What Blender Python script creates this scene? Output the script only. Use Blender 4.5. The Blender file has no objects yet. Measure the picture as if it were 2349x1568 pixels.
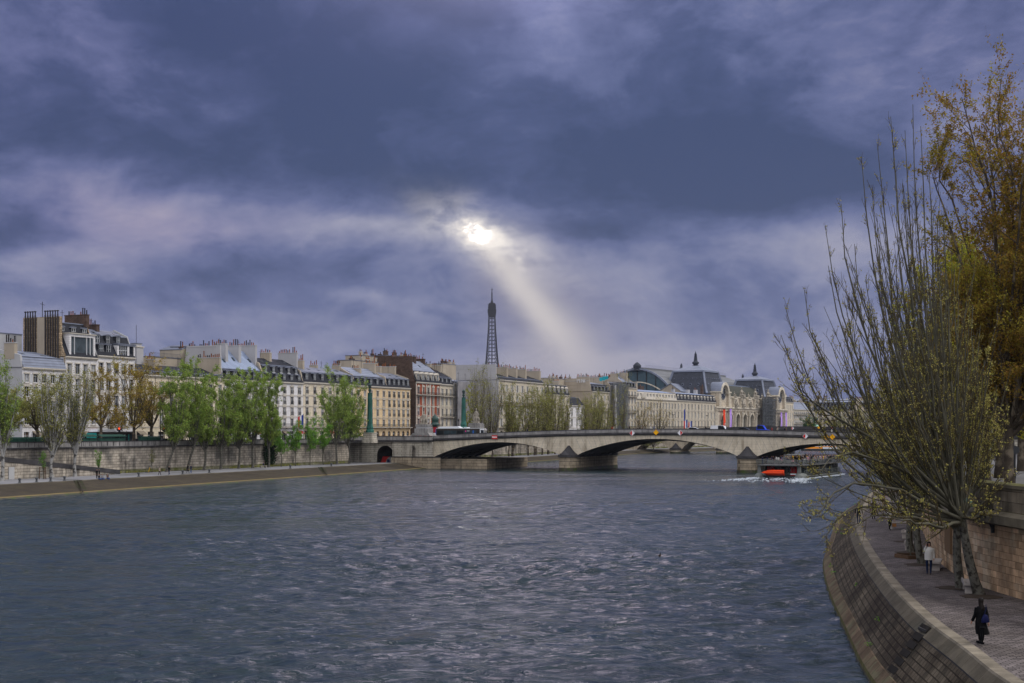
import bpy, math, random
import numpy as np
from mathutils import Vector, Matrix, noise as mnoise
R = math.radians
SC = bpy.context.scene
COL = SC.collection
F, CX, HY, HC = 3080.0, 1174.5, 985.0, 10.5      # focal length in photo units, centre, horizon, camera height
def PX(x, d): return (x - CX) / F * d
def PZ(y, d): return HC - (y - HY) / F * d
HAZE = 0.000035
def rng_(s): return np.random.default_rng(s)

# ------------------------------------------------------------------ camera
cam = bpy.data.cameras.new('camera'); camo = bpy.data.objects.new('camera', cam); COL.objects.link(camo)
camo.location = (0, 0, HC); camo.rotation_euler = (R(90), 0, 0)
cam.sensor_width = 36; cam.lens = 36 * F / 2349.0; cam.shift_y = (HY - 784) / 2349.0
cam.clip_start = 0.5; cam.clip_end = 12000
SC.camera = camo

# ------------------------------------------------------------------ materials
MATS = {}
def nodes(m):
    m.use_nodes = True
    nt = m.node_tree; nt.nodes.clear()
    return nt, nt.nodes, nt.links
def M(name, col, var=0.18, vs=0.6, rough=0.85, brick=None, streak=0.0, scol=(0.03, 0.028, 0.025), coords='wall',
      bump=0.0, bscale=8.0, metal=0.0, spec=0.10, col2=None, c2s=0.3, c2t=(0.5, 0.62), island=0.0, emit=0.0, transl=0.0, grime=0.0, alpha=None):
    """procedural surface: base colour, soft variation, optional courses of blocks, rain streaks, second tone patches"""
    if name in MATS: return MATS[name]
    m = bpy.data.materials.new(name); MATS[name] = m
    nt, N, L = nodes(m)
    out = N.new('ShaderNodeOutputMaterial'); b = N.new('ShaderNodeBsdfPrincipled')
    b.inputs['Roughness'].default_value = rough; b.inputs['Metallic'].default_value = metal
    b.inputs['Specular IOR Level'].default_value = spec
    L.new(b.outputs[0], out.inputs[0])
    tc = N.new('ShaderNodeTexCoord')
    if coords == 'uv': src = tc.outputs['UV']
    elif coords == 'wall':
        sp = N.new('ShaderNodeSeparateXYZ'); L.new(tc.outputs['Object'], sp.inputs[0])
        ad = N.new('ShaderNodeMath'); ad.operation = 'ADD'; L.new(sp.outputs[0], ad.inputs[0]); L.new(sp.outputs[1], ad.inputs[1])
        cb = N.new('ShaderNodeCombineXYZ'); L.new(ad.outputs[0], cb.inputs[0]); L.new(sp.outputs[2], cb.inputs[1])
        src = cb.outputs[0]
    else: src = tc.outputs['Object']
    def noise(scale, detail=4, vec=None, sx=1, sy=1, sz=1, ofs=0.0):
        mp = N.new('ShaderNodeMapping'); mp.inputs['Scale'].default_value = (sx, sy, sz)
        mp.inputs['Location'].default_value = (ofs, ofs * .7, ofs * .3)
        L.new(vec or src, mp.inputs[0])
        n = N.new('ShaderNodeTexNoise'); n.inputs['Scale'].default_value = scale; n.inputs['Detail'].default_value = detail
        n.inputs['Roughness'].default_value = 0.6
        L.new(mp.outputs[0], n.inputs[0]); return n.outputs[0]
    def ramp(v, a, b_, c0=(0, 0, 0, 1), c1=(1, 1, 1, 1)):
        r = N.new('ShaderNodeValToRGB'); r.color_ramp.elements[0].position = a; r.color_ramp.elements[1].position = b_
        r.color_ramp.elements[0].color = c0; r.color_ramp.elements[1].color = c1
        L.new(v, r.inputs[0]); return r.outputs[0]
    def mix(f, a, b_, bt='MIX'):
        x = N.new('ShaderNodeMix'); x.data_type = 'RGBA'; x.blend_type = bt
        for s, k in ((f, 0), (a, 6), (b_, 7)):
            if hasattr(s, 'is_output'): L.new(s, x.inputs[k])
            elif k == 0: x.inputs[0].default_value = s
            else: x.inputs[k].default_value = (*s[:3], 1)
        return x.outputs[2]
    c = col
    def tint(c_, k): return tuple(min(1, q * k) for q in c_[:3])
    cur = mix(ramp(noise(vs, 6), .3, .7), tint(col, 1 - var), tint(col, 1 + var))
    if col2: cur = mix(ramp(noise(c2s, 5, ofs=7.3), c2t[0], c2t[1]), cur, col2)
    if brick:
        bw, bh, mort, bvar = brick
        br = N.new('ShaderNodeTexBrick'); L.new(src, br.inputs[0])
        br.inputs['Scale'].default_value = 1; br.inputs['Brick Width'].default_value = bw; br.inputs['Row Height'].default_value = bh
        br.inputs['Mortar Size'].default_value = mort; br.inputs['Mortar Smooth'].default_value = 0.2; br.inputs['Bias'].default_value = 0
        br.inputs['Color1'].default_value = (1 - bvar,) * 3 + (1,); br.inputs['Color2'].default_value = (1 + bvar,) * 3 + (1,)
        br.inputs['Mortar'].default_value = (.35, .33, .31, 1)
        cur = mix(1.0, cur, br.outputs[0], 'MULTIPLY')
    if streak > 0:
        f = ramp(noise(1.0, 5, sx=.9, sy=.07, ofs=3.1), .47, .68)
        g = ramp(noise(.25, 4, ofs=11), .35, .65)
        mm = N.new('ShaderNodeMath'); mm.operation = 'MULTIPLY'; L.new(f, mm.inputs[0]); L.new(g, mm.inputs[1])
        m2 = N.new('ShaderNodeMath'); m2.operation = 'MULTIPLY'; L.new(mm.outputs[0], m2.inputs[0]); m2.inputs[1].default_value = streak
        cur = mix(m2.outputs[0], cur, scol)
    if grime > 0:
        f = ramp(noise(.9, 8, ofs=21), .5, .75)
        m2 = N.new('ShaderNodeMath'); m2.operation = 'MULTIPLY'; L.new(f, m2.inputs[0]); m2.inputs[1].default_value = grime
        cur = mix(m2.outputs[0], cur, scol)
    if island > 0:
        g = N.new('ShaderNodeNewGeometry')
        hs = N.new('ShaderNodeHueSaturation'); L.new(cur, hs.inputs['Color'])
        mr = N.new('ShaderNodeMapRange'); mr.inputs[3].default_value = 1 - island; mr.inputs[4].default_value = 1 + island
        L.new(g.outputs['Random Per Island'], mr.inputs[0]); L.new(mr.outputs[0], hs.inputs['Value'])
        mr2 = N.new('ShaderNodeMapRange'); mr2.inputs[3].default_value = .5 - island * .06; mr2.inputs[4].default_value = .5 + island * .06
        m9 = N.new('ShaderNodeMath'); m9.operation = 'MULTIPLY'; m9.inputs[1].default_value = 7.31; L.new(g.outputs['Random Per Island'], m9.inputs[0])
        m8 = N.new('ShaderNodeMath'); m8.operation = 'FRACT'; L.new(m9.outputs[0], m8.inputs[0])
        L.new(m8.outputs[0], mr2.inputs[0]); L.new(mr2.outputs[0], hs.inputs['Hue'])
        cur = hs.outputs[0]
    L.new(cur, b.inputs['Base Color'])
    if bump > 0:
        bp = N.new('ShaderNodeBump'); bp.inputs['Strength'].default_value = bump; bp.inputs['Distance'].default_value = .05
        L.new(noise(bscale, 6), bp.inputs['Height'])
        nrm = bp.outputs[0]
        if brick:
            b2 = N.new('ShaderNodeBump'); b2.invert = True; b2.inputs['Strength'].default_value = min(1, bump * 1.5); b2.inputs['Distance'].default_value = .05
            L.new(br.outputs['Fac'], b2.inputs['Height']); L.new(nrm, b2.inputs['Normal']); nrm = b2.outputs[0]
        L.new(nrm, b.inputs['Normal'])
    if emit > 0:
        b.inputs['Emission Color'].default_value = (*col, 1); b.inputs['Emission Strength'].default_value = emit
    if transl > 0:
        t = N.new('ShaderNodeBsdfTranslucent'); L.new(cur, t.inputs[0])
        ms = N.new('ShaderNodeMixShader'); ms.inputs[0].default_value = transl
        L.new(b.outputs[0], ms.inputs[1]); L.new(t.outputs[0], ms.inputs[2]); L.new(ms.outputs[0], out.inputs[0])
    if alpha is not None:
        t = N.new('ShaderNodeBsdfTransparent'); ms = N.new('ShaderNodeMixShader'); ms.inputs[0].default_value = alpha
        L.new(t.outputs[0], ms.inputs[1]); L.new(b.outputs[0], ms.inputs[2]); L.new(ms.outputs[0], out.inputs[0])
    return m

def glassmat(name, col=(.012, .015, .018), rough=.12):
    if name in MATS: return MATS[name]
    m = M(name, col, var=.5, vs=.35, rough=rough, spec=.28)
    return m

# facades
M('white_stone', (.68, .665, .66), var=.06, streak=.25, brick=(1.2, .45, .012, .02), scol=(.3, .28, .26), grime=.38)
M('cream_stone', (.64, .56, .42), var=.08, streak=.3, brick=(1.2, .45, .012, .03), scol=(.25, .2, .15), grime=.38)
M('ochre_stone', (.68, .51, .30), var=.08, streak=.3, brick=(1.2, .45, .012, .03), scol=(.25, .18, .12), grime=.38)
M('beige_stone', (.54, .48, .37), var=.10, streak=.4, brick=(1.2, .45, .012, .04), scol=(.16, .13, .10), grime=.38)
M('grey_stone', (.50, .48, .44), var=.10, streak=.45, brick=(1.2, .45, .012, .04), scol=(.14, .13, .12))
M('museum_stone', (.60, .52, .40), var=.18, vs=.35, streak=.5, brick=(2.0, .7, .05, .06), scol=(.12, .10, .08), grime=.38)
M('museum_trim', (.60, .54, .43), var=.25, vs=.9, streak=.4, scol=(.12, .10, .08), bump=.6, bscale=3)
M('trim_stone', (.50, .46, .39), var=.12, vs=1.5, streak=.3, scol=(.2, .18, .15))
M('red_brick', (.33, .085, .045), var=.2, vs=1.2, brick=(.5, .2, .02, .12))
M('dark_brick', (.095, .065, .052), var=.3, vs=.7, brick=(.6, .25, .02, .2), streak=.3)
M('rubble', (.34, .26, .17), var=.35, vs=1.6, brick=(.7, .4, .04, .3))
M('party_beige', (.36, .31, .24), var=.1, vs=.25, streak=.35, scol=(.15, .13, .11))
M('party_grey', (.40, .40, .40), var=.08, vs=.2, streak=.3, scol=(.2, .19, .18))
M('party_white', (.37, .365, .37), var=.06, vs=.25, streak=.25, scol=(.25, .24, .22))
M('slate', (.020, .022, .030), var=.3, vs=.8, rough=.7, brick=(.5, .25, .02, .15), spec=.15)
M('zinc', (.20, .225, .29), var=.18, vs=.5, rough=.55, brick=(40, .6, .05, .06), spec=.22, streak=.25, scol=(.12, .13, .16))
M('zinc_dark', (.14, .155, .20), var=.2, vs=.5, rough=.55, brick=(40, .6, .05, .06), spec=.22)
M('zinc_blue', (.24, .29, .40), var=.12, vs=.5, rough=.55, spec=.22, brick=(.7, 60, .04, .05))
M('dome_slate', (.05, .056, .072), var=.25, vs=.4, rough=.7, spec=.15, brick=(.9, .5, .03, .15))
M('terracotta', (.33, .12, .05), var=.4, vs=2)
M('pot_dark', (.05, .045, .045), var=.3, vs=2)
M('iron', (.012, .013, .015), rough=.5, spec=.4)
M('iron_grey', (.06, .065, .07), rough=.5, spec=.4)
M('green_copper', (.035, .13, .105), var=.35, vs=.5, rough=.7, streak=.4, scol=(.03, .09, .08), metal=.0)
M('dark_green', (.012, .045, .035), var=.2, rough=.45, spec=.4)
M('stall_green', (.02, .06, .045), var=.25, rough=.6)
M('frame_white', (.50, .51, .52), var=.05, rough=.6)
M('frame_grey', (.45, .47, .48), var=.05, rough=.6)
glassmat('glass'); glassmat('glass_light', (.06, .075, .085), .2); glassmat('glass_blue', (.03, .045, .055), .15)
M('curtain', (.42, .42, .42), var=.2, vs=1.2)
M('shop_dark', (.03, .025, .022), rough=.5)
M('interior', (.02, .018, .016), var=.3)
M('net_grey', (.30, .29, .30), var=.25, vs=.3, streak=.5, scol=(.12, .12, .13), alpha=.62)
M('net_dark', (.11, .12, .13), var=.35, vs=.4, streak=.5, alpha=.55)
M('steel_pole', (.30, .31, .33), rough=.5, metal=.6)
# quays and bridge
M('quay_wall', (.40, .355, .29), var=.35, vs=.35, brick=(1.5, .55, .04, .22), streak=1.0, scol=(.035, .032, .03), bump=.4, bscale=3,
  col2=(.16, .15, .13), c2s=.18, c2t=(.52, .66))
M('quay_wall_mossy', (.22, .21, .13), var=.3, vs=.5, brick=(1.4, .5, .035, .2), streak=.6, bump=.5, bscale=3, col2=(.13, .14, .03), c2s=.3, c2t=(.45, .6))
M('parapet_stone', (.27, .26, .25), var=.3, vs=.6, streak=.9, scol=(.03, .03, .032), brick=(2.2, 3, .02, .12))
M('coping_dark', (.055, .053, .055), var=.35, vs=.5, streak=.4, brick=(1.8, 3, .02, .1))
M('bridge_light', (.58, .51, .39), var=.14, vs=.3, streak=.8, scol=(.17, .13, .085), grime=.25, bump=.15, bscale=2, brick=(2.4, .62, .010, .05))
M('bridge_dark', (.06, .058, .06), var=.35, vs=.5, streak=.5, scol=(.03, .03, .03), brick=(1.7, 4, .02, .14))
M('bridge_pier', (.34, .28, .20), var=.35, vs=.4, streak=.9, brick=(3.0, .75, .05, .12), scol=(.05, .04, .03), bump=.4, bscale=2)
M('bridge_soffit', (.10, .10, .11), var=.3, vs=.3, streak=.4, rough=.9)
M('abutment_stone', (.50, .46, .38), var=.15, vs=.35, streak=1.0, scol=(.05, .045, .04), brick=(2.6, .55, .05, .08), bump=.3, bscale=2)
M('wet_stone', (.06, .055, .04), var=.4, vs=.8, rough=.5, col2=(.05, .07, .02), c2s=.6)
M('pont_royal_stone', (.40, .34, .25), var=.2, vs=.3, streak=.7, brick=(1.5, .6, .03, .1), scol=(.06, .05, .04))
# ground
M('left_quay', (.20, .20, .21), var=.15, vs=.25, coords='obj', bump=.2, bscale=2, col2=(.12, .12, .12), c2s=.12)
M('left_slope', (.045, .037, .027), var=.3, vs=.5, coords='uv', brick=(6, 40, .02, .1), streak=.5, scol=(.05, .04, .03), bump=.4, bscale=1.5,
  col2=(.06, .05, .03), c2s=.5)
M('left_ledge', (.17, .13, .055), var=.35, vs=.5, coords='uv', brick=(2.5, 10, .03, .1), grime=.5, scol=(.12, .1, .03))
M('street', (.10, .10, .105), var=.12, vs=.3, coords='obj')
M('sidewalk', (.14, .138, .135), var=.12, vs=.3, coords='obj')
M('paint_white', (.7, .7, .7), var=.15, vs=3)
M('kerb_cap', (.19, .165, .125), var=.35, vs=1.2, coords='uv', brick=(1.3, 50, .008, .16), streak=.5, scol=(.12, .11, .09), bump=.35, bscale=4)
M('kerb_band', (.095, .082, .06), var=.28, vs=1.2, coords='uv', brick=(1.3, 50, .01, .16), streak=.8, scol=(.05, .05, .04), bump=.4, bscale=4)
M('slope_blocks', (.10, .082, .058), var=.55, vs=.6, coords='uv', brick=(.42, .30, .028, .34), grime=.8, col2=(.045, .035, .025), c2s=.35, c2t=(.4, .6), scol=(.03, .028, .02), bump=.9, bscale=7)
M('slope_brown', (.11, .078, .05), var=.45, vs=.8, coords='uv', brick=(1.2, 10, .03, .15), streak=.5, scol=(.06, .045, .03), bump=.8, bscale=6, col2=(.13, .12, .07), c2s=.7)
M('right_wall', (.48, .32, .19), var=.35, vs=.9, coords='uv', brick=(.72, .33, .012, .34), grime=.7, scol=(.12, .085, .055), bump=.5, bscale=6,
  col2=(.54, .42, .28), c2s=.8, c2t=(.48, .60), streak=.8)
M('right_parapet', (.22, .185, .14), var=.35, vs=.9, coords='uv', brick=(1.1, .5, .014, .28), streak=1, scol=(.022, .02, .018), bump=.5, bscale=6)
M('right_cornice', (.20, .175, .13), var=.25, vs=.8, coords='uv', streak=1, scol=(.03, .028, .02), bump=.4, bscale=6)
M('moss', (.09, .085, .035), var=.4, vs=2, coords='uv')
M('bench_stone', (.34, .31, .28), var=.15, vs=3, grime=.3, scol=(.2, .18, .15))
M('wood_dark', (.10, .06, .035), var=.3, vs=3)
M('soil', (.05, .038, .028), var=.4, vs=2, coords='obj')
# vegetation
M('bark_poplar', (.12, .115, .095), var=.3, vs=1.4, coords='obj', col2=(.035, .032, .026), c2s=5, c2t=(.47, .60), bump=.6, bscale=6)
M('bark_twig', (.075, .058, .03), var=.3, vs=1.0, coords='obj')
M('bark_limb', (.095, .09, .066), var=.35, vs=1.2, coords='obj', col2=(.08, .075, .05), c2s=1.6, c2t=(.5, .65))
M('bark_white', (.27, .265, .25), var=.2, vs=1.0, coords='obj', col2=(.06, .055, .05), c2s=1.5, c2t=(.52, .6))
M('bark_dark', (.06, .048, .036), var=.3, vs=1.2, coords='obj', col2=(.17, .14, .10), c2s=1.2)
M('leaf_bud', (.33, .295, .085), var=.25, vs=.4, coords='obj', island=.4, transl=.3)
M('leaf_green', (.25, .34, .07), var=.35, vs=.25, coords='obj', island=.45, transl=.35, col2=(.18, .26, .05), c2s=.35)
M('leaf_young', (.15, .30, .045), var=.25, vs=.35, coords='obj', island=.4, transl=.35)
M('leaf_olive', (.27, .27, .075), var=.3, vs=.3, coords='obj', island=.4, transl=.3, col2=(.23, .22, .05), c2s=.3)
M('leaf_gold', (.30, .22, .05), var=.3, vs=.3, coords='obj', island=.4, transl=.35, col2=(.30, .27, .04), c2s=.25)
M('leaf_amber', (.25, .165, .03), var=.35, vs=.25, coords='obj', island=.5, transl=.5, col2=(.33, .27, .04), c2s=.2)
M('leaf_lime', (.34, .35, .04), var=.3, vs=.25, coords='obj', island=.45, transl=.5, col2=(.36, .30, .02), c2s=.2)
M('leaf_dark', (.035, .10, .025), var=.3, vs=.5, coords='obj', island=.4)
M('ivy', (.012, .03, .012), var=.4, vs=1, coords='obj', island=.4)

# ------------------------------------------------------------------ mesh builder
class MB:
    def __init__(s): s.v = []; s.f = []; s.m = []; s.mn = []; s.sm = []; s.uv = None
    def mi(s, mat):
        if mat not in s.mn: s.mn.append(mat)
        return s.mn.index(mat)
    def face(s, pts, mat, smooth=False):
        k = len(s.v); s.v += [tuple(p) for p in pts]; s.f.append(tuple(range(k, k + len(pts)))); s.m.append(s.mi(mat)); s.sm.append(smooth)
    def quads(s, base, faces, mat, smooth=False):
        k = len(s.v); s.v += [tuple(p) for p in base]; i = s.mi(mat)
        for f in faces: s.f.append(tuple(k + q for q in f)); s.m.append(i); s.sm.append(smooth)
    def box(s, x0, x1, y0, y1, z0, z1, mat, T=None):
        p = [(x0, y0, z0), (x1, y0, z0), (x1, y1, z0), (x0, y1, z0), (x0, y0, z1), (x1, y0, z1), (x1, y1, z1), (x0, y1, z1)]
        if T is not None: p = [tuple(T @ Vector(q)) for q in p]
        s.quads(p, [(0, 3, 2, 1), (4, 5, 6, 7), (0, 1, 5, 4), (1, 2, 6, 5), (2, 3, 7, 6), (3, 0, 4, 7)], mat)
    def bar(s, a, b, w, mat, h=None):
        a = Vector(a); b = Vector(b); d = b - a; L = d.length
        if L < 1e-6: return
        q = d.to_track_quat('X', 'Z').to_matrix().to_4x4(); q.translation = a
        h = h or w
        s.box(0, L, -w / 2, w / 2, -h / 2, h / 2, mat, q)
    def prism_xz(s, pts, y0, y1, mat, smooth=False):   # outline in xz, extruded along y
        n = len(pts); base = [(x, y0, z) for x, z in pts] + [(x, y1, z) for x, z in pts]
        fs = [tuple(range(n - 1, -1, -1)), tuple(range(n, 2 * n))]
        s.quads(base, [fs[0], fs[1]], mat)
        s.quads(base, [(i, (i + 1) % n, (i + 1) % n + n, i + n) for i in range(n)], mat, smooth)
    def prism_yz(s, pts, x0, x1, mat, smooth=False):
        n = len(pts); base = [(x0, y, z) for y, z in pts] + [(x1, y, z) for y, z in pts]
        s.quads(base, [tuple(range(n)), tuple(range(2 * n - 1, n - 1, -1))], mat)
        s.quads(base, [(i, i + n, (i + 1) % n + n, (i + 1) % n) for i in range(n)], mat, smooth)
    def prism_xy(s, pts, z0, z1, mat, smooth=False):
        n = len(pts); base = [(x, y, z0) for x, y in pts] + [(x, y, z1) for x, y in pts]
        s.quads(base, [tuple(range(n - 1, -1, -1)), tuple(range(n, 2 * n))], mat)
        s.quads(base, [(i, (i + 1) % n, (i + 1) % n + n, i + n) for i in range(n)], mat, smooth)
    def lathe(s, prof, c, mat, n=12, smooth=True, sx=1, sy=1):
        base = []
        for r, z in prof:
            for i in range(n):
                a = 2 * math.pi * i / n; base.append((c[0] + r * sx * math.cos(a), c[1] + r * sy * math.sin(a), c[2] + z))
        fs = []
        for j in range(len(prof) - 1):
            for i in range(n):
                i2 = (i + 1) % n; fs.append((j * n + i, j * n + i2, (j + 1) * n + i2, (j + 1) * n + i))
        s.quads(base, fs, mat, smooth)
        k = len(prof) - 1
        s.quads(base, [tuple(range(n - 1, -1, -1)), tuple(k * n + i for i in range(n))], mat)
    def tube(s, pts, rs, mat, n=6, smooth=True):
        v, f = tube_batch(np.array([pts], float), np.array([rs], float), n)
        s.quads(v.tolist(), f.tolist(), mat, smooth)
        k = len(pts) - 1
        s.quads(v.tolist(), [tuple(range(n - 1, -1, -1)), tuple(k * n + i for i in range(n))], mat)
    def mesh(s, name):
        me = bpy.data.meshes.new(name); me.from_pydata(s.v, [], s.f)
        for q in s.mn: me.materials.append(MATS[q])
        if s.m:
            me.polygons.foreach_set('material_index', s.m); me.polygons.foreach_set('use_smooth', s.sm)
        me.update(); return me
    def build(s, name, parent=None, label=None, loc=None, rz=None):
        return put(name, s.mesh(name), parent, label, loc, rz)

def put(name, me, parent=None, label=None, loc=None, rz=None):
    o = bpy.data.objects.new(name, me); COL.objects.link(o)
    if parent: o.parent = parent
    if label: o['label'] = label
    if loc is not None: o.location = loc
    if rz is not None: o.rotation_euler = (0, 0, rz)
    return o
def thing(name, label, cat, loc=(0, 0, 0), rz=0, group=None):
    o = bpy.data.objects.new(name, None); COL.objects.link(o)
    o.location = loc; o.rotation_euler = (0, 0, rz); o['label'] = label; o['category'] = cat
    if group: o['group'] = group
    return o
def tag(o, label, cat, group=None):
    o['label'] = label; o['category'] = cat
    if group: o['group'] = group
    return o
def struct(o): o['kind'] = 'structure'; return o
def stuff(o): o['kind'] = 'stuff'; return o
def copy_tree(o, parent=None):
    c = o.copy(); COL.objects.link(c)
    if parent: c.parent = parent
    for ch in [q for q in KIDS.get(o.name, [])]: copy_tree(ch, c)
    return c
KIDS = {}
def note_kids(root):
    for o in list(COL.objects):
        if o.parent == root: KIDS.setdefault(root.name, []).append(o); note_kids(o)

def tube_batch(P, Rr, n):
    """P (B,k,3) polylines, Rr (B,k) radii -> verts, quads"""
    B, k, _ = P.shape
    T = np.zeros_like(P); T[:, 1:-1] = P[:, 2:] - P[:, :-2]; T[:, 0] = P[:, 1] - P[:, 0]; T[:, -1] = P[:, -1] - P[:, -2]
    T /= np.linalg.norm(T, axis=2, keepdims=True) + 1e-9
    mean = T.mean(axis=1); ref = np.where(np.abs(mean[:, 2:3]) > .8, np.array([[1., 0, 0]]), np.array([[0, 0, 1.]]))
    ref = np.repeat(ref[:, None, :], k, axis=1)
    X = np.cross(T, ref); X /= np.linalg.norm(X, axis=2, keepdims=True) + 1e-9
    Y = np.cross(T, X)
    a = np.arange(n) * 2 * np.pi / n
    V = P[:, :, None, :] + Rr[:, :, None, None] * (np.cos(a)[None, None, :, None] * X[:, :, None, :] + np.sin(a)[None, None, :, None] * Y[:, :, None, :])
    V = V.reshape(-1, 3)
    i = np.arange(n); i2 = (i + 1) % n
    j = np.arange(k - 1)
    q = np.stack([j[:, None] * n + i, j[:, None] * n + i2, (j[:, None] + 1) * n + i2, (j[:, None] + 1) * n + i], axis=2).reshape(-1, 4)
    Fq = (q[None] + (np.arange(B) * k * n)[:, None, None]).reshape(-1, 4)
    return V, Fq
def np_mesh(name, V, Q, mat, smooth=True, matidx=None, mats=None):
    me = bpy.data.meshes.new(name)
    nv, nf = len(V), len(Q); w = Q.shape[1]
    me.vertices.add(nv); me.vertices.foreach_set('co', np.ascontiguousarray(V, dtype=np.float32).ravel())
    me.loops.add(nf * w); me.loops.foreach_set('vertex_index', np.ascontiguousarray(Q, dtype=np.int32).ravel())
    me.polygons.add(nf); me.polygons.foreach_set('loop_start', np.arange(0, nf * w, w, dtype=np.int32))
    me.polygons.foreach_set('loop_total', np.full(nf, w, dtype=np.int32))
    for q in (mats or [mat]): me.materials.append(MATS[q])
    if matidx is not None: me.polygons.foreach_set('material_index', matidx.astype(np.int32))
    me.update(calc_edges=True)
    me.polygons.foreach_set('use_smooth', np.full(nf, smooth))
    me.validate(); return me

# ------------------------------------------------------------------ polylines of the river banks (plan)
def catmull(pts, step=4.0):
    p = [Vector((*q, 0)) for q in pts]; out = []
    for i in range(len(p) - 1):
        a = p[i - 1] if i > 0 else p[i] * 2 - p[i + 1]; b = p[i]; c = p[i + 1]
        d = p[i + 2] if i + 2 < len(p) else p[i + 1] * 2 - p[i]
        n = max(1, int((c - b).length / step))
        for k in range(n):
            t = k / n; out.append(.5 * ((2 * b) + (-a + c) * t + (2 * a - 5 * b + 4 * c - d) * t * t + (-a + 3 * b - 3 * c + d) * t ** 3))
    out.append(p[-1]); return [(q.x, q.y) for q in out]
def ray(xv, poly):
    """first point of a plan polyline met by the sight line of photo column xv"""
    t = (xv - CX) / F
    for (x0, y0), (x1, y1) in zip(poly, poly[1:]):
        a = x0 - t * y0; b = x1 - t * y1
        if (a <= 0 <= b) or (b <= 0 <= a):
            if abs(a - b) < 1e-9: continue
            k = a / (a - b); return (x0 + (x1 - x0) * k, y0 + (y1 - y0) * k)
    return None
FACADE = [(-176, 123), (-33, 434), (23.2, 570), (112.6, 745), (172, 850), (186, 882), (300, 1150)]
WALL_L = [(-206, 0), (-160, 100), (-42.9, 355), (-30, 384), (-11, 426), (8, 476), (36, 566), (56, 606), (134, 733), (195, 840), (230, 900), (420, 1150), (800, 1500)]
KERB_L = [(-167, 0), (-128, 102), (-83.4, 218.6), (-35.6, 344), (-20, 380), (-1.7, 420), (17, 470), (46, 560), (66, 602), (144, 728), (205, 836), (240, 895), (430, 1140), (810, 1480)]
WATER_L = [(-145, 0), (-110, 100), (-75.7, 198), (-29.5, 332), (-15, 376), (3, 417), (22, 468), (51, 558), (71, 600), (149, 725), (210, 833), (245, 892), (435, 1137), (815, 1477)]
KERB_R = [(14.6, 0), (14.7, 20), (14.8, 31), (15.2, 41.2), (16, 47.6), (16.9, 55.2), (19, 67.7), (22.3, 84.3), (26.2, 102), (30, 117), (38.3, 145.6), (44.4, 165.7), (62, 215), (90, 297), (110, 345), (150, 430), (215, 560), (290, 700), (480, 950), (900, 1350)]
WATER_R = [(11.6, 0), (11.8, 20), (12.6, 31), (13.3, 41.5), (13.9, 48.5), (14.9, 57), (17.1, 69.5), (20.1, 86), (23.8, 103.5), (27.7, 118.6), (35.2, 147), (41.2, 167.5), (58.6, 217), (86.6, 299), (106, 347), (146, 432), (211, 562), (286, 702), (476, 953), (896, 1353)]
WALL_R = [(24.8, 0), (24.8, 20), (24.5, 31), (23.9, 45), (23.5, 55), (23.2, 62), (23.1, 67.5), (23.9, 73), (25.3, 80), (27, 86.5), (31.5, 103), (36.5, 120), (45.5, 147), (53, 170), (71, 222), (100, 292), (125, 340), (165, 425), (230, 555), (305, 695), (500, 945), (920, 1345)]
ZQL, ZQR, ZST, ZSR = 1.5, 2.7, 7.0, 6.3
def strip(name, lines, mats, uvscale=1.0):
    """lines: list of polylines (same count) each [(x,y,z)...]; a sheet between neighbours with UV in metres"""
    V = []; Fc = []; mi = []; uv = []
    n = len(lines[0]); acc = [0]
    for i in range(1, n):
        acc.append(acc[-1] + math.dist(lines[0][i][:2], lines[0][i - 1][:2]))
    vv = [[0] * n]
    for a, b in zip(lines, lines[1:]): vv.append([vv[-1][i] + math.dist(a[i], b[i]) for i in range(n)])
    for l in lines: V += l
    mn = []
    for j in range(len(lines) - 1):
        if mats[j] not in mn: mn.append(mats[j])
        for i in range(n - 1):
            Fc.append((j * n + i, j * n + i + 1, (j + 1) * n + i + 1, (j + 1) * n + i)); mi.append(mn.index(mats[j]))
            uv += [(acc[i], vv[j][i]), (acc[i + 1], vv[j][i + 1]), (acc[i + 1], vv[j + 1][i + 1]), (acc[i], vv[j + 1][i])]
    me = bpy.data.meshes.new(name); me.from_pydata(V, [], Fc)
    for q in mn: me.materials.append(MATS[q])
    me.polygons.foreach_set('material_index', mi)
    ul = me.uv_layers.new(name='uv'); ul.data.foreach_set('uv', np.array(uv, dtype=np.float32).ravel())
    me.update(); return me
def resample(poly, n):
    d = [0]
    for a, b in zip(poly, poly[1:]): d.append(d[-1] + math.dist(a, b))
    t = np.linspace(0, d[-1], n)
    return list(zip(np.interp(t, d, [p[0] for p in poly]).tolist(), np.interp(t, d, [p[1] for p in poly]).tolist()))
def lerp2(A, B, t): return [(a[0] + (b[0] - a[0]) * t, a[1] + (b[1] - a[1]) * t) for a, b in zip(A, B)]
def withz(A, z): return [(a[0], a[1], z) for a in A]
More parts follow.
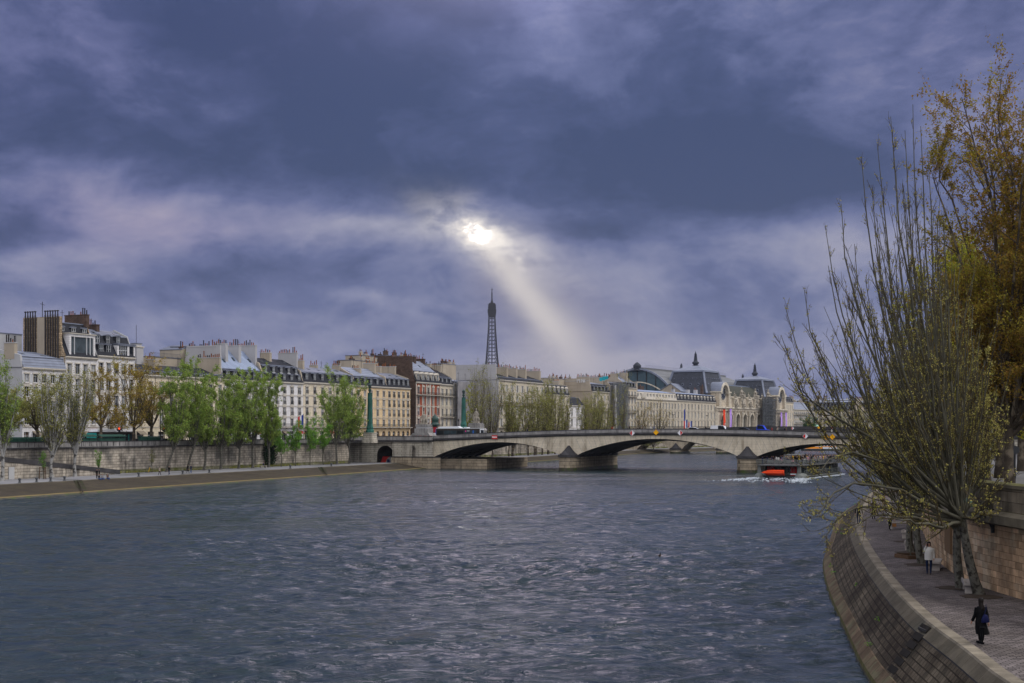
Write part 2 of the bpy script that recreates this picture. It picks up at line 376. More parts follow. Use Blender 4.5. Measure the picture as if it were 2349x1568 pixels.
# ------------------------------------------------------------------ world: storm clouds with a gap of light
SUN_AZ = math.atan2(1088 - CX, F); SUN_EL = math.atan2(HY - 535, F)     # the bright gap, just left of the centre
def build_world():
    w = bpy.data.worlds.new('World'); SC.world = w; w.use_nodes = True
    nt = w.node_tree; N = nt.nodes; L = nt.links; N.clear()
    out = N.new('ShaderNodeOutputWorld'); tc = N.new('ShaderNodeTexCoord')
    def val(x):
        n = N.new('ShaderNodeValue'); n.outputs[0].default_value = x; return n.outputs[0]
    def mt(op, a, b=None, c=None):
        n = N.new('ShaderNodeMath'); n.operation = op
        for i, q in enumerate((a, b, c)):
            if q is None: continue
            if hasattr(q, 'is_output'): L.new(q, n.inputs[i])
            else: n.inputs[i].default_value = q
        return n.outputs[0]
    def mr(v, a, b, c=0., d=1., smooth=True):
        n = N.new('ShaderNodeMapRange'); n.interpolation_type = 'SMOOTHSTEP' if smooth else 'LINEAR'
        L.new(v, n.inputs[0])
        for i, q in enumerate((a, b, c, d)): n.inputs[i + 1].default_value = q
        return n.outputs[0]
    def mixc(f, a, b, bt='MIX'):
        x = N.new('ShaderNodeMix'); x.data_type = 'RGBA'; x.blend_type = bt; x.clamp_factor = True
        if hasattr(f, 'is_output'): L.new(f, x.inputs[0])
        else: x.inputs[0].default_value = f
        for s, k in ((a, 6), (b, 7)):
            if hasattr(s, 'is_output'): L.new(s, x.inputs[k])
            else: x.inputs[k].default_value = (*s, 1)
        return x.outputs[2]
    sp = N.new('ShaderNodeSeparateXYZ'); L.new(tc.outputs['Generated'], sp.inputs[0])
    X, Y, Z = sp.outputs
    # direction on a sphere -> azimuth and elevation (units: photo-like tangents near the front)
    az = mt('ARCTAN2', X, Y); el = mt('ARCSINE', Z)
    cb = N.new('ShaderNodeCombineXYZ'); L.new(az, cb.inputs[0]); L.new(el, cb.inputs[1])
    def noise(scale, detail, sx, sy, ofs, rough=.55, dist=0.0, vec=None):
        mp = N.new('ShaderNodeMapping'); mp.inputs['Scale'].default_value = (sx, sy, 1); mp.inputs['Location'].default_value = (ofs, ofs * .37, 0)
        mp.inputs['Rotation'].default_value = (0, 0, R(-8))
        L.new(vec or cb.outputs[0], mp.inputs[0])
        n = N.new('ShaderNodeTexNoise'); n.inputs['Scale'].default_value = scale; n.inputs['Detail'].default_value = detail
        n.inputs['Roughness'].default_value = rough; n.inputs['Distortion'].default_value = dist; L.new(mp.outputs[0], n.inputs[0]); return n.outputs[0]
    wx = noise(9, 7, 1, 1.5, 3.3); wy = noise(9, 7, 1, 1.5, 9.1)
    fine = noise(34, 9, 1, 1.9, 5.7, .62, .4)
    def blob(x, y, rx, ry, k=1.0, rot=0.0, warp=.05, p=2.0):
        """soft cloud mass centred on azimuth/elevation given by photo coordinates"""
        cx_ = math.atan2(x - CX, F); cy_ = math.atan2(HY - y, F); rx /= F; ry /= F
        dx = mt('SUBTRACT', mt('ADD', az, mt('MULTIPLY', mt('SUBTRACT', wx, .5), warp * 2)), cx_)
        dy = mt('SUBTRACT', mt('ADD', el, mt('MULTIPLY', mt('SUBTRACT', wy, .5), warp * 1.2)), cy_)
        c, s = math.cos(R(rot)), math.sin(R(rot))
        u = mt('ADD', mt('MULTIPLY', dx, c / rx), mt('MULTIPLY', dy, s / rx))
        v = mt('ADD', mt('MULTIPLY', dx, -s / ry), mt('MULTIPLY', dy, c / ry))
        r2 = mt('ADD', mt('MULTIPLY', u, u), mt('MULTIPLY', v, v))
        return mt('MULTIPLY', mt('EXPONENT', mt('MULTIPLY', r2, -1.0)), k)
    def add(*a):
        r = a[0]
        for q in a[1:]: r = mt('ADD', r, q)
        return r
    big = noise(6, 9, .85, 1.35, 1.9, .6, .35); big2 = mr(noise(13, 8, .8, 1.5, 4.4, .58, .5), .40, .60)
    # density of the dark deck (1 = dark slate blue, 0 = pale lilac)
    light = add(mt('MULTIPLY', mt('SUBTRACT', big, .5), 1.35), mt('MULTIPLY', mt('SUBTRACT', big2, .5), .18), mt('MULTIPLY', mt('SUBTRACT', fine, .5), .34), .36,
                blob(420, 500, 460, 75, .32), blob(860, 525, 260, 50, .32), blob(1930, 560, 330, 80, .42), blob(300, 760, 500, 90, .16), blob(1750, 760, 400, 120, .14), blob(1880, 130, 420, 150, .20), blob(2250, 200, 260, 260, .10), blob(1200, 20, 1500, 150, -.14),
                blob(60, 600, 330, 36, .20), blob(1200, 930, 1700, 170, .38), blob(1060, 660, 260, 120, .10), blob(820, 690, 110, 22, .22), blob(30, 60, 260, 260, .12),
                blob(1420, 700, 240, 190, .18), blob(1480, 860, 330, 60, .16),
                blob(950, 230, 700, 180, -.40), blob(1720, 430, 330, 120, -.34), blob(30, 540, 110, 48, -.42), blob(700, 400, 420, 70, -.12), blob(1330, 530, 150, 26, -.34, warp=.02), blob(300, 330, 380, 70, -.16))
    rp = N.new('ShaderNodeValToRGB'); L.new(light, rp.inputs[0]); e = rp.color_ramp.elements
    e[0].position = 0.0; e[0].color = (.036, .060, .160, 1)
    e[1].position = 1.0; e[1].color = (.38, .375, .48, 1)
    for p, c in ((.22, (.058, .084, .208, 1)), (.45, (.116, .145, .305, 1)), (.70, (.225, .245, .400, 1))):
        q = e.new(p); q.color = c
    col = rp.outputs[0]
    # lilac cast towards the upper left and right corners, bluer low in the middle
    lil = add(blob(100, 120, 520, 420, .55, warp=.02), blob(2300, 60, 500, 330, .4, warp=.02), blob(640, 90, 260, 120, .3), blob(330, 520, 380, 60, .5))
    col = mixc(lil, col, mixc(1.0, col, (1.12, .96, 1.01), 'MULTIPLY'))
    # bright gap, its ragged rim and the shaft of light that slants to the lower right
    fx = noise(30, 7, 1, 1.3, 2.2, .6); fy = noise(60, 6, 1, 1.3, 6.6, .65)
    def ragged(x, y, rx, ry, k, rot, w_):
        a_ = blob(x, y, rx, ry, k, rot, .03)
        return mt('MULTIPLY', a_, mr(mt('ADD', mt('MULTIPLY', fx, .7), mt('MULTIPLY', fine, .5)), .44, .70, 1 - w_, 1 + w_ * .35))
    d1 = ragged(1092, 530, 40, 21, 1.08, -26, .6); d2 = ragged(1116, 550, 125, 46, .66, -30, .7)
    d3 = ragged(1180, 610, 17, 14, .9, 40, .7); d4 = blob(930, 525, 190, 26, .16, 0, .05)
    # shaft: distance from a line, fading along its length
    ax_, ay_ = math.atan2(1100 - CX, F), math.atan2(HY - 545, F); bx_, by_ = math.atan2(1352 - CX, F), math.atan2(HY - 850, F)
    Lx, Ly = bx_ - ax_, by_ - ay_; LL = math.hypot(Lx, Ly); tx, ty = Lx / LL, Ly / LL
    dx = mt('SUBTRACT', az, ax_); dy = mt('SUBTRACT', el, ay_)
    al = mt('DIVIDE', mt('ADD', mt('MULTIPLY', dx, tx), mt('MULTIPLY', dy, ty)), LL)
    ac = mt('ADD', mt('MULTIPLY', dx, -ty), mt('MULTIPLY', dy, tx))
    wd = mt('ADD', mt('MULTIPLY', mt('MAXIMUM', al, 0.0), .0085), .0070)
    q = mt('DIVIDE', mt('ADD', ac, mt('MULTIPLY', mt('SUBTRACT', fine, .5), .010)), wd)
    beam = mt('EXPONENT', mt('MULTIPLY', mt('MULTIPLY', q, q), -.8))
    beam = mt('MULTIPLY', beam, mt('MULTIPLY', mr(al, -.12, .10), mr(al, 1.25, .55)))
    q2 = mt('DIVIDE', ac, mt('MULTIPLY', wd, 3.4))
    halo = mt('MULTIPLY', mt('EXPONENT', mt('MULTIPLY', mt('MULTIPLY', q2, q2), -1.0)), mt('MULTIPLY', mr(al, -.1, .25), mr(al, 1.35, .6)))
    col = mixc(mt('MULTIPLY', halo, .38), col, (.34, .29, .34))
    col = mixc(mt('MULTIPLY', beam, .90), col, (.66, .61, .60))
    glow = add(d1, d2, d3, d4)
    col = mixc(glow, col, (.95, .88, .82))
    core = mt('MULTIPLY', mt('POWER', mt('MINIMUM', d1, 1.0), 2.0), 1.0)
    # sky outside the view brightened overhead, behind and right, added to light the facades
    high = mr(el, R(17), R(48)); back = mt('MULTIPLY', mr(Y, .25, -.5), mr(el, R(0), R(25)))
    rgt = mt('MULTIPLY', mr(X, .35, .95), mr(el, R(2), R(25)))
    # bright pink patch added to the unseen sky above, for the river's sheen
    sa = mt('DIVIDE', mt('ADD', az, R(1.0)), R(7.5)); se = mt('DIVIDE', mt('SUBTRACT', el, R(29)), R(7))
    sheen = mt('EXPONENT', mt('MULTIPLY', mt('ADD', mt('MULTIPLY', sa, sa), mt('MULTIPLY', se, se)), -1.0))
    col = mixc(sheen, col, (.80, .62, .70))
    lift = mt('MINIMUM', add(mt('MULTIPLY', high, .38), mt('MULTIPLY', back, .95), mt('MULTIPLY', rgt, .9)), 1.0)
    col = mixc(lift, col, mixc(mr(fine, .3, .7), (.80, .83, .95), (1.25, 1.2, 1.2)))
    bg = N.new('ShaderNodeBackground'); L.new(col, bg.inputs[0])
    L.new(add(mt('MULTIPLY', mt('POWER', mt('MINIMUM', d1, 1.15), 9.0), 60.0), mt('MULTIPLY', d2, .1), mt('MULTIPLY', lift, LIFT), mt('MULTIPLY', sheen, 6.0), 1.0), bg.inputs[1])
    sky = N.new('ShaderNodeTexSky'); sky.sky_type = 'NISHITA'; sky.sun_disc = False
    sky.sun_elevation = R(50); sky.sun_rotation = R(72); sky.air_density = 1.5; sky.dust_density = 3
    bg2 = N.new('ShaderNodeBackground'); L.new(sky.outputs[0], bg2.inputs[0]); bg2.inputs[1].default_value = .05
    ms = N.new('ShaderNodeMixShader'); ms.inputs[0].default_value = .93
    L.new(bg2.outputs[0], ms.inputs[1]); L.new(bg.outputs[0], ms.inputs[2]); L.new(ms.outputs[0], out.inputs[0])
    w.cycles.sampling_method = 'MANUAL'; w.cycles.sample_map_resolution = 1024
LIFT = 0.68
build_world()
sl = bpy.data.lights.new('sun', 'SUN'); slo = bpy.data.objects.new('sun', sl); COL.objects.link(slo)
sl.energy = 1.5; sl.angle = R(11); sl.color = (1, .95, .88)
slo.location = (0, 200, 200)
LA, LE = R(72), R(50)      # sun lamp added high right, apart from the gap, lighting facades without water glitter
slo.rotation_euler = (Vector((-math.sin(LA) * math.cos(LE), -math.cos(LA) * math.cos(LE), -math.sin(LE)))).to_track_quat('-Z', 'Y').to_euler()
SC.view_settings.view_transform = 'Standard'; SC.view_settings.look = 'None'; SC.view_settings.exposure = 0; SC.view_settings.gamma = 1
SC.cycles.max_bounces = 6; SC.cycles.transparent_max_bounces = 12

# ------------------------------------------------------------------ water
def water_material():
    m = bpy.data.materials.new('river'); MATS['river'] = m
    nt, N, L = nodes(m)
    out = N.new('ShaderNodeOutputMaterial'); b = N.new('ShaderNodeBsdfPrincipled'); L.new(b.outputs[0], out.inputs[0])
    b.inputs['Base Color'].default_value = (.014, .027, .034, 1); b.inputs['Roughness'].default_value = .045; b.inputs['IOR'].default_value = 1.333
    tc = N.new('ShaderNodeTexCoord')
    def noise(scale, detail, sx, sy, rot, rough=.55, typ='FBM', ofs=0., dist=0.):
        mp = N.new('ShaderNodeMapping'); mp.inputs['Scale'].default_value = (sx, sy, 1); mp.inputs['Rotation'].default_value = (0, 0, R(rot)); mp.inputs['Location'].default_value = (ofs, ofs, 0)
        L.new(tc.outputs['Object'], mp.inputs[0]); n = N.new('ShaderNodeTexNoise'); n.noise_type = typ
        n.inputs['Scale'].default_value = scale; n.inputs['Detail'].default_value = detail; n.inputs['Roughness'].default_value = rough; n.inputs['Distortion'].default_value = dist
        if 'Normalize' in n.inputs: n.inputs['Normalize'].default_value = True
        L.new(mp.outputs[0], n.inputs[0]); return n.outputs[0]
    def mt(op, a, b_):
        n = N.new('ShaderNodeMath'); n.operation = op
        for i, q in enumerate((a, b_)):
            if hasattr(q, 'is_output'): L.new(q, n.inputs[i])
            else: n.inputs[i].default_value = q
        return n.outputs[0]
    big = noise(.32, 3, .7, 1.5, -14, .5, dist=.4); mid = noise(1.1, 4, .65, 1.5, 9, .6, ofs=4, dist=.5); sm = noise(3.6, 3, .8, 1.3, -25, .6, ofs=8)
    patch = noise(.022, 4, .7, 2.2, -20, .6, ofs=30)
    pr = N.new('ShaderNodeMapRange'); L.new(patch, pr.inputs[0]); pr.inputs[1].default_value = .36; pr.inputs[2].default_value = .62; pr.inputs[3].default_value = .45; pr.inputs[4].default_value = 1.15
    ridge = mt('ABSOLUTE', mt('SUBTRACT', mid, .5), 0)
    h = mt('ADD', mt('MULTIPLY', big, 1.5), mt('ADD', mt('MULTIPLY', mid, .50), mt('MULTIPLY', sm, .10)))
    h = mt('SUBTRACT', h, mt('MULTIPLY', ridge, .55))
    h = mt('MULTIPLY', h, pr.outputs[0])
    rr_ = N.new('ShaderNodeMapRange'); L.new(noise(.05, 6, .6, 1.8, -15, .65, ofs=51), rr_.inputs[0]); rr_.inputs[1].default_value = .35; rr_.inputs[2].default_value = .65; rr_.inputs[3].default_value = .08; rr_.inputs[4].default_value = .28; L.new(rr_.outputs[0], b.inputs['Roughness'])
    bp = N.new('ShaderNodeBump'); bp.inputs['Strength'].default_value = 1.0; bp.inputs['Distance'].default_value = WAVE
    L.new(h, bp.inputs['Height']); L.new(bp.outputs[0], b.inputs['Normal'])
WAVE = .6
water_material()
def water_sheet():
    """river surface with real waves; the rows lie closer together near the viewpoint bridge, where the waves can be seen"""
    rng = rng_(2); ys = [22.0]
    while ys[-1] < 420: ys.append(ys[-1] + max(.16, (ys[-1] ** 2) / 52000))
    while ys[-1] < 1750: ys.append(ys[-1] + 8)
    ys = np.array([-60., -20, 0, 12] + ys); nx = 760
    u = np.linspace(-1, 1, nx); u = np.sign(u) * np.abs(u) ** 1.25
    hw = 58 + .62 * np.clip(ys, 0, None); X = u[None] * hw[:, None] - 12; Y = np.repeat(ys[:, None], nx, 1)
    dy = np.gradient(ys)[:, None]; dx = np.gradient(X, axis=1); Z = np.zeros_like(X); DX = np.zeros_like(X); DY = np.zeros_like(X)
    amp = 1.0 + .45 * np.sin(X * .045 + Y * .031 + 1) * np.sin(Y * .05 - X * .02) + .35 * np.sin(X * .11 + 2 + .8 * np.sin(Y * .04)) * np.sin(Y * .13 + 1.1)
    amp = np.clip(amp, .25, 1.8)
    for k in range(90):
        lam = .55 * (4.5 / .55) ** rng.uniform(0, 1) ; th = R(-105) + rng.normal(0, .62); kx, ky = np.cos(th) * 2 * np.pi / lam, np.sin(th) * 2 * np.pi / lam
        a = .0115 * lam ** .92 * rng.uniform(.5, 1.5) * WAVE_AMP; ph = rng.uniform(0, 6.28)
        fil = np.clip((lam / (dy * abs(ky) * lam / 6.28 + dx * abs(kx) * lam / 6.28 + 1e-6) - 2.0) / 2.0, 0, 1)
        P_ = kx * X + ky * Y + ph + 1.3 * np.sin(X * .21 + ky + k) + 1.3 * np.sin(Y * .17 + kx - k)
        Z += fil * a * np.cos(P_) * amp; q = .75 * fil * a * np.sin(P_) * amp; DX -= q * np.cos(th); DY -= q * np.sin(th)
    n, m = X.shape; V = np.stack([X + DX, Y + DY, Z], 2).reshape(-1, 3); i = np.arange(n - 1)[:, None] * m + np.arange(m - 1)[None]
    Q = np.stack([i, i + 1, i + m + 1, i + m], 2).reshape(-1, 4)
    return np_mesh('river_water', V, Q, 'river', True)
WAVE_AMP = .34
struct(put('river_water', water_sheet()))
mb = MB(); mb.quads([(-1200, -60, -.35), (1400, -60, -.35), (1400, 1750, -.35), (-1200, 1750, -.35)], [(0, 1, 2, 3)], 'riverbed' if False else 'river'); struct(mb.build('river_depth'))
M('riverbed', (.05, .045, .035), coords='obj')
mb = MB(); mb.quads([(-6000, -500, -4), (6000, -500, -4), (6000, 9000, -4), (-6000, 9000, -4)], [(0, 1, 2, 3)], 'riverbed')
struct(mb.build('ground'))

# ------------------------------------------------------------------ left bank: street, lower quay, slope
NL = 260
wl = resample(catmull(WALL_L[:3], 5) + catmull(WALL_L[3:], 5), NL)
kl = resample(catmull(KERB_L, 5), NL); wtl = resample(catmull(WATER_L, 5), NL)
struct(put('lower_quay_left', strip('lower_quay_left', [withz([(a - 3, b) for a, b in wl], ZQL), withz(lerp2(wl, kl, .5), ZQL + .02), withz(kl, ZQL)], ['left_quay', 'left_quay'])))
led = lerp2(kl, wtl, .84)
struct(put('quay_slope_left', strip('quay_slope_left', [withz(kl, ZQL), withz([(a + .25, b) for a, b in kl], ZQL - .12), withz(led, .30), withz(lerp2(kl, wtl, .94), .24), withz(wtl, -.5)],
       ['kerb_band', 'left_slope', 'left_ledge', 'wet_stone'])))
struct(put('street_left', strip('street_left', [withz([(-3600, -800 + i * 30) for i in range(NL)], ZST), withz([(a - .2, b) for a, b in wl], ZST)], ['street'])))
# ------------------------------------------------------------------ right bank
NR = 300
kr = catmull(KERB_R, 3); kr = resample(kr, NR)
def offs(poly, d):
    out = []
    for i, p in enumerate(poly):
        a = poly[max(0, i - 1)]; b = poly[min(len(poly) - 1, i + 1)]
        tx, ty = b[0] - a[0], b[1] - a[1]; l = math.hypot(tx, ty)
        out.append((p[0] - ty / l * d, p[1] + tx / l * d))      # +d = to the left of travel
    return out
wallr = resample(catmull(WALL_R, 3), NR)
# the quay is dense near the camera: use parameter stretched lists
def dense(poly, n, pw=2.2):
    d = [0]
    for a, b in zip(poly, poly[1:]): d.append(d[-1] + math.dist(a, b))
    t = d[-1] * np.linspace(0, 1, n) ** pw
    return list(zip(np.interp(t, d, [p[0] for p in poly]).tolist(), np.interp(t, d, [p[1] for p in poly]).tolist()))
krd = dense(catmull(KERB_R, 1.5), 500); wrd = dense(catmull(WALL_R, 1.5), 500)
def cobble_material():
    m = bpy.data.materials.new('cobble'); MATS['cobble'] = m
    nt, N, L = nodes(m)
    out = N.new('ShaderNodeOutputMaterial'); b = N.new('ShaderNodeBsdfPrincipled'); L.new(b.outputs[0], out.inputs[0]); b.inputs['Roughness'].default_value = .75
    b.inputs['Specular IOR Level'].default_value = .3
    tc = N.new('ShaderNodeTexCoord')
    br = N.new('ShaderNodeTexBrick'); br.inputs['Scale'].default_value = 1; br.inputs['Brick Width'].default_value = .34; br.inputs['Row Height'].default_value = .20
    br.inputs['Mortar Size'].default_value = .022; br.inputs['Mortar Smooth'].default_value = .6
    br.inputs['Color1'].default_value = (.085, .075, .072, 1); br.inputs['Color2'].default_value = (.20, .18, .172, 1); br.inputs['Mortar'].default_value = (.025, .02, .018, 1)
    n0 = N.new('ShaderNodeTexNoise'); n0.inputs['Scale'].default_value = 1.3; n0.inputs['Detail'].default_value = 2; L.new(tc.outputs['Object'], n0.inputs[0])
    vm = N.new('ShaderNodeVectorMath'); vm.operation = 'MULTIPLY_ADD'; L.new(n0.outputs['Color'], vm.inputs[0]); vm.inputs[1].default_value = (.22, .22, .22); L.new(tc.outputs['Object'], vm.inputs[2])
    L.new(vm.outputs[0], br.inputs[0])
    n1 = N.new('ShaderNodeTexNoise'); n1.inputs['Scale'].default_value = .35; n1.inputs['Detail'].default_value = 6; L.new(tc.outputs['Object'], n1.inputs[0])
    r = N.new('ShaderNodeValToRGB'); r.color_ramp.elements[0].position = .35; r.color_ramp.elements[1].position = .7; r.color_ramp.elements[0].color = (.55, .5, .46, 1); r.color_ramp.elements[1].color = (1.1, 1.05, 1.05, 1)
    L.new(n1.outputs[0], r.inputs[0])
    mx = N.new('ShaderNodeMix'); mx.data_type = 'RGBA'; mx.blend_type = 'MULTIPLY'; mx.inputs[0].default_value = 1; L.new(br.outputs[0], mx.inputs[6]); L.new(r.outputs[0], mx.inputs[7])
    L.new(mx.outputs[2], b.inputs['Base Color'])
    n2 = N.new('ShaderNodeTexNoise'); n2.inputs['Scale'].default_value = 9; n2.inputs['Detail'].default_value = 3; L.new(tc.outputs['Object'], n2.inputs[0])
    h = N.new('ShaderNodeMath'); h.operation = 'MULTIPLY_ADD'; L.new(br.outputs['Fac'], h.inputs[0]); h.inputs[1].default_value = -1.0; L.new(n2.outputs[0], h.inputs[2])
    bp = N.new('ShaderNodeBump'); bp.inputs['Strength'].default_value = 1; bp.inputs['Distance'].default_value = .045; L.new(h.outputs[0], bp.inputs['Height']); L.new(bp.outputs[0], b.inputs['Normal'])
cobble_material()
struct(put('lower_quay_right', strip('lower_quay_right', [withz(offs(krd, -.48), ZQR), withz(lerp2(krd, wrd, .5), ZQR + .05), withz([(a + .5, b) for a, b in wrd], ZQR + .03)], ['cobble', 'cobble'])))
wtr = dense(catmull(WATER_R, 1.5), 500)
# kerb capping stones, sloped band, blocks, brown ledge, foot in the water
in_ = offs(krd, -.50)
struct(put('quay_slope_right', strip('quay_slope_right', [withz(in_, ZQR - .05), withz(in_, ZQR + .06), withz(offs(krd, -.05), ZQR + .05), withz(krd, ZQR - .02),
    withz(lerp2(krd, wtr, .18), 2.30), withz(lerp2(krd, wtr, .18), 2.23), withz(lerp2(krd, wtr, .72), .70), withz(lerp2(krd, wtr, .75), .70), withz(lerp2(krd, wtr, .92), .28), withz(lerp2(krd, wtr, .94), .1), withz(wtr, -.6)],
    ['kerb_cap', 'kerb_cap', 'kerb_cap', 'kerb_band', 'coping_dark', 'slope_blocks', 'slope_brown', 'slope_brown', 'moss', 'wet_stone'])))
struct(put('pavement_right', strip('pavement_right', [withz([(a - .4, b) for a, b in wrd], ZSR + .12), withz([(a + 12, b + 2) for a, b in wrd], ZSR + .12)], ['sidewalk'])))
struct(put('road_right', strip('road_right', [withz([(a + 12, b + 2) for a, b in wrd], ZSR + .12), withz([(a + 12, b + 2) for a, b in wrd], ZSR), withz([(a + 30, b + 6) for a, b in wrd], ZSR), withz([(a + 2500, b + 400) for a, b in wrd], ZSR + .2)], ['kerb_band', 'street', 'street'])))

# ------------------------------------------------------------------ walls along the quays
def along(mb, poly, o0, o1, z0, z1, mat):
    """solid course following a plan polyline between two sideways offsets"""
    A = offs(poly, o0); B = offs(poly, o1); n = len(poly)
    zf0 = z0 if callable(z0) else (lambda i: z0); zf1 = z1 if callable(z1) else (lambda i: z1)
    base = []
    for i in range(n): base += [(*A[i], zf0(i)), (*A[i], zf1(i)), (*B[i], zf1(i)), (*B[i], zf0(i))]
    fs = []
    for i in range(n - 1):
        k = i * 4; q = k + 4
        fs += [(k, k + 1, q + 1, q), (k + 1, k + 2, q + 2, q + 1), (k + 2, k + 3, q + 3, q + 2)]
    fs += [(0, 3, 2, 1), ((n - 1) * 4, (n - 1) * 4 + 1, (n - 1) * 4 + 2, (n - 1) * 4 + 3)]
    mb.quads(base, fs, mat)
def quay_wall(label, pts, zb):
    t = thing('quay_wall', label, 'wall')
    p = catmull(pts, 6)
    b = MB(); along(b, p, -.0, 1.2, zb - 1.8, 6.75, 'quay_wall'); along(b, p, -.18, 0, zb - 1.8, zb + .7, 'quay_wall_mossy'); b.build('wall', t)
    b = MB(); along(b, p, -.35, 1.2, 6.752, 7.02, 'coping_dark'); b.build('cornice', t)
    b = MB(); along(b, p, -.05, .42, 7.022, 7.95, 'parapet_stone'); b.build('parapet', t)
    b = MB(); along(b, p, -.12, .5, 7.952, 8.12, 'coping_dark'); b.build('coping', t)
    return t
quay_wall('long stained stone embankment wall behind the riverside trees on the left bank', [(-206, 0), (-160, 100), (-93.4, 245), (-42.9, 355)], ZQL)
quay_wall('stained stone embankment wall seen through the arches beyond the near bridge', [(-30, 384), (-11, 426), (8, 476), (36, 566)], ZQL)
quay_wall('far stone embankment wall beyond the second bridge', [(58, 612), (134, 733), (195, 840), (230, 900), (420, 1150)], ZQL)
# right wall with parapet, UV mapped courses
rb = [(a, b) for a, b in wrd if b < 330]
t = thing('quay_wall', 'tall brown stone wall on the right beside the cobbled quay, dark stained parapet on top', 'wall')
def ruv(name, lines, mats): return put(name, strip(name, lines, mats), t)
ruv('wall', [withz(rb, ZQR - .3), withz(rb, 5.9)], ['right_wall'])
ruv('cornice', [withz(offs(rb, 0), 5.9), withz(offs(rb, .42), 6.05), withz(offs(rb, .45), 6.45), withz(offs(rb, .08), 6.62), withz(offs(rb, .08), 6.64)], ['right_cornice'] * 3 + ['moss'])
ruv('parapet', [withz(offs(rb, .06), 6.6), withz(offs(rb, .06), 7.72), ], ['right_parapet'])
ruv('coping', [withz(offs(rb, .06), 7.72), withz(offs(rb, .14), 7.74), withz(offs(rb, .14), 7.90), withz(offs(rb, -.05), 7.95), withz(offs(rb, -.6), 7.95), withz(offs(rb, -.6), 6.2)], ['right_cornice', 'right_cornice', 'moss', 'moss', 'right_parapet'])

# ------------------------------------------------------------------ ramp from the street to the left quay
def frame_on(poly, xv=None, pt=None, k=None):
    return None
RU = Vector((.417, .909, 0)); ang_l = math.atan2(.909, .417)
rp = Vector((-93.4 + .459 * 22, 245 + 22, 0))        # foot of the ramp on the wall line
t = thing('quay_ramp', 'sloping stone ramp with a dark coping leading down to the left quay', 'ramp', rp, ang_l)
b = MB(); b.prism_xz([(2, ZQL - .4), (0, ZQL + .3), (-44, 6.2), (-110, 6.2), (-110, ZQL - .4)], -5.0, -4.4, 'quay_wall'); b.build('wall', t)
b = MB(); b.prism_xz([(0, ZQL), (-44, 6.0), (-110, 6.2), (-110, 4), (0, ZQL - .3)], -4.398, -.02, 'left_quay'); b.build('roadway', t)
b = MB(); b.prism_xz([(2, ZQL + .1), (2, ZQL + .9), (-44, 7.2), (-110, 7.2), (-110, 6.3), (-44, 6.3), (0, ZQL + .32)], -5.12, -4.38, 'coping_dark'); b.build('parapet', t)
b = MB(); b.box(-27.2, -25.9, -5.16, -5.0, ZQL, 3.7, 'party_grey'); b.build('door', t)
# ------------------------------------------------------------------ bridges
class Frame:
    def __init__(s, o, ang): s.o = Vector((o[0], o[1], 0)); s.a = ang; s.e = Vector((math.cos(ang), math.sin(ang), 0)); s.n = Vector((-math.sin(ang), math.cos(ang), 0))
    def w(s, x, y, z=0): return s.o + s.e * x + s.n * y + Vector((0, 0, z))
    def sx(s, xv, y=0):           # local x of photo column xv on the line at local y
        t = (xv - CX) / F; p = s.o + s.n * y
        return (t * p.y - p.x) / (s.e.x - t * s.e.y)
    def zz(s, yv, x, y=0): return PZ(yv, s.w(x, y).y)
B1 = Frame((14.4, 340), math.atan2(-.389, .921))
ZP1 = np.polyfit([-64, -50, -38, -17, 5, 23, 45.7, 68.5, 84, 112], [8.55, 8.7, 8.95, 9.7, 10.45, 10.75, 10.3, 9.75, 9.45, 9.1], 5)
def zp1(s): return float(np.polyval(ZP1, min(112, s)))
ARCH1 = [(-38.2, -2.4, 3.0, 4.0, 7.1), (2.4, 43.3, 4.0, 4.0, 8.1), (48.1, 84, 4.0, 3.0, 7.1)]
def arch_z(s, arches, ztop, cut):
    for a, b, za, zb, zc in arches:
        if a <= s <= b:
            t = (s - a) / (b - a); base = za + (zb - za) * t
            k = 1 - (2 * t - 1) ** 2
            return base + (zc - (za + zb) / 2) * (k ** .92)
    return cut
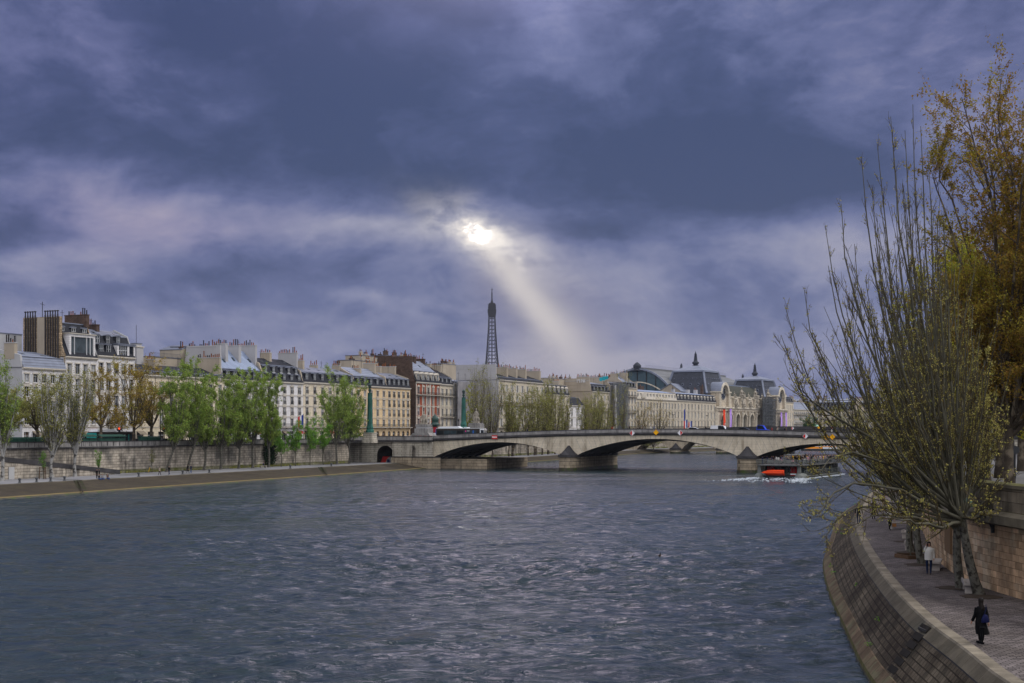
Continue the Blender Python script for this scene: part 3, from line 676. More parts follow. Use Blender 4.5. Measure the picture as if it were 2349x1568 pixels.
def arch_bridge(fr, label, x0, x1, arches, zp, width, cut, mats, par_h=.95, cor=.45, roadmat='street', step=1.0):
    light, dark, soff = mats
    t = thing('bridge', label, 'bridge', fr.o, fr.a)
    xs = [x0]; x = x0
    marks = sorted([a for ar in arches for a in ar[:2]] + [x1])
    while x < x1 - 1e-6:
        nx = min([m for m in marks if m > x + 1e-6] + [x1]); x = nx if nx - x < step * 1.3 else x + step; xs.append(x)
    bs = [MB(), MB()]; sf = MB()
    for i in range(len(xs) - 1):
        a, c = xs[i], xs[i + 1]; e = 1e-5
        za, zc = arch_z(a + e, arches, 0, cut), arch_z(c - e, arches, 0, cut)
        ta, tc_ = zp(a) - par_h - cor, zp(c) - par_h - cor
        for y, fl in ((0, 0), (width, 1)):
            q = [(a, y, za), (c, y, zc), (c, y, tc_), (a, y, ta)]
            bs[fl].face(q if not fl else q[::-1], light)
        inarch = any(p <= (a + c) / 2 <= q for p, q, *_ in arches)
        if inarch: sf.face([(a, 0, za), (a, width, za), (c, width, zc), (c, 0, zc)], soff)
    # ribs under the arches
    for p, q, *_ in arches:
        for k in range(1, int(width / 4)):
            yy = k * width / int(width / 4)
            pts = [(p + (q - p) * i / 20) for i in range(21)]
            for i in range(20):
                z1, z2 = arch_z(pts[i], arches, 0, cut), arch_z(pts[i + 1] - 1e-5, arches, 0, cut)
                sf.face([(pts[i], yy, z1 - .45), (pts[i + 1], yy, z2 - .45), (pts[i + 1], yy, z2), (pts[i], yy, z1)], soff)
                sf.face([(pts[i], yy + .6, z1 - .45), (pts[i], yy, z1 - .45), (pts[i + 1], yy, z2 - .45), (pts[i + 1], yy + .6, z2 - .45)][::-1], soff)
    sf.build('arch_soffit', t)
    # slanting joints of the voussoirs, a hair proud of the face
    jb = bs[0]
    for p, q, za, zb, zc in arches:
        n = int((q - p) / 1.25); mid = (p + q) / 2
        for i in range(1, n):
            s = p + (q - p) * i / n; z = arch_z(s, arches, 0, cut); zt = zp(s) - par_h - cor - .25
            h = min(zt - z, 3.4 if abs(s - mid) > (q - p) * .2 else 9)
            sl = (s - mid) / (q - p) * 1.1
            a_ = (s, -.004, z); b_ = (s + sl * h, -.004, z + h)
            if h > .2: jb.face([(s - .035, -.004, z), (s + .035, -.004, z), (s + sl * h + .03, -.004, z + h), (s + sl * h - .03, -.004, z + h)], 'parapet_stone')
    bs[0].build('spandrel', t); bs[1].build('spandrel', t)
    cbs, pbs, rb_ = [MB(), MB()], [MB(), MB()], MB()
    for i in range(len(xs) - 1):
        a, c = xs[i], xs[i + 1]; A, C_ = zp(a), zp(c)
        def seg(m, y0, y1, l0, h0, mat):
            m.quads([(a, y0, A - h0), (c, y0, C_ - h0), (c, y1, C_ - h0), (a, y1, A - h0), (a, y0, A - l0), (c, y0, C_ - l0), (c, y1, C_ - l0), (a, y1, A - l0)],
                    [(0, 1, 5, 4), (3, 7, 6, 2), (4, 5, 6, 7), (0, 3, 2, 1)], mat)
        for y0, y1, s in ((-.45, .1, 0), (width - .1, width + .45, 1)): seg(cbs[s], y0, y1, par_h, par_h + cor, dark)
        seg(cbs[0], -.25, -.02, par_h + cor, par_h + cor + .2, dark)
        seg(pbs[0], -.12, .3, .16, par_h, 'parapet_stone' if light != 'pont_royal_stone' else 'bridge_dark'); seg(pbs[1], width - .3, width + .12, .16, par_h, dark)
        seg(pbs[0], -.2, .38, 0, .16, dark); seg(pbs[1], width - .38, width + .2, 0, .16, dark)
        rb_.face([(a, .3, A - par_h + .0), (c, .3, C_ - par_h), (c, 4, C_ - par_h), (a, 4, A - par_h)], 'sidewalk')
        rb_.face([(a, 4, A - par_h), (c, 4, C_ - par_h), (c, 4, C_ - par_h - .14), (a, 4, A - par_h - .14)], 'kerb_cap')
        rb_.face([(a, 4, A - par_h - .14), (c, 4, C_ - par_h - .14), (c, width - 4, C_ - par_h - .14), (a, width - 4, A - par_h - .14)], roadmat)
        rb_.face([(a, width - 4, A - par_h), (c, width - 4, C_ - par_h), (c, width - .3, C_ - par_h), (a, width - .3, A - par_h)], 'sidewalk')
    [q.build('cornice', t) for q in cbs]; [q.build('parapet', t) for q in pbs]; rb_.build('deck', t)
    return t
M('kerb_cap', (.3, .3, .3))
t1 = arch_bridge(B1, 'low pale stone road bridge with three flat arches and a dark parapet', -38.2, 84, ARCH1, zp1, 31, 4.0, ('bridge_light', 'bridge_dark', 'bridge_soffit'))
def pier(parent, xc, hw, width, ztop, zcone, mat='bridge_pier', nose=2.5):
    def plan(r, g):
        pts = []
        for i in range(13):
            a = math.pi + math.pi * i / 12; pts.append((xc + r * math.cos(a), -g + nose * (r / hw) * math.sin(a)))
        for i in range(13):
            a = math.pi * i / 12; pts.append((xc + r * math.cos(a), width + g + nose * (r / hw) * math.sin(a)))
        return pts
    b = MB(); b.prism_xy(plan(hw, .3), .7, ztop - .55, mat); b.prism_xy(plan(hw + .12, .3), -3, .7, 'wet_stone')
    for k in range(1, 4): b.prism_xy(plan(hw + .02, .3), .7 + k * .55, .7 + k * .55 + .05, 'wet_stone')
    b.build('pier', parent)
    b = MB(); b.prism_xy(plan(hw + .35, .3), ztop - .55, ztop - .1, 'bridge_dark'); b.prism_xy(plan(hw + .2, .3), ztop - .1, ztop + .05, 'bridge_dark'); b.build('pier_cap', parent)
    b = MB(); n = 8                           # stepped half cone against the spandrel
    for k in range(n):
        f0 = 1 - (k / n) ** .75 * .92; f1 = 1 - ((k + 1) / n) ** .75 * .92
        z0 = ztop + .05 + (zcone - ztop) * k / n; z1 = ztop + .05 + (zcone - ztop) * (k + 1) / n
        ring = lambda f, z: [(xc + hw * f * math.cos(math.pi + math.pi * i / 12), -.02 + (nose + .2) * f * math.sin(math.pi + math.pi * i / 12), z) for i in range(13)]
        lo, hi = ring(f0, z0), ring((f0 + f1) / 2 + .01, z1)
        b.quads(lo + hi, [(i, i + 1, 14 + i, 13 + i) for i in range(12)], 'bridge_dark'); b.face(hi, 'bridge_dark')
        lo2 = ring(f0, z0); b.face(lo2, 'bridge_dark')
    b.build('pier_nose', parent)
pier(t1, 0, 2.35, 31, 4.0, 6.3); pier(t1, 45.7, 2.35, 31, 4.0, 6.3)
# low stepped plinth inside arch one, left side
b = MB(); b.box(-38.3, -24, 3, 31, -3, 2.6, 'bridge_pier'); b.build('pier', t1)

def wall_holes(b, x0, x1, z0, z1, y, holes, mat, depth=.3, revmat=None):
    """vertical wall in local xz at y (facing -y) with arched or square holes: (xa,xb,za,zb,arched)"""
    hs = sorted(holes); x = x0
    for xa, xb, za, zb, ar in hs:
        if xa > x: b.face([(x, y, z0), (xa, y, z0), (xa, y, z1), (x, y, z1)], mat)
        if za > z0: b.face([(xa, y, z0), (xb, y, z0), (xb, y, za), (xa, y, za)], mat)
        r = (xb - xa) / 2; xc = (xa + xb) / 2
        if ar:
            rz = r * (ar if ar is not True else 1); n = 14
            arc = [(xc - r * math.cos(math.pi * i / n), zb - rz + rz * math.sin(math.pi * i / n)) for i in range(n + 1)]
        else: arc = [(xa, zb), (xb, zb)]
        for (p, zp_), (q, zq_) in zip(arc, arc[1:]):
            b.face([(p, y, zp_), (q, y, zq_), (q, y, z1), (p, y, z1)], mat)
            b.face([(p, y, zp_), (p, y + depth, zp_), (q, y + depth, zq_), (q, y, zq_)], revmat or mat)
        zs = arc[0][1]
        for xx in (xa, xb): b.face([(xx, y, za), (xx, y + depth, za), (xx, y + depth, zs), (xx, y, zs)], revmat or mat)
        b.face([(xa, y, za), (xb, y, za), (xb, y + depth, za), (xa, y + depth, za)], revmat or mat)
        x = xb
    if x1 > x: b.face([(x, y, z0), (x1, y, z0), (x1, y, z1), (x, y, z1)], mat)
# left abutment with the underpass
b = MB(); S0, S1 = -63.5, -38.2
ztop = zp1(-60) - 1.4
ar0, ar1 = B1.sx(865), B1.sx(903); ni0, ni1 = B1.sx(940.5), B1.sx(956.5)
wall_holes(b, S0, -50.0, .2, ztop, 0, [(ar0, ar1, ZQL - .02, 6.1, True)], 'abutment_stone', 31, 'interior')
wall_holes(b, -50.0, S1, -2, ztop, -.8, [(ni0, ni1, 1.6, 6.2, True)], 'abutment_stone', .9)
b.face([(ni0 - .2, .1, 1.5), (ni1 + .2, .1, 1.5), (ni1 + .2, .1, 6.3), (ni0 - .2, .1, 6.3)], 'quay_wall')
b.face([(-50.0, -.8, -2), (-50.0, 0, -2), (-50.0, 0, ztop), (-50.0, -.8, ztop)], 'abutment_stone')
b.face([(S1, -.8, -2), (S1, 31, -2), (S1, 31, ztop), (S1, -.8, ztop)][::-1], 'abutment_stone')
b.face([(S0, -.8, ztop), (S1, -.8, ztop), (S1, 31, ztop), (S0, 31, ztop)], 'sidewalk')
b.build('abutment', t1)
for x in (-62, -59.2, -49.9, -46.2, -42.4):                        # rusticated pilasters: stacks of blocks
    b = MB()
    yb = 0 if x < -50 else -.8
    w_ = 2.6 if x < -50 else (3.0 if x == -49.9 else 2.2)
    if x in (-59.2, -42.4): w_ = 2.2
    z = 1.6
    while z < ztop - .7: b.box(x, x + w_, yb - .14, yb - .002, z, z + .44, 'abutment_stone'); z += .52
    b.build('rusticated_pilaster', t1)
b = MB(); b.box(-50.1, S1 + 2.5, -1.3, -.802, -2, 3.0, 'bridge_pier'); b.box(-50.2, S1 + 2.6, -1.4, -.803, 3.0, 3.2, 'bridge_dark'); b.build('plinth', t1)
b = MB(); b.box(-63.8, S1, -1.25, .1, ztop, ztop + .45, 'bridge_dark'); b.build('cornice', t1)
b = MB(); b.box(-63.6, S1, -.75, -.3, ztop + .45, ztop + 1.4, 'parapet_stone'); b.box(-63.7, S1, -.82, -.25, ztop + 1.4, ztop + 1.55, 'bridge_dark'); b.build('parapet', t1)
b = MB(); b.box(84, 130, -.8, 31, -2, zp1(90) - 1, 'abutment_stone'); b.box(84, 130, -1.1, .2, zp1(90) - 1, zp1(90) - .5, 'bridge_dark'); b.box(84, 130, -.7, -.2, zp1(90) - .5, zp1(90) + .3, 'bridge_dark'); b.build('abutment', t1)
# second bridge downstream
B2 = Frame((71, 582), math.atan2(-.351, .936))
def zp2(s): return 8.6 + 3.1 * max(0, 1 - ((s - 46) / 78) ** 2) ** 1.3
ARCH2 = [(-18, -2.2, 1.2, 1.2, 5.2), (2.2, 17.8, 1.2, 1.2, 6.0), (22.2, 43.6, 1.2, 1.2, 7.0), (48.4, 69.8, 1.2, 1.2, 7.0), (74.2, 92, 1.2, 1.2, 6)]
t2 = arch_bridge(B2, 'second stone bridge farther downstream with round arches, behind the near bridge', -40, 125, ARCH2, zp2, 17, 0, ('pont_royal_stone', 'bridge_dark', 'pont_royal_stone'), .95, .35, step=1.0)
for x in (0, 20, 46, 72): pier(t2, x, 2.2, 17, 2.2, 4.4, 'pont_royal_stone', 3.2)
# ---- navigation boards
M('sign_yellow', (.85, .42, .01), var=.04, rough=.5); M('sign_red', (.55, .02, .015), var=.04, rough=.5); M('sign_white', (.75, .76, .78), var=.03, rough=.5); M('sign_darkred', (.32, .02, .03), rough=.5)
def diamond(fr, xv, yv, kind, size, label, group, yy=-.62):
    s = fr.sx(xv, yy); p = fr.w(s, yy); z = PZ(yv, p.y)
    t = thing('navigation_board', label, 'sign', (p.x, p.y, z), fr.a, group)
    k = size / 2; b = MB()
    if kind == 'y': b.prism_xz([(0, -k), (k, 0), (0, k), (-k, 0)], -.03, .03, 'sign_yellow')
    else:
        l, r = ('sign_red', 'sign_white') if kind == 'rw' else ('sign_white', 'sign_red')
        b.prism_xz([(0, -k), (0, k), (-k, 0)], -.03, .03, l); b.prism_xz([(0.001, -k), (k, 0), (0.001, k)], -.03, .03, r)
    b.build('panel', t)
    b = MB()
    for a, c in (((0, -k), (k, 0)), ((k, 0), (0, k)), ((0, k), (-k, 0)), ((-k, 0), (0, -k))):
        b.bar((a[0], -.04, a[1]), (c[0], -.04, c[1]), .05, 'sign_white' if kind != 'y' else 'sign_yellow')
    b.bar((0, .04, -k), (0, .04, k), .08, 'iron'); b.build('frame', t)
G = 'diamond navigation boards on the bridge parapets'
diamond(B1, 1450, 994, 'rw', 1.35, 'red and white diamond board left of the single yellow one over the middle arch', G)
diamond(B1, 1505, 992.5, 'y', 1.35, 'yellow diamond board alone over the middle arch of the near bridge', G)
diamond(B1, 1560.5, 993.5, 'wr', 1.35, 'white and red diamond board right of the single yellow one over the middle arch', G)
diamond(B1, 1847.5, 1001, 'rw', 1.3, 'red and white diamond board over the right arch, above the tour boat', G)
diamond(B1, 1896, 1003, 'y', 1.3, 'left yellow diamond of the close pair over the right arch', G)
diamond(B1, 1909.5, 1003, 'y', 1.3, 'right yellow diamond of the close pair over the right arch', G)
diamond(B2, 1822.5-4.5, 983, 'rw', 1.3, 'small red and white diamond on the far bridge, left of its yellow one', G)
diamond(B2, 1878, 981.5, 'y', 1.3, 'small yellow diamond board on the far bridge', G)
diamond(B2, 1909.5, 982, 'rw', 1.3, 'small red and white diamond on the far bridge, right of its yellow one', G)
s = B1.sx(1134.5, -.62); p = B1.w(s, -.62)
t = thing('no_entry_board', 'red board with a white bar on the parapet over the left arch', 'sign', (p.x, p.y, PZ(1003.5, p.y)), B1.a)
b = MB(); b.box(-.75, .75, -.03, .03, -.48, .48, 'sign_red'); b.build('panel', t)
b = MB(); b.box(-.68, .68, -.045, -.031, -.13, .16, 'sign_white'); b.build('white_bar', t)
b = MB(); b.box(-.55, .55, -.055, -.046, -.01, .03, 'sign_red'); b.build('red_line', t)
# ------------------------------------------------------------------ buildings
WCACHE = {}
M('cloth_awning', (.20, .17, .13))
def window_mesh(w, h, style, var, arch=False):
    key = (round(w, 2), round(h, 2), style, var, arch)
    if key in WCACHE: return WCACHE[key]
    b = MB(); fr = 'frame_white' if 'd' not in style else 'frame_grey'; t = .05
    g = ['glass', 'glass', 'glass_light', 'glass_blue', 'curtain', 'glass'][var % 6]
    b.face([(-w / 2, .24, 0), (w / 2, .24, 0), (w / 2, .24, h), (-w / 2, .24, h)], g)
    if var in (1, 3): b.box(-w / 2 + .05, -w * .22, .185, .195, .1, h - .1, 'curtain'); b.box(w * .22, w / 2 - .05, .185, .195, .1, h - .1, 'curtain')
    if var == 2: b.box(-w / 2 + .05, w / 2 - .05, .185, .195, h * .5, h - .1, 'curtain')
    b.box(-w / 2, -w / 2 + t, .12, .18, 0, h, fr); b.box(w / 2 - t, w / 2, .12, .18, 0, h, fr)
    b.box(-w / 2 + t, w / 2 - t, .12, .18, h - t, h, fr); b.box(-w / 2 + t, w / 2 - t, .12, .18, 0, t, fr)
    b.box(-.05, .05, .10, .175, t, h - t, fr)
    b.box(-w / 2 + t, w / 2 - t, .13, .17, h * .72 - .02, h * .72 + .02, fr)
    if 's' in style:    # moulded surround and sill
        b.box(-w / 2 - .16, -w / 2 - .003, -.07, .0, -.1, h + .003, 'trim_stone'); b.box(w / 2 + .003, w / 2 + .16, -.07, .0, -.1, h + .003, 'trim_stone')
        b.box(-w / 2 - .22, w / 2 + .22, -.16, .0, h + .006, h + .26, 'trim_stone'); b.box(-w / 2 - .2, w / 2 + .2, -.18, .0, -.24, -.103, 'trim_stone')
    if 'p' in style: b.prism_xz([(-w / 2 - .3, h + .27), (w / 2 + .3, h + .27), (0, h + .75)], -.22, 0, 'trim_stone')
    if 'r' in style:    # iron guard rail
        b.box(-w / 2 - .05, w / 2 + .05, -.22, -.17, .85, .92, 'iron'); b.box(-w / 2 - .05, w / 2 + .05, -.22, -.17, .0, .06, 'iron')
        n = 7
        for i in range(n + 1): x = -w / 2 + w * i / n; b.box(x - .02, x + .02, -.21, -.18, .06, .85, 'iron')
    if 'v' in style:    # folded shutters
        b.box(-w / 2 - .5, -w / 2 - .18, -.05, -.005, 0, h, 'frame_grey'); b.box(w / 2 + .18, w / 2 + .5, -.05, -.005, 0, h, 'frame_grey')
    me = b.mesh('window'); WCACHE[key] = me; return me
def dormer_mesh(w, h, dep, var, rf='zinc_dark', cheek='slate', frame='frame_white', ped=False):
    key = ('d', round(w, 2), round(h, 2), round(dep, 2), var, rf, frame, ped)
    if key in WCACHE: return WCACHE[key]
    b = MB(); W_ = w / 2 + .18
    b.box(-W_, -w / 2, 0, dep, 0, h, frame if ped else cheek); b.box(w / 2, W_, 0, dep, 0, h, frame if ped else cheek)
    b.face([(-w / 2, .12, 0), (w / 2, .12, 0), (w / 2, .12, h), (-w / 2, .12, h)], ['glass_blue', 'glass', 'glass_light'][var % 3])
    for x in (-w / 2 + .04, 0, w / 2 - .04): b.box(x - .05, x + .05, .02, .11, 0, h, 'frame_white')
    b.box(-w / 2, w / 2, .02, .11, h - .1, h, 'frame_white'); b.box(-w / 2, w / 2, .02, .11, 0, .1, 'frame_white')
    b.box(-w / 2, w / 2, .04, .1, h * .55, h * .55 + .06, 'frame_white')
    b.box(-W_ - .05, W_ + .05, -.08, .0, -.15, 0, frame)
    if ped: b.prism_xz([(-W_ - .1, h), (W_ + .1, h), (W_ + .1, h + .15), (0, h + .75), (-W_ - .1, h + .15)], -.12, dep, frame)
    else:
        n = 6; pts = [(-W_ - .1, h)] + [(-(W_ + .1) * math.cos(math.pi * i / n), h + .32 * math.sin(math.pi * i / n)) for i in range(n + 1)] + [(W_ + .1, h)]
        b.prism_xz(pts[1:], -.1, dep, rf)
    me = b.mesh('dormer'); WCACHE[key] = me; return me
def railing(b, x0, x1, y, z, h=.95, step=.3, mat='iron'):
    b.box(x0, x1, y - .03, y + .03, z + h - .05, z + h, mat); b.box(x0, x1, y - .02, y + .02, z + .06, z + .1, mat)
    n = max(1, int((x1 - x0) / step))
    for i in range(n + 1): x = x0 + (x1 - x0) * i / n; b.box(x - .025, x + .025, y - .02, y + .02, z, z + h - .05, mat)
def chimney_mesh(b, x0, x1, y0, y1, z0, z1, mat, rng, pots=True, along='y'):
    b.box(x0, x1, y0, y1, z0, z1, mat); b.box(x0 - .08, x1 + .08, y0 - .08, y1 + .08, z1, z1 + .18, 'party_grey' if mat != 'dark_brick' else 'dark_brick')
    if not pots: return
    L = (y1 - y0) if along == 'y' else (x1 - x0); n = max(2, int(L / .55))
    for i in range(n):
        if rng.random() < .15: continue
        t = (i + .5) / n; px, py = ((x0 + x1) / 2, y0 + L * t) if along == 'y' else (x0 + L * t, (y0 + y1) / 2)
        h = rng.uniform(.45, 1.0) if rng.random() < .8 else rng.uniform(1.1, 1.7); m = 'terracotta' if rng.random() < .6 else 'pot_dark'
        r = .15; b.lathe([(r, 0), (r * .8, h * .85), (r * 1.05, h * .86), (r * 1.05, h)], (px, py, z1 + .18), m, 6)
def bld_frame(xa, xb, poly=FACADE, back=0.0):
    A = Vector((*ray(xa, poly), 0)); Bp = Vector((*ray(xb, poly), 0)); d = (Bp - A); L = d.length; ang = math.atan2(d.y, d.x)
    n = Vector((-math.sin(ang), math.cos(ang), 0))
    if back:     # slide both ends back but keep the photo columns of the ends
        fa = Frame((A.x, A.y), ang); s0 = fa.sx(xa, back); s1 = fa.sx(xb, back); A = fa.w(s0, back); L = s1 - s0
    return A, L, ang, n
def building(label, xa, xb, ye, ym, yr, nf, bays, wall, D=13, mans='slate', roof='zinc', run=1.3, dorm=((1.1, 1.5),), style='sr', balc=(), chim=None,
             party='party_beige', ground='shop', poly=FACADE, back=0.0, base=ZST, seed=0, ww=1.3, hg=4.0, arch=False, cat='building', name='apartment_building', group='houses along the left bank',
             party_top=None, dmat='zinc_dark', ddorm=None, pre=None, cornice='trim_stone', pairs=False, ped=False, ptop=.35, win_h=.70):
    rng = random.Random(seed or int(xa * 7))
    A, L, ang, n = bld_frame(xa, xb, poly, back)
    da = A.y; ze, zm, zr = PZ(ye, da), PZ(ym, da), PZ(yr, da)
    t = thing(name, label, cat, (A.x, A.y, 0), ang, group)
    # ---- facade with real openings
    b = MB(); zg = base + hg
    cols = [L * (i + .5) / bays for i in range(bays)]
    if pairs: cols = sorted([c - L / bays * .2 for c in cols] + [c + L / bays * .2 for c in cols])
    fh = (ze - .7 - zg) / nf
    wins = []
    wgr = min(2.2, L / bays * .6)
    gh = [(c - wgr / 2, c + wgr / 2, base, base + hg - 1.1, ground == 'arch') for c in [L * (i + .5) / bays for i in range(bays)]]
    wall_holes(b, 0, L, base, zg, 0, gh, wall, .5)
    for f in range(nf):
        z0 = zg + f * fh; h = fh * win_h * (1 if f < nf - 1 or nf < 3 else .86); zs = z0 + fh * .12 + (0.0 if f in balc else .12)
        hs = [(c - ww / 2, c + ww / 2, zs, zs + h, .5 if arch else False) for c in cols]
        wall_holes(b, 0, L, z0, z0 + fh, 0, hs, wall, .32)
        for c in cols: wins.append((c, zs, h, f))
    b.face([(0, 0, ze - .7), (L, 0, ze - .7), (L, 0, ze), (0, 0, ze)], wall)
    b.face([(L, 0, base), (L, D, base), (L, D, ze), (L, 0, ze)], party); b.face([(0, D, base), (0, 0, base), (0, 0, ze), (0, D, ze)], party)
    b.face([(L, D, base), (0, D, base), (0, D, ze), (L, D, ze)], party)
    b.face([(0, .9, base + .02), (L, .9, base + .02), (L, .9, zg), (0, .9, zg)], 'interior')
    b.build('wall', t)
    b = MB()
    for f in range(0, nf + 1):
        z = zg + f * fh
        if f < nf: b.box(-.0, L, -.14, -.003, z - .12, z + .08, cornice)
    b.box(0, L, -.45, -.003, ze - .30, ze - .02, cornice); b.box(0, L, -.25, -.003, ze - .55, ze - .303, cornice)
    b.build('cornice', t)
    vs_ = ('s' not in style or rng.random() < .35) and not arch and L / bays > 2.2
    for c, z, h, f in wins:
        st = style
        if f in balc: st = st.replace('r', '')
        put('window', window_mesh(ww, h, st + ('v' if vs_ else ''), rng.choice([0, 0, 0, 1, 2, 3, 4, 5])), t, None, (c, 0, z))
    for f in balc:
        b = MB(); z = zg + f * fh + .1; b.box(.1, L - .1, -.95, -.145, z - .16, z, cornice); railing(b, .12, L - .12, -.9, z, .95, .3)
        for c in cols[::2]: b.box(c + .5, c + .75, -.7, -.15, z - .55, z - .16, cornice)
        b.build('balcony', t)
    for c, *_ in [(g_[0] / 2 + g_[1] / 2,) for g_ in gh]:
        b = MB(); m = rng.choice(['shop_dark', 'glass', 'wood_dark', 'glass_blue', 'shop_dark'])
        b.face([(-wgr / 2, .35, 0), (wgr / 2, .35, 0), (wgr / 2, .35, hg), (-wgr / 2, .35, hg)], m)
        b.box(-.04, .04, .28, .34, 0, hg - 1.1, 'frame_grey'); b.box(-wgr / 2, wgr / 2, .28, .34, hg - 2.0, hg - 1.9, 'frame_grey')
        if ground == 'shop' and rng.random() < .5: b.prism_yz([(-1.2, hg - 1.7), (0, hg - .9), (0, hg - 1.0), (-1.2, hg - 1.8)], -wgr / 2 - .2, wgr / 2 + .2, rng.choice(['sign_darkred', 'dark_green', 'shop_dark', 'cloth_awning']))
        b.build('shop_front', t, None, (c, 0, base))
    # ---- roof
    b = MB(); m = run
    prof = [(-.25, ze - .02), (m, zm), (D / 2, zr), (D - m, zm), (D + .2, ze - .02)]
    ms = [mans, roof, roof, mans]
    for (y0, z0), (y1, z1), mt_ in zip(prof, prof[1:], ms): b.face([(0, y0, z0), (L, y0, z0), (L, y1, z1), (0, y1, z1)], mt_)
    b.box(0, L, m - .12, m + .1, zm - .06, zm + .12, 'zinc')
    rf = b.build('roof', t)
    # party walls standing a little above the roof
    b = MB(); e = ptop
    gp = [(.02, ze - .02), (.02, ze + e * .5), (m - .1, zm + e), (D / 2, zr + e), (D - m, zm + e), (D, ze)]
    if party_top is not None:
        zt = PZ(party_top, da); gp = [(.35, ze), (m * .8, zm + .4), (m * .9, zt), (D - m * .8, zt), (D, ze)]
    b.prism_yz(gp, -.25, .25, party); b.build('gable_wall', t); b = MB(); b.prism_yz([(.02, ze - .02), (m - .1, zm + e), (D / 2, zr + e), (D - m, zm + e), (D, ze)], L - .25, L - .01, party)
    b.build('gable_wall', t)
    for (cx, y0, y1, up, mt_, th) in (chim if chim is not None else [(0, .3, .62, 1.6, party, .9), (1, .35, .7, 1.5, party, .9)]):
        b = MB(); x = cx * L; x = max(th / 2 - .3, min(L - th / 2, x))
        chimney_mesh(b, x - th / 2, x + th / 2, y0 * D, y1 * D, zm - .5, zr + up, mt_, rng)
        b.build('chimney', rf)
    if pre is None and L > 6:
        for k in range(rng.choice([1, 2])):
            b = MB(); ax = rng.uniform(.1, .9) * L; hh = rng.uniform(1.2, 2.6); b.bar((ax, D * .4, zr), (ax, D * .4, zr + hh + .6), .07, 'iron'); b.bar((ax - .5, D * .4, zr + hh), (ax + .5, D * .4, zr + hh), .05, 'iron')
            for q in (-.35, 0, .35): b.bar((ax + q, D * .4 - .3, zr + hh), (ax + q, D * .4 + .3, zr + hh), .04, 'iron')
            b.build('antenna', rf)
    # dormers on the steep slope
    if dorm:
        nrow = len(dorm)
        for r_i, (dw, dh) in enumerate(dorm):
            cc = cols if not (r_i and ddorm) else [L * (i + .5) / ddorm for i in range(ddorm)]
            z = ze + (zm - ze) * ((r_i + .12) / nrow); y = m * (z - ze) / (zm - ze) - .1
            for c in cc:
                put('dormer', dormer_mesh(dw, min(dh, (zm - ze) / nrow * .82), m * .9 + .4, rng.randrange(3), dmat, mans if mans in ('slate', 'dome_slate') else 'zinc_dark', 'trim_stone' if ped else 'frame_white', ped), rf, None, (c, max(-.05, y), z))
    # small roof lights
    if zr - zm > 1.5 and D > 8:
        for k in range(max(1, int(L / 5))):
            b = MB(); x = L * (k + rng.uniform(.3, .7)) / max(1, int(L / 5)); q = rng.uniform(.3, .6)
            y0 = m + (D / 2 - m) * q; z0 = zm + (zr - zm) * q; sl = (zr - zm) / (D / 2 - m); 
            b.quads([(x, y0, z0 + .06), (x + .9, y0, z0 + .06), (x + .9, y0 + .9, z0 + .06 + .9 * sl), (x, y0 + .9, z0 + .06 + .9 * sl), (x, y0, z0 - .05), (x + .9, y0, z0 - .05), (x + .9, y0 + .9, z0 - .05 + .9 * sl), (x, y0 + .9, z0 - .05 + .9 * sl)], [(0, 1, 2, 3), (4, 5, 1, 0), (5, 6, 2, 1), (7, 4, 0, 3)], 'glass_blue')
            b.build('skylight', rf)
    return t, L, D, ze, zm, zr, rf, A, ang
def rear_block(label, xa, xb, yt, back, D, mat, poly=FACADE, pots=True, ybase=None, rail=False, slope=None, win=0):
    """plain upper part of a house standing behind the front row"""
    rng = random.Random(int(xa)); A, L, ang, n = bld_frame(xa, xb, poly, back)
    zt = PZ(yt, A.y); t = thing('rear_building', label, 'building', (A.x, A.y, 0), ang, 'houses standing behind the front row')
    b = MB(); z2 = PZ(slope, A.y) if slope else zt
    b.prism_xz([(0, ZST), (L, ZST), (L, z2), (0, zt)], 0, D, mat); b.build('wall', t)
    if win:
        for k in range(win): put('window', window_mesh(1.0, 1.6, '', k % 4), t, None, (L * (k + .5) / win, -.22, min(zt, z2) - 2.6 - (k % 2) * .4))
    b = MB(); b.prism_xz([(-.1, zt), (L + .1, z2), (L + .1, z2 + .2), (-.1, zt + .2)], -.1, D + .1, 'zinc_dark'); rf = b.build('roof', t)
    if pots:
        k = 0
        x = .3
        while x < L - 1.0:
            w = rng.uniform(1.2, 2.6); b = MB(); zz = zt + (z2 - zt) * x / L
            chimney_mesh(b, x, min(L - .1, x + w), .4, 1.1, zz - .4, zz + rng.uniform(.5, 1.6), rng.choice([mat, 'party_beige', 'dark_brick', mat]), rng, True, 'x'); b.build('chimney', rf); x += w + rng.uniform(.8, 4)
    if rail:
        b = MB(); railing(b, .2, L - .2, .2, max(zt, z2) + .2, 1.0, .5, 'iron_grey'); b.build('railing', t)
    return t, L, A, ang
# ------------------------------------------------------------------ the left bank row, near to far
building('far left house with white attic under a grey zinc roof, beside the flue wall', 51, 150, 842, 818, 800, 4, 5, 'white_stone', D=16, mans='zinc', roof='zinc', run=.5, dorm=None, party='party_grey',
         chim=[(0, .12, .3, 1.2, 'party_beige', .9)], style='s', seed=3)
rear_block('blank grey wall with flat top rising behind the far left house', -60, 50, 760, 13, 8, 'party_grey', pots=False)
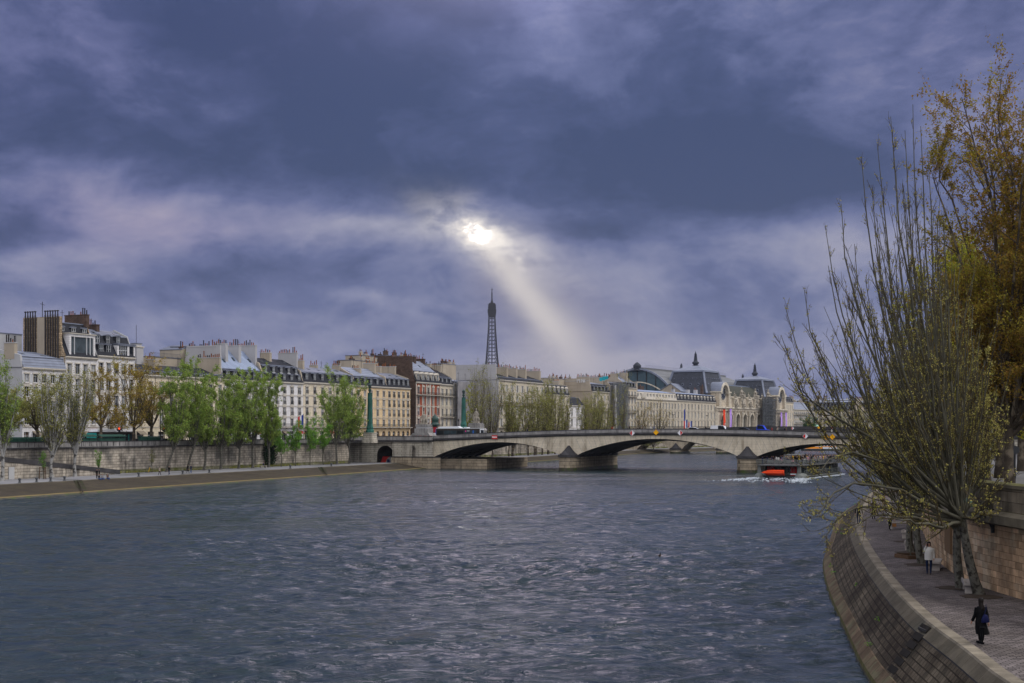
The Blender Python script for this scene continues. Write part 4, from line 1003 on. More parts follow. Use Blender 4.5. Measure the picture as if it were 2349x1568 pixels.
# the house with the wall of flues
t, L, D, ze, zm, zr, rf, A, ang = building('tall white house with a studio window and dark flue pipes on its side wall', 150, 223, 817, 738, 734, 4, 4, 'white_stone', D=11.5, run=3.2,
    mans='slate', roof='zinc_dark', dorm=None, party='rubble', chim=[(1, .2, .75, 1.8, 'dark_brick', 1.0)], style='s', ptop=.5, seed=5)
zt = PZ(726, A.y)
b = MB(); b.box(-.5, .3, 1.2, D + .2, ze - 6.0, zt, 'rubble'); b.box(-.55, -.5, 5.0, 7.6, ze - 1, zt - .1, 'party_beige'); b.build('flue_wall', t)
for k in range(14):
    if k in (6, 7, 8): continue
    y = 1.5 + k * .72; b = MB(); z1 = zt + .4
    b.lathe([(.17, 0), (.17, z1 - ze + 1.2)], (-.70, y, ze - 1.2), 'pot_dark', 8)
    b.lathe([(.12, 0), (.12, .7), (.26, .72), (.26, .92), (.05, 1.0)], (-.70, y, z1), 'iron', 8); b.build('flue_pipe', t)
b = MB(); b.bar((-.3, 6.3, zt), (-.3, 6.3, zt + 3.4), .1, 'iron'); b.bar((-.3, 5.6, zt + 2.6), (-.3, 7.0, zt + 3.0), .07, 'iron'); b.build('antenna', t)
zs = PZ(771, A.y)                       # studio bay rising over the eave
b = MB(); x0, x1 = .12 * L, .93 * L
b.box(x0, x0 + .5, -.05, 3.0, ze, zs, 'white_stone'); b.box(x1 - .5, x1, -.05, 3.0, ze, zs, 'white_stone'); b.box(x0, x1, -.05, 3.0, zs, zs + .6, 'white_stone'); b.box(x0 - .2, x1 + .2, -.3, 3.1, zs + .6, zs + .8, 'trim_stone')
b.build('studio_bay', t)
b = MB(); b.face([(x0, .2, ze + .3), (x1, .2, ze + .3), (x1, .2, zs), (x0, .2, zs)], 'glass_light')
for k in range(5): x = x0 + .5 + (x1 - x0 - 1) * (0, .16, .70, .86, 1)[k]; b.box(x - .09, x + .09, .0, .19, ze + .3, zs, 'frame_white')
b.box(x0, x1, .0, .19, ze + .1, ze + .45, 'frame_white'); b.build('studio_window', t)
for k in range(3): put('dormer', dormer_mesh(1.3, 1.9, 1.6, k), rf, None, (L * (.15 + .35 * k), 2.0 + .3, zr - 3.3))
t, L, D, ze, zm, zr, rf, A, ang = building('white house with mansard roof, glass studio corner and red brick chimneys', 223, 309, 815, 768, 751, 4, 5, 'white_stone', D=12, run=2.2, mans='slate', roof='zinc_dark',
    dorm=None, party='party_grey', chim=[(0, .3, .8, 1.0, 'dark_brick', 1.0), (.45, .4, .8, 1.0, 'dark_brick', 1.0)], style='sr', seed=9)
zs = PZ(789, A.y); x0, x1 = .52 * L, L
b = MB(); b.box(x0, x0 + .6, -.05, 3, ze, zs, 'white_stone'); b.box(x1 - .35, x1, -.05, 3, ze, zs, 'white_stone'); b.box(x0 + .58 * (x1 - x0), x0 + .68 * (x1 - x0), -.05, 3, ze, zs, 'white_stone'); b.box(x0, x1 + .2, -.2, 3.2, zs, zs + .5, 'zinc_dark'); b.build('studio_bay', t)
b = MB(); b.face([(x0, .2, ze - 3), (x1, .2, ze - 3), (x1, .2, zs), (x0, .2, zs)], 'glass'); xm = x0 + .58 * (x1 - x0)
for k in range(5): x = x0 + .6 + (xm - x0 - .6) * k / 4; b.box(x - .06, x + .06, -.03, .19, ze - 3, zs, 'frame_white')
for k in range(6): z = ze - 3 + (zs - ze + 3) * k / 5; b.box(x0 + .6, xm, -.02, .18, z - .06, z + .06, 'frame_white')
b.build('studio_window', t)
for k in range(3): put('dormer', dormer_mesh(1.2, 1.8, 1.6, k), rf, None, (L * (.13 + .27 * k), 1.3, ze + (zm - ze) * .62))
for k in range(2): put('dormer', dormer_mesh(1.4, 2.2, 1.6, k), rf, None, (L * (.12 + .2 * k), .2, ze + .3))
# low slate roofed house, square white tower and beige blank walls behind
building('low cream house under a dark slate roof with roof lights, behind golden plane trees', 309, 515, 858, 850, 831, 3, 9, 'cream_stone', D=13, run=1.2, mans='slate', roof='slate', dorm=((1.2, 1.0),), chim=[(.35, .3, .5, 1.2, 'party_beige', .8), (.97, .05, .6, 2.6, 'party_beige', .6)], seed=12)
A_, L_, ang_, n_ = bld_frame(314, 338, FACADE, 7)
t = thing('stair_tower', 'square white chimney tower between the white mansard house and the low slate roof', 'tower', (A_.x, A_.y, 0), ang_)
zt = PZ(797, A_.y); b = MB(); b.box(0, 2.4, 0, 2.4, ZST, zt, 'party_white'); b.build('shaft', t)
b = MB(); b.box(-.15, 2.55, -.15, 2.55, zt, zt + .25, 'trim_stone'); b.box(.3, 2.1, .3, 2.1, zt + .25, zt + .9, 'party_white'); b.box(.15, 2.25, .15, 2.25, zt + .9, zt + 1.05, 'zinc_dark'); b.bar((1.2, 1.2, zt + 1), (1.2, 1.2, zt + 5.5), .07, 'iron'); b.build('cap', t)
rear_block('long beige blank wall with a roof railing behind the low slate roof', 342, 416, 819, 13, 7, 'party_beige', pots=False, rail=True)
rear_block('beige blank wall stepping up behind the low slate roof', 416, 441, 803, 13, 7, 'party_beige', pots=True, slope=791)
rear_block('narrow grey stair wall with two windows beside the big white gable', 441, 456, 796, 11, 7, 'party_grey', pots=False, win=1)
building('house with a large blue grey zinc roof and a blank white gable', 515, 608, 870, 845, 797, 4, 6, 'white_stone', D=13, run=1.4, roof='zinc_blue', dorm=((1.4, 1.9),), party='party_white', party_top=792,
         chim=[(0, .18, .88, .2, 'party_white', .6), (.30, .25, .52, 1.2, 'party_white', 1.1), (.62, .25, .52, 1.0, 'party_white', 1.1), (1, .2, .6, 1.4, 'party_white', .8)], seed=15)
t, L, D, ze, zm, zr, rf, A, ang = building('white house with two rows of dormers in a dark slate mansard', 608, 695, 874, 836, 818, 4, 5, 'white_stone', D=13, run=2.0, roof='slate', dorm=((1.15, 1.7), (1.0, 1.5)),
         chim=[(.05, .35, .6, 1.4, 'party_beige', 1.0), (.5, .35, .6, 1.5, 'party_beige', 1.0), (.97, .12, .6, 1.8, 'party_white', .6)], balc=(0,), style='spr', seed=17)
building('long cream house with a dark mansard of seven tall dormers and a square beige chimney', 695, 815, 876, 853, 838, 4, 7, 'cream_stone', D=13, run=1.0, roof='zinc_dark', dorm=((1.2, 2.1),), balc=(0,), style='spr',
         chim=[(.22, .3, .62, 1.6, 'party_beige', .9), (.62, .5, .7, .8, 'party_beige', .7), (1, .4, .6, 1.0, 'party_beige', .7)], seed=19)
building('ochre house with arched windows and five slate dormers behind the near green pylon', 815, 887.5, 884, 862, 840, 4, 5, 'ochre_stone', D=13, run=1.5, roof='zinc', dorm=((1.1, 1.9),), balc=(0,), style='s', arch=True, ground='arch',
         chim=[(.45, .25, .5, -.4, 'party_beige', .9), (.98, .3, .62, 1.6, 'party_beige', 1.0), (0, .4, .6, .6, 'party_beige', .6)], seed=21)
building('ochre house with shuttered tall windows and a long iron balcony beside the brown gable', 887.5, 941, 888, 867, 853, 4, 5, 'ochre_stone', D=13, run=.8, roof='zinc_dark', dorm=((1.2, 2.2),), balc=(0,), style='sr', ground='arch',
         chim=[(.5, .5, .7, 2.0, 'party_beige', .8), (1, .4, .8, 2.2, 'party_beige', .8)], seed=23)
rear_block('row of back chimneys and a beige wall behind the ochre houses', 806, 868, 827, 13, 5, 'party_beige')
rear_block('taller back house with brick and beige walls topped by chimney pots', 828, 905, 816, 19, 6, 'party_beige')
rear_block('dark brick back house crowded with chimney pots', 884, 936, 816, 15, 5, 'dark_brick')
t, L, D, ze, zm, zr, rf, A, ang = building('red brick and white stone house with ornate pedimented dormers', 954, 1010, 876, 850, 824, 4, 5, 'red_brick', D=13, run=1.6, roof='zinc', dorm=((1.3, 2.2),), party='dark_brick', party_top=817, balc=(0, 3), style='sp', ped=True,
         chim=[(0, .15, .85, .3, 'dark_brick', .7), (.55, .4, .75, 1.2, 'dark_brick', 1.1), (.92, .4, .75, .8, 'dark_brick', 1.1)], seed=25, ww=1.5)
b = MB()
for x0, x1 in ((0, .27), (.40, .44), (.55, .60), (.70, 1)):
    b.box(x0 * L, x0 * L + .45, -.1, -.004, ZST + 4, ze - .6, 'trim_stone'); b.box(x1 * L - .45, x1 * L, -.1, -.004, ZST + 4, ze - .6, 'trim_stone')
b.build('stone_piers', t)
building('narrow beige house with an iron balcony, right of the red brick house', 1010, 1038.6, 881, 865, 846, 4, 3, 'beige_stone', D=12, run=.8, roof='slate', dorm=((1.1, 1.6),), balc=(1, 3), style='s', seed=27)
rear_block('beige back house with chimneys between the red brick house and the white gable', 1016, 1046, 835, 9, 8, 'party_beige')
# scaffolded house
def scaffold(t, L, z0, z1, y, mat='steel_pole', sx=2.2, sz=2.0, planks=True):
    b = MB(); n = max(1, int(L / sx)); m = max(1, int((z1 - z0) / sz))
    for i in range(n + 1):
        for yy in (y, y - 1.1): b.bar((L * i / n, yy, z0), (L * i / n, yy, z1), .12, mat)
    for k in range(m + 1):
        z = z0 + (z1 - z0) * k / m
        for yy in (y, y - 1.1): b.bar((0, yy, z), (L, yy, z), .10, mat)
        if planks and k: b.box(0, L, y - 1.05, y - .1, z - .1, z - .04, 'wood_dark')
    for i in range(0, n, 2):
        for k in range(0, m): b.bar((L * i / n, y - 1.15, z0 + (z1 - z0) * k / m), (L * (i + 1) / n, y - 1.15, z0 + (z1 - z0) * (k + 1) / m), .08, mat)
    return b.build('scaffold_frame', t)
t, L, D, ze, zm, zr, rf, A, ang = building('grey house wrapped in pale scaffold netting behind the far green pylon', 1038.6, 1120, 880, 874, 868, 4, 5, 'grey_stone', D=13, dorm=None, style='s', seed=29, chim=[])
s_ = thing('scaffolding', 'pale grey netted scaffolding in front of the house behind the far green pylon', 'scaffolding', (A.x, A.y, 0), ang, 'scaffoldings on facades')
scaffold(s_, L, ZST, PZ(872, A.y), -.6); b = MB(); b.box(0, L, -1.95, -1.93, ZST + 2, PZ(874, A.y), 'net_grey'); b.build('netting', s_)
t, L, D, ze, zm, zr, rf, A, ang = building('beige mansard house with an enormous white blank gable, left of the tall bare trees', 1144, 1249, 871, 864, 846, 4, 9, 'beige_stone', D=20, run=1.2, mans='slate', roof='slate', dorm=None, party='party_white', party_top=836,
         chim=[(0, .08, .95, .1, 'party_white', .8), (.28, .1, .5, 1.0, 'party_beige', 1.2), (.48, .1, .5, 1.0, 'party_beige', 1.2), (.68, .1, .5, 1.0, 'party_beige', 1.4), (.99, .08, .6, .9, 'party_beige', 1.4)], balc=(0, 2), style='s', seed=31)
building('beige hotel with a curved dark mansard behind the row of budding poplars', 1249, 1306, 904, 882, 878, 4, 6, 'beige_stone', D=13, run=1.2, dorm=((1.3, 2.3),), balc=(0,), style='s', seed=33, ped=True)
rear_block('back chimneys above the hotel mansard', 1262, 1312, 868, 12, 8, 'party_beige')
building('small white two storey house with a hipped slate roof between the tall blank gables', 1306, 1341, 930, 912, 909, 2, 3, 'white_stone', D=11, run=2.8, mans='slate', roof='slate', dorm=None, style='s', seed=35, ww=1.4, chim=[(.5, .4, .5, .6, 'party_white', .7)])
t, L, D, ze, zm, zr, rf, A, ang = building('slate roofed house with small white dormers and a huge beige blank gable', 1359, 1399, 898, 881, 875, 4, 5, 'beige_stone', D=15, run=1.6, dorm=((1.2, 1.8),), balc=(2,), party='party_beige', party_top=868, style='s', seed=37,
         chim=[(0, .1, .95, .1, 'party_beige', .8), (.95, .2, .9, 2.4, 'party_beige', .8), (.5, .4, .8, 2.4, 'party_beige', .8)])
# painted letters high on the gable (real paint, standing on the wall)
def lettering(word, name, parent, origin, right, up, h, mat, gap=.25, wd=.55, st=.16):
    SEG = {'P': [((0, 0), (0, 1)), ((0, 1), (1, 1)), ((1, 1), (1, .5)), ((1, .5), (0, .5))], 'U': [((0, 1), (0, 0)), ((0, 0), (1, 0)), ((1, 0), (1, 1))], 'N': [((0, 0), (0, 1)), ((0, 1), (1, 0)), ((1, 0), (1, 1))],
           'K': [((0, 0), (0, 1)), ((0, .5), (1, 1)), ((0, .5), (1, 0))], 'I': [((.5, 0), (.5, 1))], 'O': [((0, 0), (0, 1)), ((0, 1), (1, 1)), ((1, 1), (1, 0)), ((1, 0), (0, 0))], 'L': [((0, 1), (0, 0)), ((0, 0), (1, 0))],
           'E': [((0, 0), (0, 1)), ((0, 1), (1, 1)), ((0, .5), (.8, .5)), ((0, 0), (1, 0))], 'X': [((0, 0), (1, 1)), ((0, 1), (1, 0))], 'M': [((0, 0), (0, 1)), ((0, 1), (.5, .4)), ((.5, .4), (1, 1)), ((1, 1), (1, 0))],
           'S': [((1, 1), (0, 1)), ((0, 1), (0, .5)), ((0, .5), (1, .5)), ((1, .5), (1, 0)), ((1, 0), (0, 0))]}
    b = MB(); o = Vector(origin); r = Vector(right).normalized(); u = Vector(up).normalized(); x = 0
    for ch in word:
        for (a, c), (e, f) in SEG[ch]: b.bar(o + r * (x + a * h * wd) + u * (c * h), o + r * (x + e * h * wd) + u * (f * h), st, mat, .03)
        x += h * wd + h * gap
    return b.build(name, parent)
zt = PZ(868, A.y)
lettering('PUNK', 'graffiti', t, (-.43, 7.2, zt - 1.9), (0, -1, 0), (0, 0, 1), 1.5, 'sign_white', .28, .5, .2)
M('teal_paint', (.02, .34, .40), rough=.6)
b = MB()
for (cx_, cz, r) in ((1.2, 1.0, .8), (2.6, .9, .9), (3.8, .4, .7)): b.lathe([(r, 0), (r, .05)], (0, 0, 0), 'teal_paint', 14); 
b = MB()
for (cy, cz, r) in ((1.0, -1.0, .85), (2.4, -1.3, 1.0), (3.8, -1.6, .9)):
    pts = [(cy + r * math.cos(a * math.pi / 7), zt + 1.8 + cz + r * math.sin(a * math.pi / 7)) for a in range(14)]
    b.prism_yz(pts, .95 * L - .46, .95 * L - .41, 'teal_paint')
b.build('graffiti', t)
rear_block('back house of mixed brick and beige chimney walls right of the big beige gable', 1376, 1428, 868, 10, 8, 'party_beige')
t, L, D, ze, zm, zr, rf, A, ang = building('house hidden under dark scaffold sheeting with a white drape, right of the slate dormers', 1399, 1433, 884, 878, 874, 4, 4, 'grey_stone', D=13, dorm=None, style='s', seed=41, chim=[])
s_ = thing('scaffolding', 'scaffolding under dark sheeting with a hanging white drape, farther along the row', 'scaffolding', (A.x, A.y, 0), ang, 'scaffoldings on facades')
scaffold(s_, L, ZST, PZ(876, A.y), -.6); b = MB(); b.box(0, L, -1.95, -1.93, ZST + 2, PZ(880, A.y), 'net_dark'); b.build('netting', s_)
b = MB(); rr = random.Random(4)
for k in range(9): b.lathe([(.5 + rr.random() * .3, 0), (.6 + rr.random() * .3, 1.2), (.5, 2.6)], (1.1 + rr.random() * .4, -2.1, PZ(885, A.y) - 2.5 * (k + 1)), 'party_white', 8)
b.build('drape', s_)
building('beige corner house with iron balconies and a round topped dark roof', 1433, 1460, 889, 876, 862, 5, 4, 'cream_stone', D=12, run=1.8, dorm=((1.0, 1.9),), balc=(0, 2, 4), style='s', seed=43,
         chim=[(.6, .2, .5, 1.6, 'party_beige', 1.6), (0, .3, .6, 1.0, 'party_beige', .8)])
# ornate pale palace in two blocks
t, L, D, ze, zm, zr, rf, A, ang = building('long ornate pale stone palace with a blue grey roof, left of the flags', 1460, 1552, 914, 898, 891, 3, 13, 'beige_stone', D=16, run=.6, mans='trim_stone', roof='zinc_blue', dorm=((1.2, 2.0),), style='s', arch=True, ped=True, dmat='trim_stone', ww=1.5, seed=45,
         chim=[(.5, .5, .7, 1.8, 'dark_brick', 5), (.12, .15, .3, 2.6, 'party_beige', 1.5)], name='palace', balc=(0,), win_h=.72)
b = MB(); xc = 4.6 / 30 * L
for k, r in enumerate((2.6, 2.0)):
    pts = [(xc + r * math.cos(a * math.pi / 12), ze + .2 + r * math.sin(a * math.pi / 12)) for a in range(13)]; b.prism_xz(pts, -.7 + .12 * k, .8, 'trim_stone' if k == 0 else 'museum_trim', True)
b.build('round_pediment', t)
t, L, D, ze, zm, zr, rf, A, ang = building('pale stone palace wing with a blue roof, right beside the museum', 1552, 1642, 918.5, 903, 898, 3, 12, 'beige_stone', D=14, run=.8, mans='slate', roof='zinc_blue', dorm=((1.2, 1.8),), style='s', arch=True, ped=True, ww=1.5, seed=47,
         chim=[(.25, .5, .6, 1.5, 'party_white', 2), (.55, .4, .5, 1.6, 'party_white', 3), (.75, .4, .5, 1.8, 'party_white', 3), (.85, .3, .4, 4, 'dark_brick', 1.6)], name='palace', balc=(0,), win_h=.72)
A_, L_, ang_, n_ = bld_frame(1556, 1640, FACADE, 16)
t = thing('rear_building', 'beige gabled wall rising behind the palace wing, in front of the large slate dome', 'building', (A_.x, A_.y, 0), ang_, 'houses standing behind the front row')
zp_ = PZ(881, A_.y); z0_ = PZ(900, A_.y)
b = MB(); b.prism_yz([(0, ZST), (14, ZST), (14, z0_), (6, zp_), (0, z0_ + .5)], 4, L_ * .6, 'party_beige'); b.build('wall', t)
b = MB(); b.prism_yz([(-.4, z0_ + .3), (6, zp_ + .3), (14.4, z0_), (14.4, z0_ + .25), (6, zp_ + .6), (-.4, z0_ + .6)], 3.6, L_ * .62, 'zinc'); b.build('roof', t)
building('white classical house with a slate roof at the right end of the museum', 1799, 1820, 922, 910, 909, 3, 5, 'cream_stone', D=13, run=1.6, dorm=((1.1, 1.6),), style='s', seed=49, balc=(0,), name='classical_house', ww=1.6)
# more distant houses, turned towards the camera
FAR1 = [(PX(1816, 930), 930), (PX(1866, 960), 960)]; FAR2 = [(PX(1858, 985), 985), (PX(1962, 960), 960)]; FAR3 = [(PX(1952, 1040), 1040), (PX(2120, 985), 985)]
FAR4 = [(PX(1825, 1090), 1090), (PX(1900, 1110), 1110)]; FAR5 = [(PX(1893, 1120), 1120), (PX(1990, 1120), 1120)]
building('distant house with a pale zinc roof and long dark balconies, beyond the museum', 1821, 1862, 939.5, 925, 922, 4, 9, 'beige_stone', D=14, run=3, mans='zinc', roof='zinc', dorm=None, balc=(1, 3), style='', poly=FAR1, seed=51, group='distant houses beyond the museum')
building('distant pale classical house with a dark slate mansard behind the round tree', 1862, 1958, 943, 924, 921, 3, 11, 'cream_stone', D=16, run=4, dorm=((1.5, 2.2), (1.3, 1.7)), style='s', poly=FAR2, seed=53, group='distant houses beyond the museum', ww=1.5)
building('farthest grey roofed house glimpsed through the right hand branches', 1960, 2110, 940, 925, 920, 4, 14, 'beige_stone', D=16, run=4, dorm=((1.5, 2.2),), style='', poly=FAR3, seed=55, group='distant houses beyond the museum')
building('hazy beige back roofs left above the distant zinc roof', 1828, 1896, 924, 920, 915, 5, 8, 'party_beige', D=14, dorm=None, style='', poly=FAR4, seed=57, group='distant houses beyond the museum')
building('hazy beige back roofs above the distant slate mansard', 1896, 1985, 923, 919, 915.5, 5, 9, 'party_beige', D=14, dorm=None, style='', poly=FAR5, seed=59, group='distant houses beyond the museum')
p = Vector((PX(1872, 900), 900, ZST)); t = thing('glass_dome', 'pale green domed glass roof beside the round dark tree', 'dome', p)
M('copper_pale', (.30, .52, .40), rough=.5, var=.1); b = MB(); b.lathe([(5.2, 0), (5.2, 1.5)], (0, 0, 0), 'cream_stone', 16); b.build('drum', t)
b = MB(); b.lathe([(5.0 * math.cos(a * math.pi / 16), 1.5 + 5.0 * math.sin(a * math.pi / 16)) for a in range(8)] + [(.1, 6.6)], (0, 0, 0), 'copper_pale', 16); b.build('dome', t)
for k in range(8): b = MB()
t['label'] = 'pale green domed glass roof beside the round dark tree'
# ------------------------------------------------------------------ the museum
MF = Frame((112.6, 745), math.atan2(.870, .492)); ML = 127.0; MG = 'museum'
t = thing('museum', 'former railway station with two clock pavilions and slate domes, left of the distant houses', 'museum', MF.o, MF.a)
ZC, ZC2 = 23.2, 31.0
arcs = [(13, 3.0), (25, 3.3), (37, 3.3), (49, 3.3), (61, 3.3), (73, 3.3), (85, 3.3), (96, 3.3), (114, 3.0)]
b = MB(); wall_holes(b, 0, ML, ZST, ZC, 0, [(c - r, c + r, ZST, 19.3 if r > 3.1 else 18.6, True) for c, r in arcs], 'museum_stone', 1.6)
b.box(0, ML, 2.2, 40, ZST, ZC, 'museum_stone'); b.box(3, ML - 3, 1.0, 38, ZC, 28.6, 'museum_stone'); b.build('wall', t)
b = MB()
for x0, x1 in ((-.3, 4.5), (21.5, 23), (103, 104.5), (121.5, ML + .2)):
    z = ZST
    while z < ZC - .6: b.box(x0, x1, -.35, -.004, z, z + .5, 'museum_trim'); z += .75
b.build('rusticated_piers', t)
for c, r in arcs:
    b = MB(); b.face([(-r, 0, 0), (r, 0, 0), (r, 0, 12.6), (-r, 0, 12.6)], 'glass_light')
    for k in range(-2, 3): b.box(k * r / 3 - .08, k * r / 3 + .08, -.12, -.01, 0, 12.4, 'dark_green')
    for k in range(1, 5): b.box(-r, r, -.1, -.01, k * 2.2, k * 2.2 + .12, 'dark_green')
    b.build('arched_window', t, None, (c, 1.5, ZST))
b = MB()
for c, r in arcs:      # archivolts and keystones
    n = 16; zb = 19.3 - r if r > 3.1 else 18.6 - r
    for i in range(n):
        a0, a1 = math.pi * i / n, math.pi * (i + 1) / n
        q = [(c + (r + o) * math.cos(a), zb + (r + o) * math.sin(a)) for a, o in ((a0, .0), (a1, .0), (a1, .7), (a0, .7))]
        b.prism_xz(q, -.3, -.003, 'museum_trim')
    b.box(c - .5, c + .5, -.6, -.003, zb + r, zb + r + 1.8, 'museum_trim')
for x in (31, 43, 55, 67, 79, 90.5):     # paired columns
    for dx in (-.9, .9): b.lathe([(.55, 0), (.5, 1), (.42, 11.5), (.62, 11.8), (.62, 12.4)], (x + dx, -.55, ZST + 1), 'museum_trim', 8)
    b.box(x - 1.7, x + 1.7, -1.1, -.004, ZST, ZST + 1.2, 'museum_trim')
b.build('columns_and_arches', t)
b = MB(); b.box(-.3, ML + .3, -1.2, -.003, ZC - .9, ZC - .1, 'museum_trim'); b.box(-.3, ML + .3, -.6, -.004, ZC - 2.4, ZC - .9, 'museum_stone')
b.box(22, 104.5, .2, 1.0, ZC, 28.9, 'museum_stone'); b.box(22, 104.5, -.3, 1.1, 28.6, 29.2, 'museum_trim'); b.build('cornice', t)
rr = random.Random(8)
M('statue_stone', (.30, .27, .22), var=.35, vs=1.5, streak=.4, scol=(.07, .06, .05), coords='wall', bump=.8, bscale=3)
def figure_blob(b, x, y, z, h, rr, mat='statue_stone', lean=0.0, seated=True):
    """weathered allegorical figure: draped base, torso, head and arms in one outline"""
    b.lathe([(h * .26, 0), (h * .24, h * .2), (h * .15, h * .42), (h * .17, h * .6), (h * .08, h * .72), (h * .03, h * .76)], (x, y, z), mat, 8, True, 1, .8)
    b.lathe([(h * .02, -.08 * h), (h * .07, -.03 * h), (h * .075, .03 * h), (h * .03, .09 * h)], (x + lean, y, z + h * .85), mat, 8)
    for s in (-1, 1):
        b.tube([(x + s * h * .13, y, z + h * .64), (x + s * h * .24, y - .1 * h, z + h * .5), (x + s * h * rr.uniform(.2, .36), y - .2 * h, z + h * rr.uniform(.36, .68))], [h * .06, h * .05, h * .03], mat, 5)
        b.tube([(x + s * h * .1, y, z + h * .3), (x + s * h * .14, y - .26 * h, z + h * .28), (x + s * h * .13, y - .28 * h, z)], [h * .1, h * .08, h * .06], mat, 6)
for k, x in enumerate((31, 43, 55, 67, 79, 90.5)):
    b = MB(); big_ = k in (1, 3, 5)
    b.box(x - 2.4, x + 2.4, -.9, .15, ZC, 27.6, 'museum_trim'); b.box(x - 2.8, x + 2.8, -1.2, .4, 27.6, 28.3, 'museum_trim')
    for q in range(14): b.lathe([(.1, 0), (rr.uniform(.3, .6), .5), (.1, 1)], (x + rr.uniform(-2.2, 2.2), -.95, ZC + rr.uniform(.2, 3.6)), 'statue_stone', 6)
    figure_blob(b, x - 1.2, -1.4, ZC, 3.4, rr); figure_blob(b, x + 1.2, -1.4, ZC, 3.3, rr)
    b.build('carved_panel', t)
    b = MB(); figure_blob(b, x, 0, 28.3, 7.0 if big_ else 4.0, rr); 
    if big_: figure_blob(b, x - 1.8, 0, 28.3, 4, rr); figure_blob(b, x + 1.8, 0, 28.3, 4, rr)
    b.build('statue', t)
for c in (13.2, 113.6):     # clock pavilions
    b = MB(); w_ = 8.8; zc = 30.3
    b.box(c - w_, c - 6.0, -.8, 12, ZC, ZC2, 'museum_stone'); b.box(c + 6.0, c + w_, -.8, 12, ZC, ZC2, 'museum_stone'); b.box(c - 6, c + 6, .3, 12, ZC, zc, 'museum_stone')
    for s in (-1, 1):
        z = ZC + .2
        while z < ZC2 - .8: b.box(c + s * 7.4 - 1.5, c + s * 7.4 + 1.5, -1.05, -.81, z, z + .5, 'museum_trim'); z += .75
        b.box(c + s * 7.4 - 1.9, c + s * 7.4 + 1.9, -1.5, 12, ZC2, ZC2 + .7, 'museum_trim')
    b.build('pavilion_wall', t)
    b = MB(); n = 20; ro, ri = 6.6, 5.0
    for i in range(n):
        a0, a1 = math.pi * i / n, math.pi * (i + 1) / n
        q = [(c + rad * math.cos(a), zc + rad * math.sin(a)) for a, rad in ((a0, ri), (a1, ri), (a1, ro), (a0, ro))]
        b.prism_xz(q, -1.4, 13, 'zinc_dark' if False else 'museum_trim')
        q = [(c + rad * math.cos(a), zc + rad * math.sin(a)) for a, rad in ((a0, ro), (a1, ro), (a1, ro + .25), (a0, ro + .25))]
        b.prism_xz(q, -1.0, 13.5, 'zinc')
    b.face([(c + ri * math.cos(math.pi * i / n), .5, zc + ri * math.sin(math.pi * i / n)) for i in range(n + 1)], 'museum_stone')
    b.build('clock_arch', t)
    ck = MB(); 
    for rad, y, m_ in ((4.3, .28, 'museum_trim'), (3.7, .1, 'glass'), ):
        ck.prism_xz([(c + rad * math.cos(math.pi * 2 * i / 28), zc + .4 + rad * math.sin(math.pi * 2 * i / 28)) for i in range(28)], y - .1, y + .1 if rad > 4 else y + .05, m_)
    for i in range(12):
        a = math.pi * i / 6; ck.bar((c + 2.9 * math.cos(a), -.02, zc + .4 + 2.9 * math.sin(a)), (c + 3.5 * math.cos(a), -.02, zc + .4 + 3.5 * math.sin(a)), .22, 'frame_white')
    ck.bar((c, -.04, zc + .4), (c - 1.0, -.04, zc + 2.9), .2, 'frame_white'); ck.bar((c, -.06, zc + .4), (c + 1.5, -.06, zc - .8), .24, 'frame_white'); ck.build('clock_face', t)
